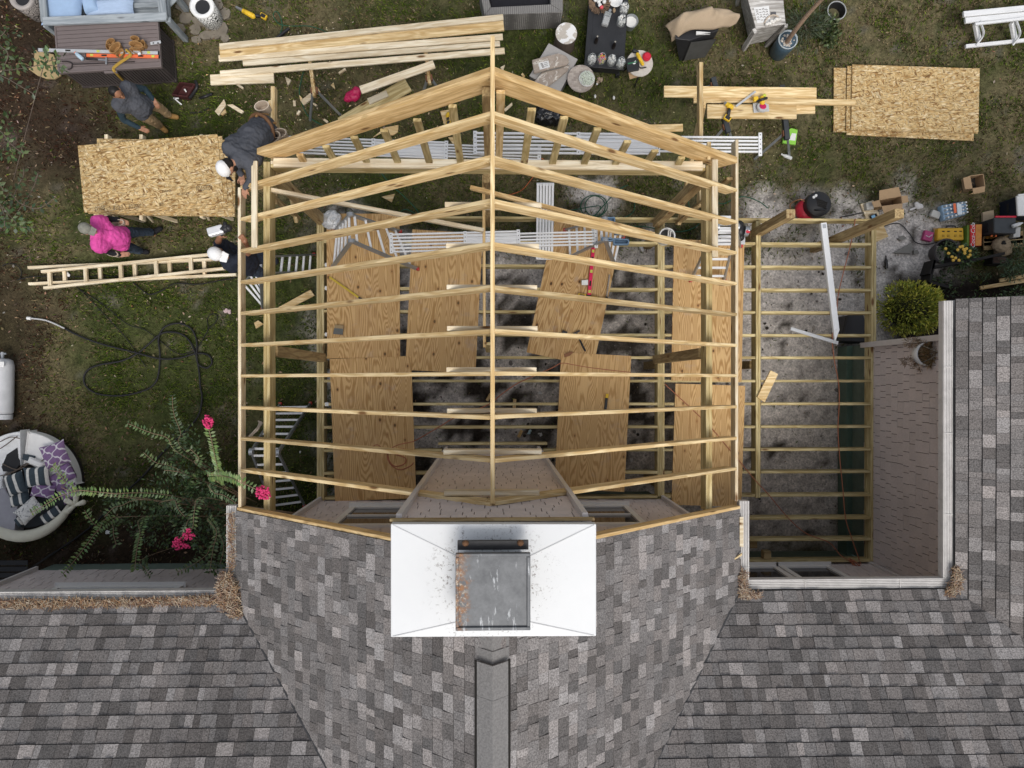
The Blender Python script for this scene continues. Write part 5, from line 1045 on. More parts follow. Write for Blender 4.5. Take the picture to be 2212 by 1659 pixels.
hp = [(240, 1090), (400, 1110), (560, 1180), (700, 1250), (900, 1320), (1160, 1385), (1380, 1440), (1550, 1435), (1700, 1395), (1800, 1410), (1832, 1470), (1790, 1520), (1715, 1490), (1690, 1400), (1640, 1290), (1560, 1225), (1450, 1210), (1370, 1240), (1280, 1320), (1180, 1400), (1050, 1460), (880, 1490), (770, 1530), (725, 1600), (745, 1680), (850, 1745), (1050, 1760), (1250, 1715), (1340, 1650), (1372, 1560), (1382, 1400), (1370, 1270), (1420, 1170), (1540, 1135), (1650, 1180), (1700, 1290), (1700, 1420), (1722, 1560), (1730, 1680), (1745, 1780), (1720, 1920), (1640, 2030), (1560, 2100), (1400, 2260), (1250, 2440), (1100, 2580), (960, 2720), (800, 2880), (600, 3030), (400, 3160), (200, 3300)]
hz_ = [.03 + .02 * ((i // 4) % 2) for i in range(len(hp))]
hs = thing('garden_hose', g(0, 1, 1200, 1500, 0), 'thick black garden hose snaking over the left lawn', 'hose')
MB().tube(cr([g(0, 1, x, y, z) for (x, y), z in zip(hp[2:], hz_[2:])], 6), .017, 8).build('hose_line', RUBBER, hs, smooth=True); MB().tube(cr([g(0, 1, x, y, .03) for x, y in hp[:3]], 5), .015, 8).build('hose_end', P('grey_hose_sleeve', (.45, .45, .45), .5), hs, smooth=True); MB().cyl(g(0, 1, 235, 1090, .03), g(0, 1, 270, 1093, .03), .03).build('connector', WHITE, hs)
THC = P('thin_black_cable', (.012, .012, .012), .6)
cord('cable', gz(0, 1, [(1150, 780), (1230, 850), (1300, 885), (1400, 850), (1520, 790), (1700, 798), (1900, 765), (2040, 740)]), .011, THC, 'black cable looping out beneath the two lumber frames', 'cable'); cord('cable', gz(0, 1, [(660, 820), (780, 930), (940, 1100), (1080, 1250), (1180, 1390), (1260, 1510)]), .008, THC, 'thin black cable crossing the lawn, lower left one of a pair', 'cable'); cord('cable', gz(0, 1, [(690, 840), (900, 980), (1100, 1140), (1250, 1190), (1400, 1300), (1550, 1400), (1690, 1360), (1760, 1260), (1800, 1180), (1790, 1100), (1840, 1050), (1880, 1080), (1850, 1140), (1800, 1180)]), .008, THC, 'thin black cable crossing the lawn, ending in a small loop', 'cable'); cord('cable', gz(0, 1, [(20, 640), (60, 622), (140, 630), (185, 690), (170, 750), (150, 760), (250, 735), (370, 728), (560, 735), (900, 725), (1020, 735)]), .009, THC, 'black cable curling at the left end of the lumber frames', 'cable')
# propane tank
t = thing('gas_cylinder', A0(8, 830, 0), 'white gas cylinder lying on the lawn at the left picture edge', 'gas cylinder'); p0, p1 = g(0, 2, 14, 262, .19), g(0, 1, 22, 1440, .19)
GASW = P('chalky_white_paint', (.62, .63, .65), .5, .1, 6., dirt=.25); L_ = (p1 - p0).length
MB().lathe([(.12, 0), (.18, .02), (.187, .08), (.187, L_ - .12), (.16, L_ - .03), (.09, L_)], p0, 26, p1 - p0).build('tank', GASW, t, smooth=True); m = MB(); m.lathe([(.17, -.09), (.175, .0), (.16, .0), (.155, -.09)], p0, 26, p1 - p0); m.build('foot_ring', GASW, t)
m = MB(); m.cyl(p1, p1 + V3((0, .12, 0)), .03); m.cyl(p1 + V3((-.05, .09, 0)), p1 + V3((.07, .09, 0)), .018); m.build('valve', STEEL, t); m = MB(); m.box(g(0, 1, 15, 1490, .378), (.08, .10, .003)); m.build('sticker', WHITE, t)
# daybed with cushions
dbc = g(0, 2, 300, 845, 0); db = thing('daybed', dbc, 'round cream upholstered daybed in dusty sections, heaped with throw pillows', 'daybed'); zD = .36; rD = (g(0, 2, 765, 845, zD) - g(0, 2, 300, 845, zD)).length
CREAM = P('dusty_cream_vinyl', (.80, .785, .76), .7, .08, 7., dirt=.12); CREAMY = P('yellowed_canvas', (.66, .63, .51), .8, .12, 9., bump=.5); WIRE = P('stained_white_vinyl', (.82, .815, .81), .7, .06, 20., dirt=.3)
def wedge(a0, a1, r0, r1, z0, z1, n=22):
    m = MB(); vs = []
    for k in range(n + 1):
        a = math.radians(a0 + (a1 - a0) * k / n)
        for r_, z in ((r0, z0), (r1, z0), (r1, z1), (r0, z1)): vs.append(dbc + V3((r_ * math.cos(a), r_ * math.sin(a), z)))
    return m.add(vs, [(4 * k + i, 4 * k + (i + 1) % 4, 4 * k + 4 + (i + 1) % 4, 4 * k + 4 + i) for k in range(n) for i in range(4)] + [(0, 1, 2, 3), (4 * n + 3, 4 * n + 2, 4 * n + 1, 4 * n)])
wedge(0, 83, .4 * rD, rD, .14, .36).build('seat_section', CREAM, db, bevel=.03, smooth=False); wedge(91, 190, .38 * rD, rD, .14, .35).build('seat_section', WIRE, db, bevel=.03); wedge(-100, -3, .35 * rD, .84 * rD, .12, .26).build('seat_section', P('dark_grey_cushion', (.05, .055, .06), .8), db, bevel=.02); wedge(0, 360, .02, .96 * rD, .0, .13, 40).build('base', P('dark_wicker', (.03, .025, .022), .8), db); wedge(190, 262, .3 * rD, .95 * rD, .14, .38).build('seat_section', P('grey_lilac_cushion', (.36, .35, .38), .8), db, bevel=.03)
hoop = [dbc + V3((.97 * rD * math.cos(math.radians(a)), .97 * rD * math.sin(math.radians(a)), .30 + .10 * math.sin(math.radians((a + 150) * 1.2)))) for a in range(-150, -14, 8)]
MB().tube(hoop, [.05 + .055 * math.sin(math.pi * i / (len(hoop) - 1)) for i in range(len(hoop))], 10).build('folded_canopy', CREAMY, db, smooth=True)
m = MB(); 
for a in (.3, 1.4, 2.6, 3.9): m.cap(g(0, 2, 650, 1045, .45), g(0, 2, 650, 1045, .45) + V3((.16 * math.cos(a), .16 * math.sin(a), .02)), .03, .05)
m.build('canopy_knot', CREAMY, db, smooth=True)
def pat_mat(name, a, b, kind, sc=1.):
    n = NT(name); v = n.coord()
    if kind == 'lattice':
        s_ = n.new('SeparateXYZ'); n.put(s_.inputs[0], v); X_ = n.math('MULTIPLY', s_.outputs[0], 14. * sc); Y_ = n.math('MULTIPLY', s_.outputs[1], 14. * sc)
        f = n.math('MINIMUM', n.math('ABSOLUTE', n.math('SINE', n.math('ADD', n.math('ADD', X_, Y_), n.math('MULTIPLY', n.math('SINE', n.math('MULTIPLY', X_, 4.)), .25)))), n.math('ABSOLUTE', n.math('SINE', n.math('ADD', n.math('SUBTRACT', X_, Y_), n.math('MULTIPLY', n.math('SINE', n.math('MULTIPLY', Y_, 4.)), .25)))))
        f = n.ramp(f, [(.16, 1.), (.26, 0.)])
    elif kind == 'stripe':
        s_ = n.new('SeparateXYZ'); n.put(s_.inputs[0], v); f = n.ramp(n.math('SINE', n.math('MULTIPLY', s_.outputs[0], 40. * sc)), [(.48, 0.), (.52, 1.)])
    else: f = n.ramp(n.noise(v, 7. * sc, 3, .6, 1.4), [(.54, 0.), (.56, 1.), (.60, 1.), (.62, 0.)])
    ns = n.noise(v, 18., 4, .6); c = n.mix(f, a, b); c = n.mix(1., c, n.ramp(ns, [(.3, .8), (.7, 1.1)]), 'MULTIPLY'); return n.out(c, .85, 0, ns, .3)
PURP = pat_mat('purple_lattice_print', (.22, .13, .26), (.66, .62, .66), 'lattice'); STR = pat_mat('slate_stripe_print', (.055, .075, .09), (.76, .73, .67), 'stripe'); FLO = pat_mat('pale_floral_print', (.72, .70, .66), (.2, .2, .21), 'floral'); DAM = pat_mat('taupe_coral_print', (.36, .30, .25), (.62, .58, .52), 'floral', .6)
def pilf(label, pts, z, h, mt, grp, name='throw_pillow', cr_=(0, 2)):
    q_ = [g(*cr_, x, y, z) for x, y in pts]; c = sum(q_, V3()) / 4; x = ((q_[1] - q_[0]) + (q_[2] - q_[3])) / 2; y = ((q_[3] - q_[0]) + (q_[2] - q_[1])) / 2; mw = TR(c, math.atan2(x.y, x.x))
    o = MB().pillow(mw, x.length * 1.05, y.length * 1.05, h).build(name, mt, mw=mw); return tag(o, label, 'pillow', grp)
gp = 'pillows heaped on the daybed'
pilf('purple lattice pillow topmost on the cream daybed section', ((335, 555), (540, 480), (618, 668), (405, 735)), .50, .16, PURP, gp); pilf('purple lattice pillow half shaded under the leafy twig tip', ((500, 715), (578, 680), (680, 795), (600, 840)), .46, .15, PURP, gp); pilf('purple lattice pillow lying left of the white floral one', ((268, 845), (480, 880), (470, 1000), (275, 965)), .48, .15, PURP, gp); pilf('pale side of a purple lattice pillow below the twig', ((415, 800), (520, 740), (610, 880), (500, 960)), .40, .13, PURP, gp); pilf('purple lattice pillow at the right rim beneath the branch', ((500, 950), (660, 840), (690, 960), (560, 1035)), .40, .12, PURP, gp)
pilf('striped pillow tilted at the left rim of the pile', ((20, 800), (215, 742), (215, 930), (95, 975)), .50, .14, STR, gp); pilf('upright striped pillow in the middle of the pile', ((215, 712), (430, 720), (420, 862), (208, 915)), .50, .14, STR, gp); pilf('striped pillow partly under the floral pillow', ((60, 915), (250, 935), (265, 1010), (110, 1090)), .42, .12, STR, gp); pilf('white pillow with a grey floral drawing', ((95, 1130), (275, 985), (400, 1050), (235, 1200)), .50, .15, FLO, gp); pilf('striped bolster by the folded canopy', ((315, 1170), (470, 1075), (560, 1085), (400, 1205)), .38, .12, STR, gp); pilf('small plain beige pillow behind the striped ones', ((215, 690), (260, 650), (400, 660), (400, 725)), .42, .13, CREAM, gp); pilf('small striped pillow end in the canopy fold', ((110, 1190), (150, 1150), (240, 1190), (180, 1220)), .36, .1, STR, gp)
m = MB(); m.quadbox([g(0, 2, x, y, .355) for x, y in ((150, 550), (60, 610), (45, 650), (15, 715), (30, 755), (120, 760), (185, 680), (160, 640))], .35, .362); tag(m.build('dark_cloth', P('charcoal_cloth', (.03, .03, .032), .9)), 'crumpled charcoal cloth on the stained daybed section', 'cloth')
m = MB(); m.quadbox([g(0, 2, x, y, .40) for x, y in ((200, 605), (295, 625), (290, 655), (235, 665), (190, 650))], .36, .40); tag(m.build('dark_cloth', P('slate_cloth', (.05, .065, .08), .9)), 'slate blue cloth corner behind the small beige pillow', 'cloth')
tw = MB()
for pts in (((20, 690), (150, 740), (260, 680), (290, 650)), ((-20, 800), (120, 760), (220, 690), (330, 680), (390, 640)), ((0, 500), (90, 460), (170, 470)), ((100, 760), (200, 720), (280, 660), (300, 645)), ((0, 560), (60, 520), (150, 450))): tw.tube(cr([g(0, 2, x, y, .42) for x, y in pts]), .009, 5)
tag(tw.build('dry_twigs', P('twig_bark', (.13, .10, .08), .9)), 'thin dry twigs scattered over the stained daybed section', 'twigs')
# ============================================================= TOP MIDDLE: patio furniture moved onto the lawn
B = lambda x, y, z=0.: g(1, 0, x, y, z)
K = lambda x, y, z=0.: g(2, 0, x, y, z)
R_ = lambda x, y, z=0.: g(3, 0, x, y, z)
R1_ = lambda x, y, z=0.: g(3, 1, x, y, z)
def wicker(name, a, b):
    n = NT(name); v = n.coord(); w = n.new('TexWave', bands_direction='X'); n.put(w.inputs[0], v); w.inputs['Scale'].default_value = 9; w.inputs['Distortion'].default_value = 1.2; w2 = n.new('TexWave', bands_direction='Y'); n.put(w2.inputs[0], v); w2.inputs['Scale'].default_value = 16; w2.inputs['Distortion'].default_value = 1.5
    f = n.math('MULTIPLY', w.outputs['Fac'], w2.outputs['Fac']); return n.out(n.mix(f, a, b), .75, 0, f, .5)
WICK = wicker('grey_wicker', (.13, .125, .12), (.36, .35, .335))
def rboxq(q4, z0, z1): 
    return [V3((p.x, p.y, 0)) for p in q4], z0, z1
t = thing('wicker_armchair', B(2080, 90, 0), 'grey wicker armchair with black seat cut off by the upper picture edge', 'armchair')
m = MB(); z = .62
m.quadbox([B(1925, -120, z), B(1985, -120, z), B(2030, 60, z), B(1975, 130, z)], .03, z); m.quadbox([B(1976, 130, z), B(2031, 61, z), B(2545, 35, z), B(2650, 105, z)], .03, z - .002); m.quadbox([B(2546, 34, z), B(2545, -120, z), B(2650, -120, z), B(2651, 104, z)], .03, z - .004)
m.build('wicker_frame', WICK, t, bevel=.01); MB().quadbox([B(1990, -120, .45), B(2034, 64, .45), B(2543, 38, .45), B(2540, -120, .45)], .1, .42).build('seat_cushion', BLK, t, bevel=.03)
pilf('pale pink pillow with red print on the lawn by the wicker armchair', ((115, -30), (280, -30), (290, 112), (112, 130)), .08, .14, pat_mat('pale_pink_print', (.55, .45, .44), (.55, .2, .22), 'floral', 1.2), None, cr_=(2, 0))
# log stool, ottoman with folded rugs, round side table with flowers
BARK = P('rough_bark', (.13, .10, .08), .95, .4, 22., bump=.9); LOGT = NT('sawn_log_end'); v = LOGT.coord(); w = LOGT.new('TexWave', wave_type='RINGS', rings_direction='Z'); LOGT.put(w.inputs[0], v); w.inputs['Scale'].default_value = 14; w.inputs['Distortion'].default_value = 2
pt = LOGT.ramp(LOGT.noise(v, 6., 4, .6), [(.5, 0.), (.54, 1.)]); LOGT = LOGT.out(LOGT.mix(pt, LOGT.mix(w.outputs['Fac'], (.40, .36, .31), (.55, .51, .45)), (.74, .74, .73)), .8)
c = K(447, 395, 0); t = thing('log_stool', c, 'log stool with bark sides and white patched top beside the grey ottoman', 'stool'); MB().lathe([(.2, 0), (.19, .25), (.20, .47)], c, 18).build('trunk', BARK, t, smooth='auto'); MB().lathe([(.198, .47), (.195, .482)], c, 24).build('seat', LOGT, t)
t = thing('ottoman', K(360, 620, 0), 'square grey wicker ottoman on the lawn with folded rugs on top', 'ottoman'); z = .42
q4 = [K(318, 380, z), K(562, 515, z), K(408, 798, z), K(155, 655, z)]; MB().quadbox(q4, .03, z - .02).build('body', WICK, t, bevel=.01); cx_ = sum(q4, V3()) / 4
MB().quadbox([cx_ + (p - cx_) * 1.03 for p in q4], z - .02, z + .01).build('top', P('grey_wicker_top', (.36, .345, .33), .8, .2, 40., bump=.5), t, bevel=.008)
def rug(pts, z, lb, th=.05):
    q_ = [K(x, y, z) for x, y in pts]; o = MB().quadbox(q_, z - th, z).build('folded_rug', DAM, bevel=.02); return tag(o, lb, 'rug', 'folded rugs on the ottoman')
rug(((160, 740), (260, 620), (400, 590), (500, 555), (480, 610), (400, 680), (265, 780)), z + .07, 'folded taupe rug lower down, hanging over the ottoman corner'); rg = rug(((172, 515), (400, 455), (470, 480), (500, 530), (470, 565), (380, 580), (190, 635)), z + .13, 'folded taupe rug with a white paper label, topmost on the ottoman')
m = MB(); m.quadbox([K(x, y, z + .134) for x, y in ((228, 545), (315, 522), (328, 580), (240, 602))], z + .131, z + .134); m.build('paper_label', WHITE, rg)
ink = MB(); 
for k in range(4): ink.bar(K(246 + 5 * k, 552 + 10 * k, z + .136), K(264 + 5 * k, 548 + 10 * k, z + .136), .012, .002)
for k in range(3): ink.bar(K(275 + 3 * k, 545 + 14 * k, z + .136), K(305 + 3 * k, 537 + 14 * k, z + .136), .006, .002)
ink.build('label_print', INK, rg)
def rtable(c, r_, h, top, label, cr_, legmat=BLACK):
    t = thing('side_table', c, label, 'side table', 'small round side tables'); MB().lathe([(r_, h - .03), (r_ + .008, h - .015), (r_, h)], c, 30).build('table_top', top, t, smooth='auto')
    for k in range(3):
        a = .6 + k * 2.094; MB().cyl(c + V3((math.cos(a) * r_ * .9, math.sin(a) * r_ * .9, 0)), c + V3((math.cos(a) * r_ * .5, math.sin(a) * r_ * .5, h - .03)), .012).build('leg', legmat, t)
    return t
PATCH = NT('reclaimed_wood_mosaic'); v = PATCH.coord((1, 1, .01)); bt_ = PATCH.new('TexBrick'); PATCH.put(bt_.inputs[0], v); bt_.inputs['Scale'].default_value = 7; bt_.inputs['Color1'].default_value = (.42, .36, .31, 1); bt_.inputs['Color2'].default_value = (.16, .12, .10, 1); bt_.inputs['Mortar'].default_value = (.1, .08, .07, 1); bt_.inputs['Mortar Size'].default_value = .01
PATCH = PATCH.out(PATCH.mix(PATCH.math('MULTIPLY', PATCH.noise(v, 9., 4), .7), bt_.outputs[0], (.52, .47, .42)), .75)
c = K(592, 690, 0); c = at(*(lambda p: p)((1106 + 597 / 4, 677 / 4)), .5); c.z = 0
rtable(c, .245, .5, PATCH, 'round side table of mixed wood strips with a plate of white flowers', None)
t = thing('flower_plate', c + V3((.06, -.02, .5)), 'heap of small white flowers on the round wood strip table', 'flowers'); m = MB()
cf = c + V3((.10, -.02, .51)); MB().lathe([(.05, 0), (.14, .02), (.145, .025)], cf, 20).build('plate', WHITE, t)
for k in range(150):
    a = rnd.random() * 6.283; r_ = .13 * math.sqrt(rnd.random()); p = cf + V3((r_ * math.cos(a), r_ * math.sin(a), .03 + .06 * (1 - r_ / .15) + rnd.random() * .02)); m.ball(p, (.016, .016, .007), 6, 4, rotz(rnd.random()))
m.build('blossoms', P('white_petals', (.72, .74, .68), .8, .18, 60., col2=(.45, .52, .40)), t)
# black coffee table
z = .46; q4 = [K(672, -60, z), K(1008, -50, z), K(966, 604, z), K(624, 574, z)]
t = thing('coffee_table', K(800, 350, 0), 'worn black coffee table crowded with glass jars and bottles', 'coffee table'); BLKP = NT('chipped_black_paint'); v = BLKP.coord(); BLKP = BLKP.out(BLKP.mix(BLKP.ramp(BLKP.noise(v, 30., 6, .75), [(.66, 0.), (.70, 1.)]), BLKP.mix(BLKP.noise(v, 6., 4), (.016, .017, .019), (.035, .036, .04)), (.4, .4, .39)), .45)
MB().quadbox(q4, z - .05, z).build('table_top', BLKP, t, bevel=.006); ct = sum(q4, V3()) / 4; ix = [V3((ct.x + (p.x - ct.x) * .74, ct.y + (p.y - ct.y) * .62, 0)) for p in q4]; MB().quadbox(ix, z, z + .006).build('raised_panel', BLKP, t, bevel=.004)
ap = [V3((ct.x + (p.x - ct.x) * .86, ct.y + (p.y - ct.y) * .9, 0)) for p in q4]; MB().quadbox(ap, .12, z - .05).build('apron', BLKP, t)
for p in ap: MB().box((p.x * .98 + ct.x * .02, p.y * .98 + ct.y * .02, .06), (.07, .07, .12)).build('leg', BLKP, t)
GLZ = NT('jar_glass'); GLZ.b.inputs['Transmission Weight'].default_value = .0; GLZ = GLZ.out((.55, .58, .58), .08, 0, None, spec=.6); GLZ.node_tree.nodes['Principled BSDF'].inputs['Alpha'].default_value = .35
STONE = P('white_pebbles', (.70, .70, .68), .6, .12, 20.); CANDY = [P('pebble_' + n_, c_, .5) for n_, c_ in (('yellow', (.62, .60, .10)), ('pink', (.62, .16, .28)), ('orange', (.65, .25, .07)))]
def jar(c, r_, h, label, mats=(STONE,), lean=(0, 0)):
    c = V3((c.x, c.y, z + .002)); t = thing('glass_jar', c, label, 'jar', 'glass jars on the coffee table')
    for k, mt in enumerate(mats):
        m = MB()
        for i in range(44 // len(mats)):
            a = rnd.random() * 6.283; rr = (r_ - .02) * math.sqrt(rnd.random()); m.ball(c + V3((rr * math.cos(a), rr * math.sin(a), .02 + (h * .75) * rnd.random())), .019, 7, 5)
        tag(m.build('pebbles', mt, t, smooth=True), kind='stuff')
    MB().lathe([(r_, .0), (r_ + .002, h * .7), (r_ * .72, h * .88), (r_ * .66, h)], c, 18, cap=False).build('jar_body', GLZ, t, smooth=True); MB().tube([c + V3((r_ * .66 * math.cos(a * .449), r_ * .66 * math.sin(a * .449), h)) for a in range(15)], .006, 6).build('rim', GLZ, t, smooth=True); return t
for x, y, lb, mt in ((962, 95, 'jar of white pebbles at the back right corner of the black table', (STONE,)), (938, 200, 'jar of white pebbles, second from the back on the black table', (STONE,)), (684, 530, 'jar of white pebbles at the front left corner of the black table', (STONE,)), (768, 525, 'jar of yellow, pink and orange pebbles on the black table', CANDY), (853, 540, 'jar of white pebbles right of the coloured pebble jar', (STONE,)), (933, 560, 'jar of white pebbles at the front right corner of the black table', (STONE,))):
    jar(K(x, y, z), .082, .2, lb, mt)
t = thing('glass_bottle', K(815, 200, z), 'square clear glass bottle lying on the black table near the wreath', 'bottle'); MB().bar(K(800, 220, z + .06), K(832, 110, z + .06), .13, .11).build('bottle_body', GLZ, t, bevel=.02); MB().bar(K(800, 225, z + .03), K(822, 150, z + .03), .10, .05).build('sand_fill', P('grey_sand', (.33, .32, .32)), t); MB().cyl(K(838, 105, z + .06), K(850, 85, z + .06), .03).build('bottle_cap', STEEL, t)
for x, y, lb in ((722, 370, 'dark glass bottle standing on the left of the black table panel'), (873, 415, 'dark glass bottle standing on the right of the black table panel')):
    c = K(x, y, z); t = thing('beer_bottle', c, lb, 'bottle', 'dark bottles on the coffee table'); MB().lathe([(.032, 0), (.034, .02), (.034, .13), (.016, .18), (.013, .235), (.015, .24)], c, 14).build('bottle_body', P('brown_glass', (.012, .008, .006), .12, spec=.6), t, smooth='auto'); MB().lathe([(.015, .238), (.015, .246)], c, 12).build('bottle_mouth', P('bottle_lip', (.3, .28, .24), .3), t)
t = thing('twig_wreath', K(750, 45, z), 'twig wreath bowl with white ornaments at the back of the black table', 'wreath'); m = MB(); cw = K(752, 40, z)
for k in range(130):
    a = rnd.random() * 6.283; b_ = a + rnd.uniform(-.25, .25); m.tube([cw + V3((.08 * math.cos(a), .08 * math.sin(a), .02)), cw + V3((.2 * math.cos(b_), .2 * math.sin(b_), rnd.uniform(.03, .12)))], .006, 4)
m.build('twig_ring', P('brown_twigs', (.22, .15, .10), .9, .3, 30.), t)
for i, (dx, dy) in enumerate(((-.08, .03), (.02, .05), (.0, -.06), (.08, .0), (-.02, .0), (.1, .06), (.03, -.1))): MB().ball(cw + V3((dx, dy, .1)), .036, 12, 8).build('ornament', WHITE if i != 6 else P('red_ornament', (.6, .08, .1), .4), t, smooth=True)
t = thing('shell_dish', K(890, 15, z), 'white shell dish at the top edge of the black table', 'dish'); MB().lathe([(.02, 0), (.1, .03), (.13, .06), (.12, .06), (.08, .035), (.0, .015)], K(890, 15, z), 18, cap=False).build('dish_bowl', WHITE, t, smooth=True)
t = thing('pine_cone', K(882, 90, z), 'pine cone between the glass bottle and the shell dish', 'pine cone'); MB().ball(K(882, 90, z + .04), (.03, .045, .035), 10, 8).build('cone_body', P('pine_cone_brown', (.30, .22, .14), .9, .5, 60., bump=.9), t)
c = K(1015, 225, 0); t = thing('metal_bucket', c, 'small tin bucket with pale contents on the grass right of the black table', 'bucket'); MB().lathe([(.1, 0), (.125, .2), (.13, .2), (.1, .03)], c, 20, cap=False).build('bucket_body', STEEL, t, smooth='auto'); MB().lathe([(0, .12), (.115, .13)], c, 18, cap=False).build('contents', STONE, t)
# second round table with drill, black box and a cardboard flap
c = at(1106 + 1105 / 4, 545 / 4, .55); c.z = 0; rtable(c, .235, .55, P('whitewashed_mosaic', (.55, .51, .46), .7, .3, 14.), 'round pale side table carrying a black box and a red yellow light', None)
t = thing('tool_carton', K(1040, 560, .55), 'flat black carton with green stripe on the pale side table', 'carton'); q4 = [K(x, y, .61) for x, y in ((985, 508), (1075, 488), (1100, 600), (1000, 620))]; MB().quadbox(q4, .552, .61).build('carton_body', BLACK, t, bevel=.004); m = MB(); m.quadbox([K(x, y, .613) for x, y in ((1000, 545), (1080, 528), (1082, 538), (1002, 556))], .611, .613); m.build('green_stripe', P('dark_green', (.04, .16, .08), .5), t); m = MB(); m.quadbox([K(x, y, .613) for x, y in ((1040, 545), (1070, 520), (1068, 550), (1052, 556))], .6105, .6128); m.build('white_print', WHITE, t)
m = MB(); m.quadbox([K(x, y, .5) for x, y in ((1005, 622), (1095, 602), (1100, 660), (1018, 685))], .49, .5); CARD = P('brown_cardboard', (.40, .27, .155), .85, .1, 8.); m.build('cardboard_flap', CARD, t)
t = thing('work_light', K(1140, 500, .55), 'yellow and black work light with red lens on the pale side table', 'work light'); MB().cap(K(1085, 470, .63), K(1130, 555, .60), .035, .03).build('light_body', YEL, t, smooth=True); MB().cap(K(1055, 440, .62), K(1085, 450, .62), .04, .025).build('light_head', BLACK, t, smooth=True); MB().lathe([(.07, 0), (.08, .06), (.05, .1)], K(1160, 500, .555), 16).build('red_lens', RED, t, smooth='auto'); MB().tube(cr([K(1090, 470, .62), K(1100, 580, .6), K(1160, 580, .58)]), .012).build('light_cord', BLACK, t)
for x, y, lb, s_ in ((755, 690, 'brown and white dead flower head on the grass below the black table', .07), (728, 725, 'white pebble on the grass beneath the black table corner', .022)):
    m = MB()
    for k in range(12 if s_ > .05 else 1): m.ball(K(x, y, .03) + V3((rnd.uniform(-s_, s_), rnd.uniform(-s_, s_), 0)) * .7, s_ * .4 if s_ > .05 else s_, 7, 5)
    tag(m.build('dead_flower' if s_ > .05 else 'pebble', P('dry_petals', (.36, .28, .21), .9, .5, 20.) if s_ > .05 else WHITE), lb, 'flower' if s_ > .05 else 'pebble')
for x, y, lb in ((718, 832, 'white crumpled scrap on the grass above the right barge rafter'), (880, 845, 'white and black wrapper on the grass above the right barge rafter'), (600, 900, 'tiny white scrap close to the right barge rafter')):
    tag(MB().ball(K(x, y, .03), (.025, .04, .02), 7, 5).build('litter', WHITE), lb, 'litter', 'white litter on the grass')
t = thing('trash_bag', K(330, 1010, 0), 'shiny black trash bag tucked under the right barge rafter', 'bag'); o = solid('bag_body', [('b', K(310, 1005, .14), (.28, .17, .17)), ('b', K(260, 985, .14), (.16, .14, .15)), ('b', K(400, 1030, .12), (.18, .12, .12))], P('black_bin_liner', (.01, .01, .011), .22, .2, 9., spec=.6, bump=.6), t, .02, .09)
t = thing('red_bag', B(830, 820, 0), 'crumpled crimson bag on the grass at the end of the cut plank', 'bag'); solid('bag_body', [(B(790, 855, .07), B(870, 790, .08), .07, .09), ('b', B(835, 830, .08), (.14, .1, .08))], P('crimson_plastic', (.50, .02, .10), .4, .3, 9., bump=.5), t, .015, .06)
# cabinet under burlap
t = thing('black_cabinet', K(1600, 450, 0), 'black steel cabinet lying tilted on the lawn beneath a burlap cloth', 'cabinet'); q4 = [K(1415, 330, .62), K(1530, 340, .62), K(1790, 260, .62), K(1450, 120, .62)]
m = MB(); zt_ = .62; top = [K(1420, 180, zt_), K(1780, 175, zt_), K(1785, 262, zt_), K(1535, 350, zt_), K(1410, 335, zt_)]; low = [K(1470, 260, 0), K(1740, 250, 0), K(1745, 320, 0), K(1660, 495, 0), K(1445, 530, 0)]
m.add(top + low, [(4, 3, 2, 1, 0), (0, 1, 6, 5), (1, 2, 7, 6), (2, 3, 8, 7), (3, 4, 9, 8), (4, 0, 5, 9)]); m.build('cabinet_body', P('black_sheet_steel', (.022, .022, .024), .4, .3, 9.), t, bevel=.008)
m = MB(); pa, pb, pc, pd = K(1530, 352, .60), K(1778, 318, .60), K(1665, 495, .02), K(1465, 528, .02); off = V3((.012, -.02, .02)); m.add([p + off for p in (pa.lerp(pc, .06), pb.lerp(pd, .06), pc.lerp(pa, .04), pd.lerp(pb, .04))], [(3, 2, 1, 0)]); m.add([p + off * .6 for p in (pa.lerp(pc, .06), pb.lerp(pd, .06), pc.lerp(pa, .04), pd.lerp(pb, .04))], [(0, 1, 2, 3)]); m.build('glass_door', P('dusty_dark_glass', (.075, .075, .072), .3, .3, 8., dirt=.5), t)
m = MB(); m.bar(K(1590, 280, .66), K(1712, 290, .66), .03, .03); m.bar(K(1590, 296, .66), K(1712, 292, .66), .02, .03); m.build('door_handle', WHITE, t)
bu = MB(); nu, nv = 26, 12
edge_t = cr([K(1318, 225, .5), K(1420, 150, .75), K(1500, 105, .82), K(1700, 62, .86), K(1760, 65, .84), K(1900, 95, .78), K(1968, 125, .74)], 5); edge_b = cr([K(1375, 365, .42), K(1440, 320, .62), K(1540, 262, .70), K(1700, 258, .70), K(1790, 245, .68), K(1900, 225, .66), K(1940, 205, .66)], 5)
nu = len(edge_t); vs = []
for i in range(nu):
    for j in range(nv + 1):
        s_ = j / nv; p = edge_t[i].lerp(edge_b[i], s_); p = p + Z3 * (.10 * math.sin(math.pi * s_) + .018 * math.sin(i * .9 + s_ * 9) + .03 * mnoise.noise(V3((i * .35, s_ * 3, 2)))); vs.append(p)
bu.add(vs, [(i * (nv + 1) + j, i * (nv + 1) + j + 1, (i + 1) * (nv + 1) + j + 1, (i + 1) * (nv + 1) + j) for i in range(nu - 1) for j in range(nv)])
o = bu.build('burlap_cloth', P('tan_burlap', (.40, .31, .215), .95, .16, 90., bump=.5), smooth=True); so_ = o.modifiers.new('s', 'SOLIDIFY'); so_.thickness = .02; tag(o, 'tan burlap cloth folded over the black steel cabinet', 'cloth')
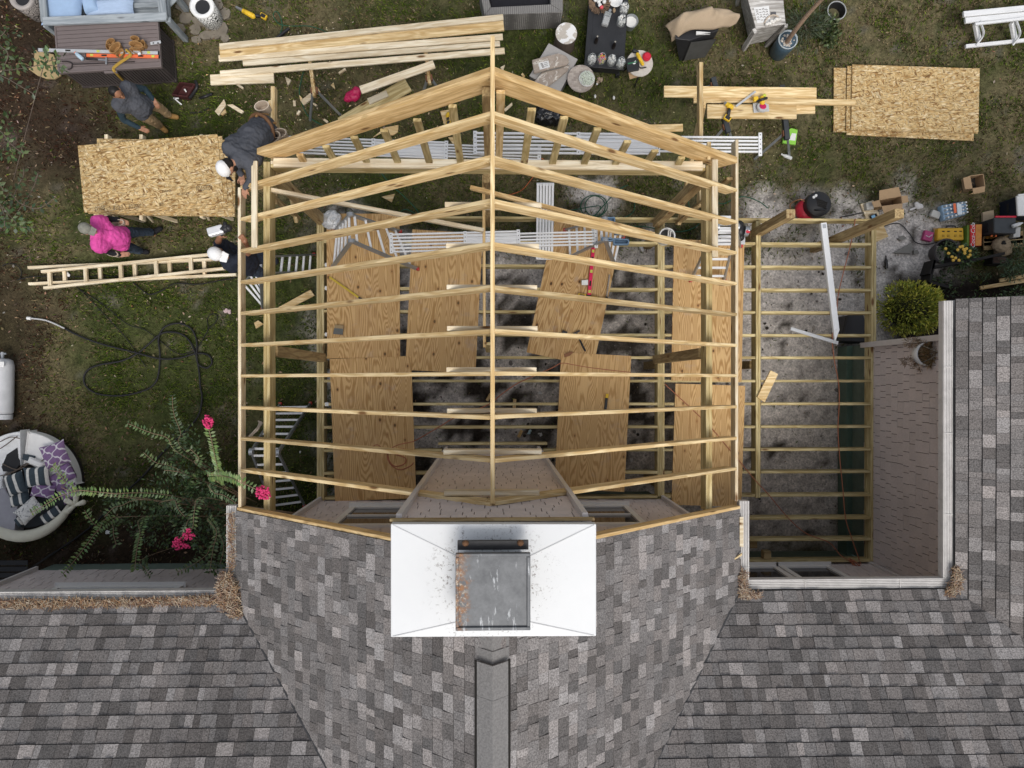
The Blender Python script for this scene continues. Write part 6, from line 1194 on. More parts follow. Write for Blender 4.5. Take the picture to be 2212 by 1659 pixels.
# whitewashed crate cabinet
WW = wood('whitewashed_wood', (.62, .60, .57), (.30, .28, .26), knot=(.1, .09, .08), weather=.35)
zc_ = .8; t = thing('wooden_cabinet', K(2180, 250, 0), 'whitewashed wooden cabinet with splayed legs at the upper edge, papers on top', 'cabinet'); tp4 = [K(1970, -150, zc_), K(2365, -160, zc_), K(2368, 205, zc_), K(2108, 252, zc_)]
cen = sum(tp4, V3()) / 4; hx = 1.0
MB().quadbox([K(2000, -150, zc_), K(2330, -150, zc_), K(2365, 205, zc_), K(2110, 250, zc_)], zc_ - .03, zc_).build('cabinet_top', WW, t, bevel=.004)
lo = [K(1975, 20, .1), K(2300, 0, .1), K(2300, 330, .1), K(2055, 385, .1)]; hi = [K(2000, -150, zc_ - .03), K(2330, -150, zc_ - .03), K(2365, 205, zc_ - .03), K(2110, 250, zc_ - .03)]
m = MB(); m.add(lo + hi, [(0, 1, 5, 4), (1, 2, 6, 5), (2, 3, 7, 6), (3, 0, 4, 7), (0, 3, 2, 1)]); m.build('cabinet_body', WW, t)
board('leg', K(2100, 265, .78), K(2000, 425, 0), .09, .06, WW, t); board('leg', K(2370, 220, .78), K(2195, 395, .0), .07, .06, WW, t); board('leg', K(1985, -140, .78), K(1945, 40, .0), .07, .06, WW, t)
m = MB(); m.quadbox([K(x, y, zc_ + .006) for x, y in ((2088, 65), (2220, 50), (2235, 190), (2120, 200))], zc_ + .002, zc_ + .006); pp = tag(m.build('paper_sign', WHITE), 'white paper with black handwriting on the whitewashed cabinet', 'paper')
hw_ = MB()
for k in range(5):
    for j in range(4): hw_.tube([K(2105 + j * 28 + k * 4, 85 + k * 22, zc_ + .009), K(2115 + j * 28 + k * 4, 76 + k * 22 + rnd.uniform(-8, 10), zc_ + .009), K(2124 + j * 28 + k * 4, 84 + k * 22, zc_ + .009)], .004, 4)
hw_.build('handwriting', INK, pp)
t = thing('shell_bowl', K(2300, 170, zc_), 'white rope and shell arrangement on the whitewashed cabinet corner', 'ornament'); 
m = MB()
for k in range(9): m.ball(K(2200 + 14 * k, 195 - 3 * k + rnd.uniform(-14, 14), zc_ + .03), (.035, .03, .03), 9, 6)
m.build('shells', P('shell_white', (.68, .66, .62), .5, .25, 14.), t, smooth=True); m = MB(); m.tube(cr([K(2180, 200, zc_ + .02), K(2210, 150, zc_ + .02), K(2260, 130, zc_ + .02), K(2300, 150, zc_ + .02), K(2270, 190, zc_ + .02)]), .014); m.build('rope', CANV, t)
t = thing('dark_slate', K(2255, 120, zc_), 'small dark slate tile on the whitewashed cabinet', 'tile'); MB().box(K(2258, 120, zc_ + .012), (.09, .06, .02), rotz(.1)).build('tile_face', P('slate_grey', (.09, .09, .095), .6), t)
# blue planter with a leaning trunk and shrub, black pot hoop
c = R_(82, 468, 0); c = at(553 * 3 + 128 / 4, 430 / 4, 0); t = thing('planter', c, 'tall slate blue glazed planter with a bare brown trunk leaning out', 'planter'); GLB = P('slate_blue_glaze', (.055, .09, .12), .3, .4, 9., spec=.5)
ctop = R_(170, 345, .55); cb = R_(78, 465, 0); MB().lathe([(.13, 0), (.16, .05), (.175, .4), (.165, .55)], cb, 24, ctop - cb).build('pot', GLB, t, smooth=True); MB().lathe([(.17, .545), (.178, .57), (.155, .57), (.15, .5)], cb, 24, ctop - cb, cap=False).build('rim', P('pale_rim_glaze', (.36, .40, .42), .35), t, smooth=True)
m = MB()
for k in range(22):
    a = rnd.random() * 6.28; m.ball(ctop + V3((.12 * math.cos(a) * rnd.random() ** .5, .12 * math.sin(a) * rnd.random() ** .5, -.02)), .03, 7, 5)
m.build('stones', P('beige_stones', (.42, .38, .33), .8, .25, 10.), t, smooth=True)
MB().tube(cr([R_(155, 375, .5), R_(240, 255, .95), R_(340, 130, 1.3), R_(460, 0, 1.65), R_(560, -90, 1.9)]), [.045 - .0008 * k for k in range(25)], 8).build('trunk', P('reddish_bark', (.22, .10, .05), .9, .5, 26., bump=.8, col2=(.4, .3, .22)), t, smooth=True)
# LEAVES
def leafmesh(name, items, parent=None, sm_=None):
    """items: (point, direction, normal-ish, length, width, colour)"""
    V = []; F = []; C = []
    for p, d, n_, L, w, c_ in items:
        s_ = d.cross(n_); s_ = s_.normalized() if s_.length > 1e-5 else V3((1, 0, 0)); b = len(V); n2 = s_.cross(d)
        V += [p, p + d * L * .5 + s_ * w / 2 - n2 * .08 * L, p + d * L - n2 * .1 * L, p + d * L * .5 - s_ * w / 2 - n2 * .08 * L]; F += [(b, b + 1, b + 2), (b, b + 2, b + 3)]; C += [c_, c_]
    me = bpy.data.meshes.new(name); me.from_pydata([tuple(v) for v in V], [], F); ca = me.color_attributes.new('Col', 'FLOAT_COLOR', 'CORNER'); ca.data.foreach_set('color', [q for c_ in C for _ in range(3) for q in (*c_, 1)])
    return link(name, me, LEAFM, parent)
def rv(): return V3((rnd.gauss(0, 1), rnd.gauss(0, 1), rnd.gauss(0, 1))).normalized()
def vary(c_, a=.35): k = rnd.uniform(1 - a, 1 + a); return (c_[0] * k * rnd.uniform(.85, 1.2), c_[1] * k, c_[2] * k * rnd.uniform(.8, 1.2))
def sprig(pts, sp, L, w, col, items, tips=True):
    c_ = cr(pts, 8); acc = 0.; side = 1
    for i in range(len(c_) - 1):
        d = (c_[i + 1] - c_[i]); l = d.length; d.normalize(); s_ = d.cross(Z3).normalized()
        while acc < l:
            p = c_[i] + d * acc
            for sg in (1, -1):
                dd = (s_ * sg + d * rnd.uniform(.2, .6) + Z3 * rnd.uniform(-.25, .2)).normalized(); f = rnd.uniform(.7, 1.15); items.append((p, dd, (Z3 + rv() * .35).normalized(), L * f, w * f, vary(col)))
            acc += sp * rnd.uniform(.8, 1.25)
        acc -= l
def blob(c_, r_, n, L, w, cols, items, flat=1., outw=1.):
    for k in range(n):
        d = rv(); rr = rnd.random() ** .4; p = c_ + V3((d.x * r_[0], d.y * r_[1], d.z * r_[2])) * rr
        if mnoise.noise(p * (3.1 if max(r_) > .25 else 14.)) < -.12: continue
        dd = (d * outw + rv() * .8 + Z3 * .2).normalized(); items.append((p, dd, (Z3 * .7 + rv()).normalized(), L * rnd.uniform(.6, 1.2), w * rnd.uniform(.7, 1.2), vary(rnd.choice(cols))))
pl = thing('potted_shrub', R_(400, 250, 0), 'feathery green shrub spilling over the lawn behind the blue planter', 'shrub'); it = []
blob(R_(320, 230, .3), (.42, .48, .3), 1500, .13, .014, ((.06, .085, .045), (.09, .11, .06), (.045, .06, .03)), it); leafmesh('foliage', it, pl); MB().tube([R_(330, 260, 0), R_(320, 220, .35)], .02).build('stem', BARK, pl)
pl = thing('leafy_bush', R_(520, 260, 0), 'low bush of broad green leaves under the black hoop', 'shrub'); it = []; blob(R_(520, 265, .15), (.22, .34, .14), 420, .085, .05, ((.055, .085, .025), (.10, .13, .05), (.04, .06, .02)), it); leafmesh('foliage', it, pl); MB().tube([R_(520, 270, 0), R_(510, 230, .2)], .012).build('stem', BARK, pl)
c = R_(545, 145, 0); t = thing('plant_pot', c, 'empty black nursery pot standing among the shrub leaves', 'pot'); MB().lathe([(.12, 0), (.165, .22), (.18, .225), (.15, .02), (0, .02)], c, 24, cap=False).build('pot_wall', BLACK, t, smooth='auto'); MB().lathe([(.165, .222), (.182, .232), (.165, .236)], c, 24, cap=False).build('rim', P('grey_pot_rim', (.33, .34, .34), .5), t, smooth='auto'); MB().lathe([(0, .05), (.13, .06)], c, 18, cap=False).build('soil', P('pot_soil', (.10, .09, .05), .95, .4), t)
# tools on the right sawhorse planks
drill('yellow and black impact driver lying on the sawhorse planks', K(1885, 935, .84), K(1825, 895, .84), K(1860, 1010, .84), 0, sc=1.25)
m = MB(); m.bar(K(1935, 920, .86), K(2105, 790, .86), .035, .012); o = tag(m.build('speed_rule', ALU), 'thin metal rule lying slanted between the driver and the saw', 'rule')
def csaw(label, c, rz, blade, z=0.):
    t = thing('circular_saw', c, label, 'circular saw', 'cordless tools'); Mx = TR(c, rz); R3 = Mx.to_3x3()
    MB().box(Mx @ V3((0, 0, .01)), (.28, .17, .012), R3).build('base_plate', ALU, t, bevel=.003); m = MB(); m.lathe([(.095, 0), (.1, .02), (.095, .045)], Mx @ V3((0, -.03, .05)), 20, R3 @ V3((0, .35, 1))); m.build('blade_guard', P('light_grey_guard', (.5, .5, .5), .4), t, smooth='auto')
    MB().lathe([(.0, .046), (.06, .05), (.055, .06), (0, .062)], Mx @ V3((0, -.03, .05)), 18, R3 @ V3((0, .35, 1)), cap=False).build('blade_cover', blade, t, smooth='auto'); MB().cap(Mx @ V3((0, .05, .08)), Mx @ V3((0, .14, .09)), .045, .04).build('motor_housing', YEL, t, smooth=True); MB().cap(Mx @ V3((-.10, .08, .12)), Mx @ V3((.05, .1, .16)), .024).build('grip', BLACK, t, smooth=True); MB().box(Mx @ V3((-.12, .12, .10)), (.08, .08, .07), R3).build('battery', YEL, t, bevel=.008); MB().ball(Mx @ V3((.04, .17, .1)), .035, 10, 7).build('knob', P('lime_knob', (.55, .6, .08), .5), t, smooth=True); return t
csaw('yellow circular saw with a crimson blade cover on the sawhorse planks', K(2150, 930, .84), .1, P('crimson_blade_cover', (.55, .02, .10), .4))
# green packet and bottle under the right sawhorse
t = thing('green_packet', R_(200, 1190, 0), 'lime green packet on the grass under the right sawhorse leg', 'packet'); m = MB(); m.quadbox([R_(x, y, .05) for x, y in ((200, 1105), (258, 1120), (240, 1250), (125, 1235), (140, 1150))], .0, .05); m.build('packet_body', P('lime_green', (.25, .55, .07), .5), t, bevel=.008); m = MB(); m.quadbox([R_(x, y, .054) for x, y in ((208, 1150), (245, 1155), (235, 1215), (180, 1210))], .051, .054); m.build('packet_label', WHITE, t)
t = thing('drink_bottle', R_(165, 1350, 0), 'empty clear plastic bottle on the grass right of the long scaffold plank', 'bottle'); MB().lathe([(.02, 0), (.035, .01), (.036, .13), (.015, .19), (.014, .21)], R_(205, 1370, .04), 12, R_(120, 1335, .04) - R_(205, 1370, .04)).build('bottle_body', P('clear_plastic', (.55, .56, .56), .15, .3, 20.), t, smooth=True); MB().cyl(R_(125, 1335, .04), R_(114, 1331, .04), .016).build('bottle_cap', WHITE, t)
# drill on a scrap below the barge rafter
drill('yellow drill lying on a board offcut under the barge rafter', B(1655, 1010, .05), B(1670, 975, .05), B(1660, 1050, .05), 0)
# ============================================================= RIGHT SIDE CLUTTER
def obox(label, q4, z1, mt, inside, z0=0., flaps=(), name='cardboard_box'):
    c = sum(q4, V3()) / 4; t = thing(name, V3((c.x, c.y, z0)), label, 'box', 'open cardboard boxes'); n = len(q4)
    for k in range(n):
        a, b = q4[k], q4[(k + 1) % n]; m = MB(); m.bar(V3((a.x, a.y, (z0 + z1) / 2)), V3((b.x, b.y, (z0 + z1) / 2)), .012, z1 - z0); m.build('side', mt, t)
    MB().quadbox(q4, z0 + .01, z0 + .02).build('bottom', inside, t)
    for k, ln, dz in flaps:
        a, b = q4[k], q4[(k + 1) % n]; o = ((a + b) / 2 - c); o.z = 0; o.normalize(); m = MB(); A_, B_ = V3((a.x, a.y, z1)), V3((b.x, b.y, z1)); e = o * ln + Z3 * dz; i_ = (B_ - A_) * .06
        m.add([A_, B_, B_ + e - i_, A_ + e + i_, A_ + Z3 * .008, B_ + Z3 * .008, B_ + e - i_ + Z3 * .008, A_ + e + i_ + Z3 * .008], [(3, 2, 1, 0), (4, 5, 6, 7), (0, 1, 5, 4), (1, 2, 6, 5), (2, 3, 7, 6), (3, 0, 4, 7)]); m.build('flap', mt, t)
    return t
obox('small open cardboard box with dark lining on the lawn at the right', [R_(1745, 1520, .25), R_(1860, 1505, .25), R_(1875, 1610, .25), R_(1765, 1630, .25)], .25, CARD, P('dark_lining', (.04, .035, .03), .8), flaps=((3, .12, -.03), (2, .1, -.02)))
obox('big open cardboard box near the right deck corner post', [R1_(960, 70, .3), R1_(1150, 35, .3), R1_(1160, 100, .3), R1_(980, 125, .3)], .3, CARD, P('box_inside', (.14, .085, .05), .9), flaps=((0, .17, .03), (2, .14, -.02), (3, .13, -.03), (1, .12, 0)))
t = thing('plastic_tub', R1_(885, 120, .06), 'clear square plastic tub beside the big cardboard box', 'tub'); MB().quadbox([R1_(x, y, .14) for x, y in ((848, 92), (912, 85), (918, 148), (855, 155))], .04, .14).build('tub_body', P('frosted_plastic', (.50, .49, .46), .4, .1), t, bevel=.012)
m = MB(); m.quadbox([R1_(x, y, .035) for x, y in ((800, 105), (910, 70), (960, 190), (945, 215), (850, 230))], .0, .035); tag(m.build('plywood_offcut', PALE), 'pale board offcut beneath the clear tub by the cardboard box', 'offcut'); m = MB(); m.quadbox([R1_(x, y, .03) for x, y in ((905, 310), (1000, 290), (1040, 385), (935, 432))], .0, .03); tag(m.build('plywood_offcut', PINE), 'yellow board offcut lying on the sand right of the deck corner', 'offcut'); m = MB(); m.quadbox([R1_(x, y, .03) for x, y in ((1740, 20), (1800, -10), (1850, -15), (1830, 8))], .0, .03); tag(m.build('plywood_offcut', PINE), 'thin wood offcut on the lawn near the white cooler', 'offcut')
for x0, y0, x1, y1, x2, y2, x3, y3, lb in ((1855, 175, 1950, 155, 1955, 225, 1862, 275, 'tan board piece behind the black cooler'),): m = MB(); m.quadbox([R1_(x0, y0, .05), R1_(x1, y1, .05), R1_(x2, y2, .05), R1_(x3, y3, .05)], .0, .05); tag(m.build('plywood_offcut', P('tan_board', (.42, .33, .22), .8)), lb, 'offcut')
# blue cleat between tub and post, cables
t = thing('power_adapter', R1_(908, 205, 0), 'blue and black power adapter on the board by the corner post', 'adapter'); MB().box(R1_(910, 208, .09), (.11, .06, .09), rotz(.4)).build('adapter_body', BLACK, t, bevel=.008); MB().box(R1_(910, 212, .138), (.07, .05, .01), rotz(.4)).build('blue_cover', P('light_blue_plastic', (.2, .4, .6), .4), t)
cord('cable', [R1_(*p, .02) for p in ((620, 220), (720, 200), (830, 180), (890, 195))], .009, THC, 'black cable running to the power adapter by the corner post', 'cable'); cord('cable', [R1_(*p, .02) for p in ((985, 300), (1100, 270), (1160, 290), (1230, 370), (1270, 430), (1330, 450), (1400, 450), (1480, 430))], .009, THC, 'black cable running over the sand to the flower pot', 'cable')
# compressor
c = R1_(345, 150, 0); t = thing('air_compressor', c, 'black and red pancake air compressor behind the deck frame', 'compressor'); MB().lathe([(.15, .04), (.2, .1), (.2, .2), (.16, .26)], c + V3((-.1, -.05, 0)), 24).build('tank', RED, t, smooth=True); m = MB(); m.lathe([(.2, .2), (.23, .25), (.23, .42), (.17, .46)], c + V3((.02, -.0, 0)), 20); m.build('motor_shroud', BLACK, t, smooth='auto'); m = MB()
for k in range(4): m.box(c + V3((.05, -.06 + .035 * k, .465)), (.16 + .02 * k, .018, .02), rotz(-.35))
m.build('vents', DARK, t); MB().tube(cr([c + V3((-.12, -.1, .4)), c + V3((-.02, -.14, .52)), c + V3((.1, -.13, .5)), c + V3((.15, -.08, .42))]), .018).build('carry_handle', BLACK, t, smooth=True)
for dx, dy in ((-.10, .11), (-.06, .14)): MB().lathe([(.025, .44), (.025, .475)], c + V3((dx, dy, 0)), 12).build('gauge', WHITE, t)
MB().tube(cr([c + V3((-.17, .05, .3)), c + V3((-.3, .1, .35)), c + V3((-.42, .05, .2)), c + V3((-.36, -.06, .1))]), .012).build('air_line', P('copper_tube', (.4, .22, .12), .4, .1, 9., .6), t, smooth=True)
# black mitre saw on the deck by the right fascia
t = thing('miter_saw', g(2, 1, 1960, 370, ZD + .06), 'black power saw with a red knob at the right end of the deck front', 'saw'); zs = ZD + .03
MB().box(g(2, 1, 1885, 415, zs + .05), (.5, .16, .08)).build('saw_table', ALU, t, bevel=.006); MB().box(g(2, 1, 1840, 250, zs + .06), (.28, .16, .10)).build('fence_table', ALUW, t, bevel=.006); MB().cap(g(2, 1, 1960, 290, zs + .25), g(2, 1, 1975, 390, zs + .22), .09, .07).build('saw_head', BLACK, t, smooth=True); MB().cyl(g(2, 1, 2005, 335, zs + .26), g(2, 1, 2040, 340, zs + .26), .09).build('blade_guard', STEEL, t); MB().cap(g(2, 1, 2030, 340, zs + .33), g(2, 1, 2042, 345, zs + .32), .03).build('red_knob', RED, t, smooth=True); MB().tube(cr([g(2, 1, 1800, 400, zs + .1), g(2, 1, 1790, 340, zs + .2), g(2, 1, 1850, 300, zs + .3)]), .015).build('handle', BLACK, t)
# white bucket pot on the post near the right front
t = thing('paint_bucket', g(2, 1, 1315, 400, ZD), 'white bucket with dark rim and brushes by the right deck beam', 'bucket'); c = g(2, 1, 1310, 405, ZD + .02); MB().lathe([(.12, 0), (.14, .26), (.12, .26), (.1, .04)], c, 20, cap=False).build('bucket_body', WHITE, t, smooth='auto'); MB().lathe([(0, .2), (.12, .21)], c, 18, cap=False).build('contents', BLACK, t)
for a, b in (((1345, 420), (1355, 320)), ((1360, 420), (1372, 340))): MB().cyl(g(2, 1, *a, ZD + .2), g(2, 1, *b, ZD + .45), .012).build('brush_handle', WHITE, t)
# water bottles, red box, yellow case, crate of red drinks, coolers
t = thing('water_pack', R1_(1620, 160, 0), 'shrink wrapped pack of clear water bottles on the lawn', 'bottle pack'); q4 = [R1_(x, y, .2) for x, y in ((1515, 110), (1720, 75), (1735, 185), (1540, 240))]
m = MB(); PB = P('clear_blue_plastic', (.42, .50, .56), .15, .35, 14., spec=.6)
for i in range(6):
    for j in range(4):
        p = q4[0].lerp(q4[1], (i + .5) / 6).lerp(q4[3].lerp(q4[2], (i + .5) / 6), (j + .5) / 4); bo = MB().lathe([(.032, 0), (.034, .14), (.016, .2), (.016, .215)], V3((p.x, p.y, 0)), 10).build('bottle', PB, t, smooth=True); MB().lathe([(.017, .21), (.017, .228)], V3((p.x, p.y, 0)), 8).build('bottle_cap', WHITE, bo)
m = MB(); cq = sum(q4, V3()) / 4; m.quadbox([cq + (p - cq) * 1.04 for p in q4], .0, .16); m.build('shrink_wrap', P('blue_wrap', (.26, .40, .56), .2, .5, 9., spec=.6), t, bevel=.03)
MB().box(R1_(1615, 140, .232), (.05, .18, .004), rotz(.1)).build('orange_label', ORANGE, t); MB().box(R1_(1655, 150, .232), (.09, .2, .003), rotz(.1)).build('wrap_label', P('pale_label', (.6, .66, .7), .4), t)
t = thing('plastic_tub', R1_(1455, 190, 0), 'small frosted food tub on the grass left of the water bottles', 'tub'); MB().quadbox([R1_(x, y, .08) for x, y in ((1430, 150), (1503, 175), (1478, 232), (1405, 205))], 0, .08).build('tub_body', MATS['frosted_plastic'], t, bevel=.012)
t = thing('magenta_packet', R1_(1390, 375, 0), 'magenta paper packet left of the yellow tool case', 'packet'); m = MB(); m.quadbox([R1_(x, y, .08) for x, y in ((1362, 328), (1435, 350), (1415, 430), (1340, 408))], 0, .08); m.build('packet_body', P('magenta_paper', (.40, .06, .17), .6, .3, 12.), t, bevel=.006); m = MB(); m.tube([R1_(1365, 375, .084), R1_(1390, 390, .084), R1_(1420, 370, .084)], .007, 4); m.build('string', WHITE, t)
t = thing('tool_case', R1_(1580, 360, 0), 'yellow plastic tool case with a black handle on the grass', 'tool case'); q4 = [R1_(x, y, .12) for x, y in ((1470, 312), (1690, 308), (1695, 415), (1465, 420))]; MB().quadbox(q4, 0, .12).build('case_body', P('case_yellow', (.66, .38, .03), .5, .1, 9.), t, bevel=.02)
for x in (1515, 1560, 1620, 1665): MB().box(R1_(x, 378, .123), (.045, .045, .014)).build('latch', P('case_yellow_dark', (.42, .24, .02), .5), t, bevel=.005); MB().box(R1_(x, 340, .1215), (.05, .02, .006)).build('slot', DARK, t)
MB().tube(cr([R1_(1540, 310, .08), R1_(1550, 296, .09), R1_(1610, 294, .09), R1_(1620, 310, .08)]), .014).build('case_handle', BLACK, t); 
m = MB(); m.quadbox([R1_(x, y, .015) for x, y in ((1430, 310), (1675, 306), (1680, 322), (1440, 420))], 0, .015); tag(m.build('cardboard_sheet', CARD), 'flat cardboard piece tucked under the yellow tool case', 'cardboard')
t = thing('drink_crate', R1_(1830, 370, 0), 'red and green carton of orange capped soda bottles', 'drinks carton'); q4 = [R1_(x, y, .2) for x, y in ((1750, 282), (1850, 278), (1845, 465), (1750, 467))]; MB().quadbox(q4, 0, .2).build('carton_body', P('carton_red', (.60, .03, .03), .5, .1), t, bevel=.006)
m = MB(); m.quadbox([R1_(x, y, .204) for x, y in ((1795, 282), (1848, 279), (1843, 462), (1792, 464))], .201, .204); m.build('carton_picture', P('carton_orange', (.62, .26, .06), .5, .4, 9.), t); m = MB(); m.quadbox([R1_(x, y, .17) for x, y in ((1722, 286), (1752, 284), (1752, 466), (1718, 468))], 0, .17); m.build('carton_flap', P('carton_green', (.12, .20, .03), .5, .4, 9.), t)
fc_ = bpy.data.curves.new('lettering', 'FONT'); fc_.body = 'Coca-Cola'; fc_.size = .11; fc_.align_x = 'CENTER'; fc_.align_y = 'CENTER'; fc_.shear = .3; fo = bpy.data.objects.new('lettering', fc_); COL.objects.link(fo); fc_.materials.append(WHITE); bpy.context.view_layer.update(); fm = bpy.data.meshes.new_from_object(fo.evaluated_get(bpy.context.evaluated_depsgraph_get())); bpy.data.objects.remove(fo); link('lettering', fm, [], t, TR(R1_(1772, 375, .206), 1.571))
for i in range(2):
    for j in range(4):
        b_ = thing('soda_bottle', R1_(1868 + 34 * i, 300 + 33 * j, 0), 'orange capped soda bottle standing beside the red carton', 'bottle', 'soda bottles by the carton'); c = R1_(1862 + 34 * i, 302 + 33 * j, 0); MB().lathe([(.032, 0), (.034, .12), (.014, .2), (.014, .22)], c, 10).build('bottle_body', P('orange_soda', (.26, .14, .03), .2, .3, 20., spec=.5), b_, smooth=True); MB().lathe([(.019, .215), (.019, .235)], c, 10).build('bottle_cap', P('bottle_cap_orange', (.75, .17, .05), .4), b_)
for lb, q_, zt_, mt, lid in (('black cooler with dark red rim and a bottle on its lid', ((1955, 215), (2145, 215), (2145, 360), (1955, 355)), .42, P('charcoal_cooler', (.035, .037, .04), .5, .2), P('dark_grey_lid', (.05, .055, .06), .5, .3, 9.)), ('white lidded dark blue cooler at the right picture edge', ((2150, 30), (2400, 0), (2420, 200), (2160, 205)), .5, P('midnight_plastic', (.012, .016, .03), .4), WHITE)):
    q4 = [R1_(x, y, zt_) for x, y in q_]; cq = sum(q4, V3()) / 4; t = thing('cooler', V3((cq.x, cq.y, 0)), lb, 'cooler', 'coolers on the lawn'); MB().quadbox([cq + (p - cq) * .94 for p in q4], 0, zt_ - .05).build('cooler_body', mt, t, bevel=.015); MB().quadbox(q4, zt_ - .05, zt_).build('lid', lid, t, bevel=.02); MB().bar(q4[0].lerp(q4[1], .03) + Z3 * .004, q4[1].lerp(q4[0], .03) + Z3 * .004, .03, .03).build('lid_rim', RED if lid is not WHITE else WHITE, t)
    MB().box(cq - Z3 * (zt_ * .5) + V3((-(q4[1] - q4[0]).length * .48, 0, 0)), (.03, .16, .05)).build('side_handle', BLACK, t)
t = thing('drink_bottle', R1_(2150, 285, .42), 'clear water bottle lying on the black cooler', 'bottle'); MB().lathe([(.02, 0), (.036, .01), (.036, .14), (.015, .19), (.014, .21)], R1_(2110, 298, .46), 12, R1_(2190, 270, .46) - R1_(2110, 298, .46)).build('bottle_body', MATS['clear_plastic'], t, smooth=True); MB().cyl(R1_(2186, 271, .46), R1_(2194, 268, .46), .017).build('bottle_cap', WHITE, t)
t = thing('white_tray', R1_(2160, 350, 0), 'white plastic tray leaning on the black cooler', 'tray'); m = MB(); m.quadbox([R1_(x, y, .2) for x, y in ((2148, 305), (2185, 300), (2180, 388), (2120, 390), (2122, 365))], .02, .2); m.build('tray_body', P('off_white_plastic', (.52, .52, .5), .5, .1), t, bevel=.01)
m = MB(); 
for k in range(3): m.bar(R1_(1860, 400 + 36 * k, .06), R1_(2200, 372 + 36 * k, .06), .14, .03)
tag(m.build('wooden_pallet', TREATD), 'weathered board platform under the black cooler', 'platform')
# beige cap / bag and feather-like white litter
t = thing('burlap_sack', R1_(2010, 455, 0), 'tan burlap sack with a dark opening in front of the black cooler', 'sack'); solid('sack_body', [('b', R1_(2015, 455, .16), (.17, .16, .13)), ('b', R1_(2030, 500, .1), (.17, .13, .1))], P('tan_sackcloth', (.34, .26, .17), .9, .2, 40., bump=.5), t, .015, .03); MB().ball(R1_(2040, 440, .27), (.06, .05, .02), 10, 6).build('sack_opening', DARK, t)
t = thing('paper_towel', R1_(1285, 125, 0), 'white crumpled paper towel on the grass by the cardboard box', 'litter'); m = MB()
for k in range(9): m.ball(R1_(1300 + rnd.uniform(-26, 26), 120 + rnd.uniform(-20, 20), .03), (.05, .04, .03), 7, 5)
m.bar(R1_(1225, 155, .02), R1_(1290, 130, .02), .035, .02); m.build('towel_body', P('paper_white', (.55, .53, .52), .9, .2, 20.), t)
c = R1_(1020, 605, .03); t = thing('beer_bottle', c, 'dark beer bottle lying on the sand right of the deck', 'bottle'); MB().lathe([(.03, 0), (.034, .01), (.034, .15), (.015, .2), (.013, .25)], R1_(1022, 662, .035), 14, R1_(1018, 545, .035) - R1_(1022, 662, .035)).build('bottle_body', MATS['brown_glass'], t, smooth='auto')
for pts, lb in ((((1085, 525), (1240, 440), (1250, 500), (1235, 532)), 'big flat grey stone slab on the sand beside the flower pot'), (((1258, 505), (1290, 498), (1310, 530), (1262, 540)), 'small flat stone right of the big slab'), (((1120, 400), (1170, 375), (1200, 400), (1150, 420)), 'pale stone sliver above the big slab')):
    m = MB(); m.quadbox([R1_(x, y, .03) for x, y in pts], -.04, .035); tag(m.build('stone_slab', P('slab_stone', (.22, .21, .19), .9, .3, 10.)), lb, 'stone', 'stone slabs on the sand')
# white downspout and metal strip resting on the deck joists
t = thing('downspout', g(3, 1, 530, 780, ZD), 'white metal downspout lying across the joists of the right deck', 'downspout'); a, b = g(3, 1, 475, 268, ZD + .05), g(3, 1, 598, 1295, ZD + .05); MB().bar(a, b.lerp(a, .1), .105, .07).build('pipe', P('white_enamel', (.80, .81, .82), .35, .04, 8.), t, bevel=.01)
m = MB(); e = b.lerp(a, .1); d = (b - e); s_ = V3((-d.y, d.x, 0)).normalized(); m.add([e + s_ * .052 + Z3 * .035, e - s_ * .052 + Z3 * .035, b - s_ * .04 + Z3 * .0, e + s_ * .052 - Z3 * .03, e - s_ * .052 - Z3 * .03, b - s_ * .04 - Z3 * .03], [(0, 2, 1), (3, 4, 5), (0, 3, 5, 2), (1, 2, 5, 4), (0, 1, 4, 3)]); m.build('pipe_end', MATS['white_enamel'], t)
m = MB(); m.box(a.lerp(b, .03) + Z3 * .036, (.07, .06, .004), frame(a, b)); m.build('sticker', P('grey_sticker', (.4, .42, .45)), t)
o = board('metal_strip', g(3, 1, 195, 1180, ZD + .03), g(3, 1, 605, 1305, ZD + .03), .06, .02, ALU); tag(o, 'bare metal strip crossing the lower end of the white downspout', 'metal strip')
# black chest and green board below the deck
t = thing('black_chest', g(3, 1, 750, 1180, .3), 'black plastic chest on the ground below the deck by the house', 'chest'); m = MB(); m.quadbox([g(3, 1, x, y, .5) for x, y in ((690, 1065), (830, 1040), (880, 1300), (640, 1290))], .0, .45); m.build('chest_body', BLACK, t, bevel=.02); m = MB(); m.quadbox([g(3, 1, x, y, .55) for x, y in ((700, 1060), (835, 1040), (885, 1250), (665, 1240))], .45, .50); m.build('lid', P('black_lid', (.03, .03, .033), .35), t, bevel=.02)
o = MB(); o.quadbox([g(3, 1, 680, 1330, .35), g(3, 1, 900, 1320, .35), g(3, 2, 900, 1500, .35), g(3, 2, 680, 1500, .35)], .0, .35); tag(o.build('green_board', P('deep_green_plastic', (.085, .135, .105), .5, .3, 4.), bevel=.01), 'dull green panel lying along the house wall beneath the right deck', 'panel')
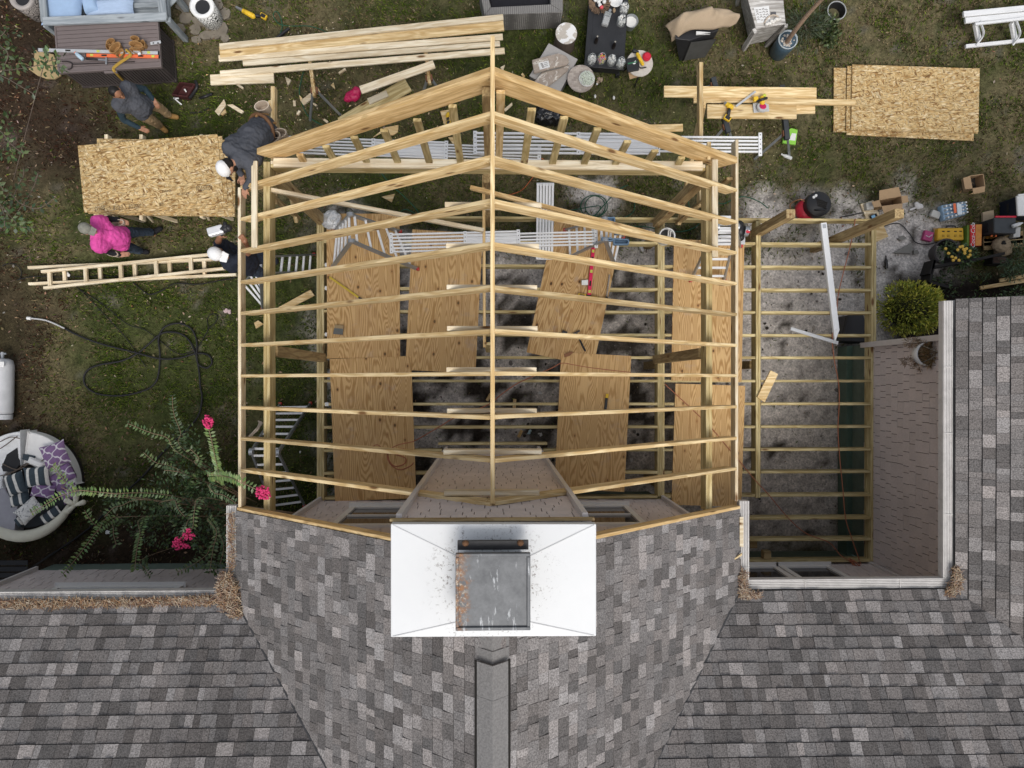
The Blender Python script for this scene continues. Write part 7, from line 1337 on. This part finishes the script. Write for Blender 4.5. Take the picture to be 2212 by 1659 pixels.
# tools on the plywood
level('spirit_level', (1106 + 702 / 4, 414.75 + 480 / 4), (1106 + 665 / 4, 414.75 + 895 / 4), .06, .03, ZD + .048, P('crimson_anodised', (.60, .02, .085), .35, .1), 'crimson spirit level lying lengthwise on the slanted plywood')
zt = ZD + .05
drill('yellow right angle drill with long auger on the slanted plywood', G2(690, 925, zt), G2(770, 935, zt), G2(620, 910, zt), 0, sc=1.3)
m = MB(); m.cap(G2(770, 938, zt + .05), G2(830, 938, zt + .05), .035, .03); m.cap(G2(825, 940, zt + .05), G2(818, 910, zt + .05), .025, .02); tag(m.build('drill_head', BLACK, smooth=True), 'black angled drill head at the auger end on the slanted plywood', 'drill head')
m = MB(); pts = [G2(818, 905, zt + .03).lerp(G2(842, 715, zt + .03), k / 60) + V3((.012 * math.cos(k * 1.1), 0, .012 * math.sin(k * 1.1))) for k in range(61)]; m.tube(pts, .007, 5); tag(m.build('auger_bit', STEEL, smooth=True), 'twisted steel auger bit beside the crimson level', 'drill bit')
hammer(G2(630, 1370, zt), G2(553, 1215, zt), 'dark headed sledge hammer on the slanted plywood', zt, P('dark_iron', (.07, .06, .055), .5, .3, 14., .4))
t = thing('staple_box', G2(450, 1230, zt), 'black and yellow tool battery on the slanted plywood', 'battery'); MB().box(G2(450, 1230, zt + .03), (.09, .12, .06), rotz(-.3)).build('battery_body', BLACK, t, bevel=.008); MB().box(G2(452, 1245, zt + .063), (.06, .035, .006), rotz(-.3)).build('battery_label', YEL, t)
t = thing('paper_block', G2(630, 780, zt), 'small white block left of the crimson level', 'block'); MB().quadbox([G2(x, y, zt + .04) for x, y in ((602, 762), (658, 758), (658, 803), (603, 803))], zt, zt + .04).build('block_face', WHITE, t, bevel=.006)
m = MB(); m.quadbox([G2(x, y, zt + .02) for x, y in ((450, 1400), (510, 1378), (532, 1385), (500, 1415), (455, 1428))], zt, zt + .02); tag(m.build('wood_splinter', P('red_brown_wood', (.26, .12, .06), .8, .3)), 'reddish wood splinter at the lower edge of the slanted plywood', 'splinter')
t = thing('utility_knife', g(2, 2, 815, 160, zt), 'yellow tipped black utility knife on the plywood right of the chimney', 'knife'); MB().bar(g(2, 2, 805, 240, zt + .02), g(2, 2, 818, 120, zt + .02), .045, .03).build('knife_grip', BLACK, t, bevel=.008); MB().bar(g(2, 2, 818, 120, zt + .02), g(2, 2, 824, 85, zt + .02), .05, .025).build('knife_tip', YEL, t, bevel=.004)
t = thing('tape_measure', G1(800, 840, zt), 'yellow tape blade stretched diagonally over the plywood', 'tape measure'); MB().bar(G1(635, 735, zt + .012), G1(885, 910, zt + .012), .032, .006).build('tape_blade', P('tape_yellow', (.52, .38, .04), .5, .2, 30.), t); MB().bar(G1(885, 910, zt + .012), G1(975, 958, zt + .012), .03, .008).build('tape_end', BLACK, t)
t = thing('shim_pack', G1(710, 1190, zt), 'bundle of grey and tan shims near the edge of the plywood', 'shims')
for k, mt in enumerate((P('tan_shim', (.30, .22, .12), .8), MATS['tan_shim'], P('grey_shim', (.12, .125, .12), .7), MATS['grey_shim'], MATS['grey_shim'])): MB().bar(G1(668 + 3 * (4 - k) + 2, 1160 + 14 * k, zt + .02), G1(758 - k * 2, 1166 + 14 * k, zt + .02), .045, .03 + .002 * k).build('shim', mt, t)
t = thing('sealant_tube', G2(1125, 490, .1), 'white sealant tube on the sand below the joists', 'sealant tube'); MB().cyl(G2(1110, 465, .05), G2(1133, 512, .05), .03).build('tube_body', WHITE, t)
t = thing('insulation_bag', G1(655, 240, ZD), 'crinkled silver white bag on the deck front corner', 'bag'); solid('bag_body', [('b', G1(655, 240, ZD + .12), (.17, .17, .12)), ('b', G1(640, 270, ZD + .08), (.14, .1, .09))], P('crinkled_silver', (.55, .56, .57), .35, .5, 30., .2, bump=.9), t, .015, .06)
t = thing('rope_bundle', g(1, 2, 20, 390, .9), 'bundle of pale rope hanging on the ladder below the left fascia', 'rope')
m = MB()
for k in range(9): m.tube(cr([g(1, 2, -50 + rnd.uniform(-15, 15), 450, .9), g(1, 2, 0 + rnd.uniform(-18, 18), 400, 1.05 + .02 * k), g(1, 2, 40 + rnd.uniform(-14, 14), 340, 1.0), g(1, 2, 20, 320, .9)]), .012, 5)
m.build('rope_strands', CANV, t)
# small litter
for c_, r__, x, y, s_, lb, mt in ((0, 1, 1962, 1030, .07, 'crumpled pale pink rag on the lawn left of the left fascia', P('pale_pink_rag', (.5, .38, .38), .9)), (0, 2, 932, 1278, .05, 'crumpled white paper on the dark mulch', WHITE), (0, 1, 598, 712, .05, 'white plug under the lumber ladder frames', WHITE), (1, 2, 385, 587, .025, 'white petal on dark ground below the left beam', WHITE), (2, 2, 248, 80, .04, 'white chip on dark ground near the centre joists', WHITE), (2, 2, 150, 415, .05, 'pale blue wrapper on dark ground by the chimney', P('blue_wrapper', (.45, .6, .65), .4)), (2, 2, 243, 440, .04, 'thin white strip near the pale blue wrapper', WHITE), (2, 2, 1040, 665, .045, 'white curved chip in the dark gap right of the plywood', WHITE)):
    m = MB()
    for k in range(4): m.ball(g(c_, r__, x, y, .03) + V3((rnd.uniform(-s_, s_), rnd.uniform(-s_, s_), 0)) * .6, (s_ * .6, s_ * .45, s_ * .3), 7, 5, rotz(rnd.random() * 3))
    tag(m.build('litter', mt), lb, 'litter', 'small litter on the ground')
for c_, r__, a, b, lb in ((2, 2, (85, 400), (55, 460), 'brown stake lying on dark ground near the wrapper'), (2, 2, (25, 130), (18, 215), 'reddish stick under a joist near the ridge board'), (1, 2, (1995, 145), (2030, 85), 'tan stick leaning by the joist left of the ridge board')):
    o = board('stick', g(c_, r__, *a, .06), g(c_, r__, *b, .06), .06, .03, BARGE); tag(o, lb, 'stick', 'sticks under the deck')
# ============================================================= PLANTS
GRN = ((.040, .075, .022), (.055, .095, .03), (.028, .05, .018), (.075, .115, .042)); DGRN = ((.045, .085, .030), (.068, .118, .042), (.098, .155, .055), (.034, .06, .024))
cm = thing('crape_myrtle', g(0, 2, 1560, 1150, 0), 'crape myrtle with arching leafy stems and hot pink blossoms beside the house', 'tree')
E = lambda x, y, z: g(0, 2, x, y, z)
stems = [[(1900, 860, 2.6), (1890, 760, 3.1), (1860, 640, 3.6), (1830, 500, 3.9), (1800, 375, 4.0)], [(1800, 800, 2.8), (1950, 800, 3.6), (2060, 840, 4.15), (2150, 880, 4.2), (2250, 930, 4.2)], [(1450, 960, 2.0), (1200, 940, 2.3), (1000, 945, 2.5), (820, 930, 2.6), (640, 915, 2.6)], [(820, 930, 2.55), (640, 930, 2.6), (500, 980, 2.6), (380, 1050, 2.5), (265, 1115, 2.4)], [(640, 925, 2.55), (570, 850, 2.5), (520, 780, 2.45), (455, 715, 2.4)],
    [(1000, 1150, 1.8), (860, 1230, 2.0), (780, 1170, 2.1), (730, 1090, 2.1)], [(1000, 1150, 1.8), (860, 1250, 2.1), (740, 1400, 2.4), (640, 1530, 2.5), (545, 1640, 2.5)], [(1250, 1150, 1.8), (1210, 1300, 2.1), (1180, 1450, 2.4), (1165, 1610, 2.6)], [(1550, 600, 1.6), (1450, 470, 1.8), (1300, 420, 1.9), (1100, 340, 1.9)], [(1580, 560, 1.4), (1560, 420, 1.5), (1500, 250, 1.5), (1490, 100, 1.4)], [(1500, 720, 1.6), (1350, 680, 1.8), (1240, 590, 1.8)], [(1650, 800, 1.8), (1550, 760, 2.0), (1420, 745, 2.0)], [(1250, 1000, 1.8), (1050, 1050, 2.0), (980, 1070, 2.0), (900, 1150, 2.0)], [(1050, 1150, 1.6), (980, 1260, 1.9), (1005, 1390, 2.0)], [(1800, 1150, 2.2), (1870, 1270, 2.6), (1840, 1430, 2.8), (1810, 1640, 2.9)], [(1880, 1350, 2.2), (1780, 1480, 2.4), (1650, 1570, 2.5), (1535, 1625, 2.5)], [(1750, 980, 2.4), (1680, 1100, 2.7), (1660, 1250, 2.8), (1570, 1290, 2.9)], [(1680, 1150, 2.4), (1600, 1250, 2.7), (1540, 1370, 2.8)], [(1820, 860, 2.4), (1850, 940, 2.6), (1930, 960, 2.7), (2040, 1030, 2.9)], [(1700, 700, 1.8), (1720, 640, 2.0), (1640, 560, 2.1)], [(1400, 1050, 1.8), (1500, 1000, 2.2), (1540, 1080, 2.4), (1600, 1150, 2.4)], [(1250, 1500, .9), (1260, 1600, 1.2), (1300, 1650, 1.3)], [(1900, 1250, 2.0), (1935, 1400, 2.4), (1900, 1560, 2.6)]]
it = []; brm = MB(); crown = E(1560, 1000, 1.2)
for s_ in stems:
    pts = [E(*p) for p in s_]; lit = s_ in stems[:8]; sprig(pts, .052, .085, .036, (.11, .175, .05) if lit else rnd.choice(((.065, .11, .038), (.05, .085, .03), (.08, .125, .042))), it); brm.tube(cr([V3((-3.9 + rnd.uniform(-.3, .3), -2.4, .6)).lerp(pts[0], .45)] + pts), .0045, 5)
for (x, y, z_, r_, n_) in ((1500, 980, 1.5, (.75, .40, .5), 1150), (1750, 1150, 1.6, (.5, .55, .5), 1000), (1250, 1080, 1.2, (.55, .30, .4), 650), (1800, 860, 1.7, (.4, .3, .4), 480), (1650, 620, 1.1, (.45, .35, .4), 420), (1450, 1230, 1.0, (.65, .35, .4), 600), (1850, 1400, 1.5, (.3, .45, .4), 520), (1550, 480, .8, (.3, .35, .4), 220), (1080, 980, 1.2, (.35, .15, .3), 350)):
    blob(E(x, y, z_), r_, n_, .075, .036, DGRN, it)
leafmesh('foliage', it, cm)
for dx, dy in ((0, 0), (.12, .08), (-.1, .1)): brm.tube(cr([V3((-3.85 + dx, -2.55 + dy, -.02)), V3((-3.85 + dx * 2, -2.5 + dy * 2, .7)), E(1560 + dx * 900, 1000, 1.4)]), .03, 7)
brm.build('trunk', P('smooth_tan_bark', (.24, .17, .11), .8, .3, 12.), cm, smooth=True)
PNK = P('magenta_petals', (.50, .012, .095), .7, .2, 40., col2=(.74, .07, .22))
def flower(c, r_, n):
    m = MB()
    for k in range(n):
        d = rv(); m.ball(c + V3((d.x * r_[0], d.y * r_[1], d.z * r_[2])) * rnd.random() ** .35, (.021, .017, .012), 6, 4, Matrix.Rotation(rnd.random() * 3, 3, rv()))
    m.build('blossom', PNK, cm)
for p, r_, n in ((E(1798, 330, 4.0), (.062, .10, .06), 60), (E(2275, 940, 4.22), (.10, .095, .07), 85), (E(1540, 1375, 2.85), (.095, .11, .07), 55), (E(1625, 1310, 2.9), (.11, .06, .05), 34), (E(1640, 1262, 2.9), (.04, .03, .03), 10), (E(1615, 1400, 2.85), (.05, .04, .03), 14)): flower(p, r_, n)
# golden cypress shrub
sh = thing('golden_cypress', R1_(1225, 1010, 0), 'round golden green cypress shrub between the deck and the house gable', 'shrub'); it = []; c = R1_(1215, 1010, .45); 
for k in range(9000):
    d = rv(); 
    if d.z < -.3: continue
    rr = (rnd.random() ** .25) * (1 + .13 * mnoise.noise(d * 2.3) + .16 * mnoise.noise(d * 5.5)); p = c + V3((d.x * .60, d.y * .49, d.z * .5)) * rr
    if mnoise.noise(p * 7.5) < -.16: continue
    k_ = rr > .9; it.append((p, (d + rv() * .75 + Z3 * .3).normalized(), rv(), rnd.uniform(.045, .09), .022, vary(rnd.choice(((.50, .51, .06), (.38, .41, .05), (.62, .60, .12)) if k_ else ((.21, .25, .035), (.30, .33, .05))))))
leafmesh('foliage', it, sh); MB().ball(c - Z3 * .1, (.38, .30, .33), 14, 10).build('branches', P('dark_twigs', (.03, .032, .012), .9), sh); MB().cyl(V3((c.x, c.y, 0)), c, .04).build('trunk', BARK, sh)
# hanging basket with a dried plant
hb = thing('hanging_basket', g(3, 1, 1360, 1400, 2.4), 'white hanging basket with a dried brown plant near the house gutter', 'hanging basket'); c = g(3, 1, 1362, 1400, 2.65)
MB().lathe([(.09, -.2), (.16, -.1), (.185, .07), (.17, .08), (.14, -.09)], c, 24, cap=False).build('basket', WHITE, hb, smooth=True); it = []
blob(c + V3((.06, .0, .11)), (.165, .17, .09), 2200, .11, .010, ((.30, .20, .09), (.15, .10, .05), (.36, .27, .15)), it, outw=1.2)
for px, py, pz, n_ in ((1250, 1300, 2.6, 260), (1220, 1475, 2.55, 340), (1330, 1510, 2.5, 220), (1440, 1330, 2.6, 160)): blob(g(3, 1, px, py, pz), (.12, .07, .06), n_, .07, .008, ((.18, .11, .06), (.09, .06, .03), (.24, .17, .1)), it)
leafmesh('dried_foliage', it, hb); MB().lathe([(0, -.05), (.15, -.02)], c, 18, cap=False).build('soil', P('pot_soil', (.10, .09, .05), .95), hb)
for a in (0, 2.1, 4.2): MB().tube([c + V3((.165 * math.cos(a), .165 * math.sin(a), 0)), g(3, 1, 1500, 1395, 3.65)], .004, 4).build('chain', STEEL, hb)
MB().tube([g(3, 1, 1500, 1395, 3.65), g(3, 1, 1512, 1392, 3.76)], .012).build('hook', STEEL, hb)
# flower bed: black edging, pot of yellow flowers, ferny plants
ed = thing('bed_edging', R1_(1800, 680, 0), 'black timber edging round the dark flower bed by the gable', 'edging'); EDG = P('black_stained_timber', (.018, .016, .015), .8, .3, 9.)
for a, b in (((1400, 600), (1360, 790)), ((1400, 600), (1360, 720)), ((1385, 660), (1800, 585)), ((1800, 585), (2000, 540)), ((1360, 790), (1520, 830))): board('edging_board', R1_(*a, .28), R1_(*b, .28), .05, .3, EDG, ed)
for a, b, z_ in (((1830, 830), (2230, 765), .1), ((2000, 765), (2230, 725), .12)): o = board('garden_stake', R1_(*a, z_), R1_(*b, z_), .07, .04, BARGE); tag(o, 'long pale stake lying in the dark bed, ' + ('lower one' if a[0] < 1900 else 'upper one'), 'stake', 'stakes in the dark bed')
c = R1_(1560, 555, 0); fp = thing('flower_pot', c, 'dark round pot of yellow flowers at the bed edge', 'flower pot'); ctp = R1_(1545, 515, .3); MB().lathe([(.17, 0), (.24, .28), (.25, .3), (.22, .3), (.2, .2)], V3((ctp.x, ctp.y, 0)), 24, cap=False).build('pot', P('brown_black_pot', (.04, .034, .034), .5), fp, smooth='auto'); it = []; blob(R1_(1640, 550, .34), (.36, .22, .14), 900, .07, .035, DGRN, it); blob(R1_(1560, 500, .34), (.2, .15, .1), 260, .07, .035, GRN, it); leafmesh('foliage', it, fp)
m = MB(); 
for x, y in ((1535, 490), (1660, 475), (1690, 495), (1700, 510), (1640, 500), (1745, 510), (1590, 560), (1620, 570), (1700, 530), (1745, 545), (1600, 590), (1560, 530), (1730, 560), (1650, 590), (1680, 470), (1715, 490)): m.ball(R1_(x, y, .5), (.032, .03, .016), 7, 5)
m.build('blossoms', P('yellow_petals', (.72, .46, .08), .7, .15), fp)
for x, y, r_, n_, lb, cols, sz, w_ in ((2160, 570, (.38, .3, .3), 900, 'feathery bright green plant at the right picture edge', ((.05, .09, .035), (.08, .13, .06), (.035, .06, .025)), .09, .018), (2120, 690, (.14, .2, .18), 260, 'drooping feathery green shoot under the bright green plant', ((.05, .09, .04), (.07, .12, .055)), .09, .018), (1850, 850, (.55, .3, .18), 700, 'low dark green plant in the bed above the gable roof', DGRN, .10, .022), (1550, 790, (.3, .28, .2), 380, 'dark bushy plant just right of the golden cypress', DGRN, .08, .03), (2130, 870, (.35, .2, .2), 350, 'dark plant beside the pale stakes', DGRN, .08, .03)):
    pl = thing('bed_plant', R1_(x, y, 0), lb, 'plant', 'plants in the dark bed'); it = []; blob(R1_(x, y, .32 if 'bright' in lb else .15), r_, n_, sz, w_, cols, it); leafmesh('foliage', it, pl); MB().tube([R1_(x, y, -.02), R1_(x, y, .25)], .012).build('stem', BARK, pl)
c = R1_(1995, 600, 0); t = thing('flower_pot', c, 'square dark planter of soil in front of the feathery plant', 'flower pot'); MB().quadbox([R1_(x, y, .25) for x, y in ((1940, 545), (2060, 560), (2090, 625), (1940, 620))], 0, .25).build('pot', EDG, t, bevel=.01); MB().quadbox([R1_(x, y, .26) for x, y in ((1950, 555), (2050, 567), (2075, 615), (1950, 610))], .2, .253).build('soil', P('brown_soil', (.07, .045, .035), .95, .4, 20.), t)
# trees beyond the left edge whose outer twigs reach in
lt = thing('sapling', at(-95, 560, 0), 'slender tree at the left edge, only its outer leafy twigs in view', 'tree'); it = []; bm = MB(); T0 = at(-95, 560, 0)
tw_ = [[(-300, 560, 2.4), (0, 605, 2.5), (200, 590, 2.5), (380, 560, 2.5), (560, 590, 2.4)], [(380, 560, 2.5), (420, 530, 2.5), (520, 500, 2.5)], [(-200, 1000, 3.2), (0, 1130, 3.2), (80, 1230, 3.2), (200, 1330, 3.1)], [(-200, 600, 3), (20, 660, 3), (150, 730, 3), (290, 810, 2.9)], [(-100, 250, 3), (0, 310, 3), (50, 260, 3)], [(-100, 440, 3), (30, 420, 3), (70, 480, 3), (40, 560, 3)], [(-200, 1400, 3), (0, 1600, 3), (30, 1650, 3)], [(150, 1620, 2.4), (200, 1530, 2.5), (205, 1450, 2.5)], [(60, 1690, 2.5), (180, 1760, 2.6), (330, 1800, 2.6), (490, 1700, 2.6)], [(0, 1800, 2.7), (100, 1880, 2.7), (180, 1960, 2.6), (300, 1960, 2.6)], [(-60, 1700, 2.8), (30, 1830, 2.8), (40, 1960, 2.8)], [(250, 1690, 2.2), (330, 1500, 2.3), (300, 1560, 2.3)]]
for s_ in tw_:
    pts = [g(0, 0, *p) for p in s_]; sprig(pts, .11, .09, .05, rnd.choice(((.05, .075, .025), (.075, .11, .035), (.03, .05, .02))), it); bm.tube(cr([T0.lerp(V3((pts[0].x, pts[0].y, 1.6)), .5)] + pts), .006, 5)
for k, p in enumerate(((60, 500), (30, 1080), (40, 1250), (20, 280), (420, 540), (60, 1700), (120, 1900))): blob(g(0, 0, p[0], p[1], 2.6), (.25, .2, .2), 90, .09, .05, GRN if k % 2 else DGRN, it)
bm.tube([T0, T0 + V3((.05, .02, 1.5)), T0 + V3((.1, .1, 3.0))], [.06, .045, .03], 8); bm.build('trunk', BARK, lt, smooth=True); leafmesh('foliage', it, lt)

# ============================================================= loose natural litter
def scatter(name, n_, area, cols, L, dens=None, z=.012):
    it = []
    while len(it) < n_:
        x = rnd.uniform(area[0], area[1]); y = rnd.uniform(area[2], area[3])
        if dens and rnd.random() > dens(x, y): continue
        a = rnd.random() * 6.283; l = rnd.uniform(*L); it.append((V3((x, y, z + rnd.random() * .03)), V3((math.cos(a), math.sin(a), rnd.uniform(-.1, .25))).normalized(), (Z3 + rv() * .4).normalized(), l, l * rnd.uniform(.25, .55), vary(rnd.choice(cols), .3)))
    return tag(leafmesh(name, it), kind='stuff')
def lawn(x, y):
    if -2.9 < x < 3 and -2.2 < y < 2.4: return .12
    if x > 3 and y < 2.6: return .05
    return .25 + .75 * sstep(-4, -9, x)
scatter('fallen_leaves', 1700, (-10, 10.5, -3.2, 7.6), ((.16, .085, .04), (.10, .05, .03), (.24, .17, .09), (.20, .10, .05), (.30, .24, .18)), (.03, .075), lawn)
cl_ = B(600, 800); scatter('wood_chips', 420, (-6, 1.2, 3.4, 6.8), ((.62, .48, .30), (.70, .58, .40), (.52, .37, .2)), (.015, .05), lambda x, y: math.exp(-((x - cl_.x) ** 2 + (y - cl_.y) ** 2) / 3.2))
scatter('wood_chips', 160, (2.8, 7, 3.3, 6.4), ((.62, .48, .30), (.70, .58, .40)), (.012, .04), lambda x, y: math.exp(-((x - 4.6) ** 2 + (y - 4.6) ** 2) / 1.2))
scatter('wood_chips', 500, (-2.9, 2.9, -1.9, 2.6), ((.50, .36, .2), (.66, .52, .34), (.2, .11, .06)), (.012, .045), None, ZD + .045) if False else None

cm_ = MB()
for k in range(900):
    x = rnd.uniform(-2.8, 7.2); y = rnd.uniform(-2.9, 3.2)
    if mnoise.noise(V3((x * .8, y * .8, 3))) < -.05: continue
    if y < -2 and x < 3.2: continue
    s_ = .012 + .03 * rnd.random() ** 3; cm_.m = rnd.choice((0, 0, 1, 2)); cm_.ball((x, y, .0), (s_ * rnd.uniform(.8, 1.6), s_, s_ * .6), 6, 4, rotz(rnd.random() * 3))
tag(cm_.build('soil_clods', [P('grey_clod', (.20, .18, .165), .95, .3, 20.), P('dark_clod', (.05, .042, .034), .95, .3, 20.), P('pale_clod', (.36, .33, .30), .95, .2, 20.)]), kind='stuff')
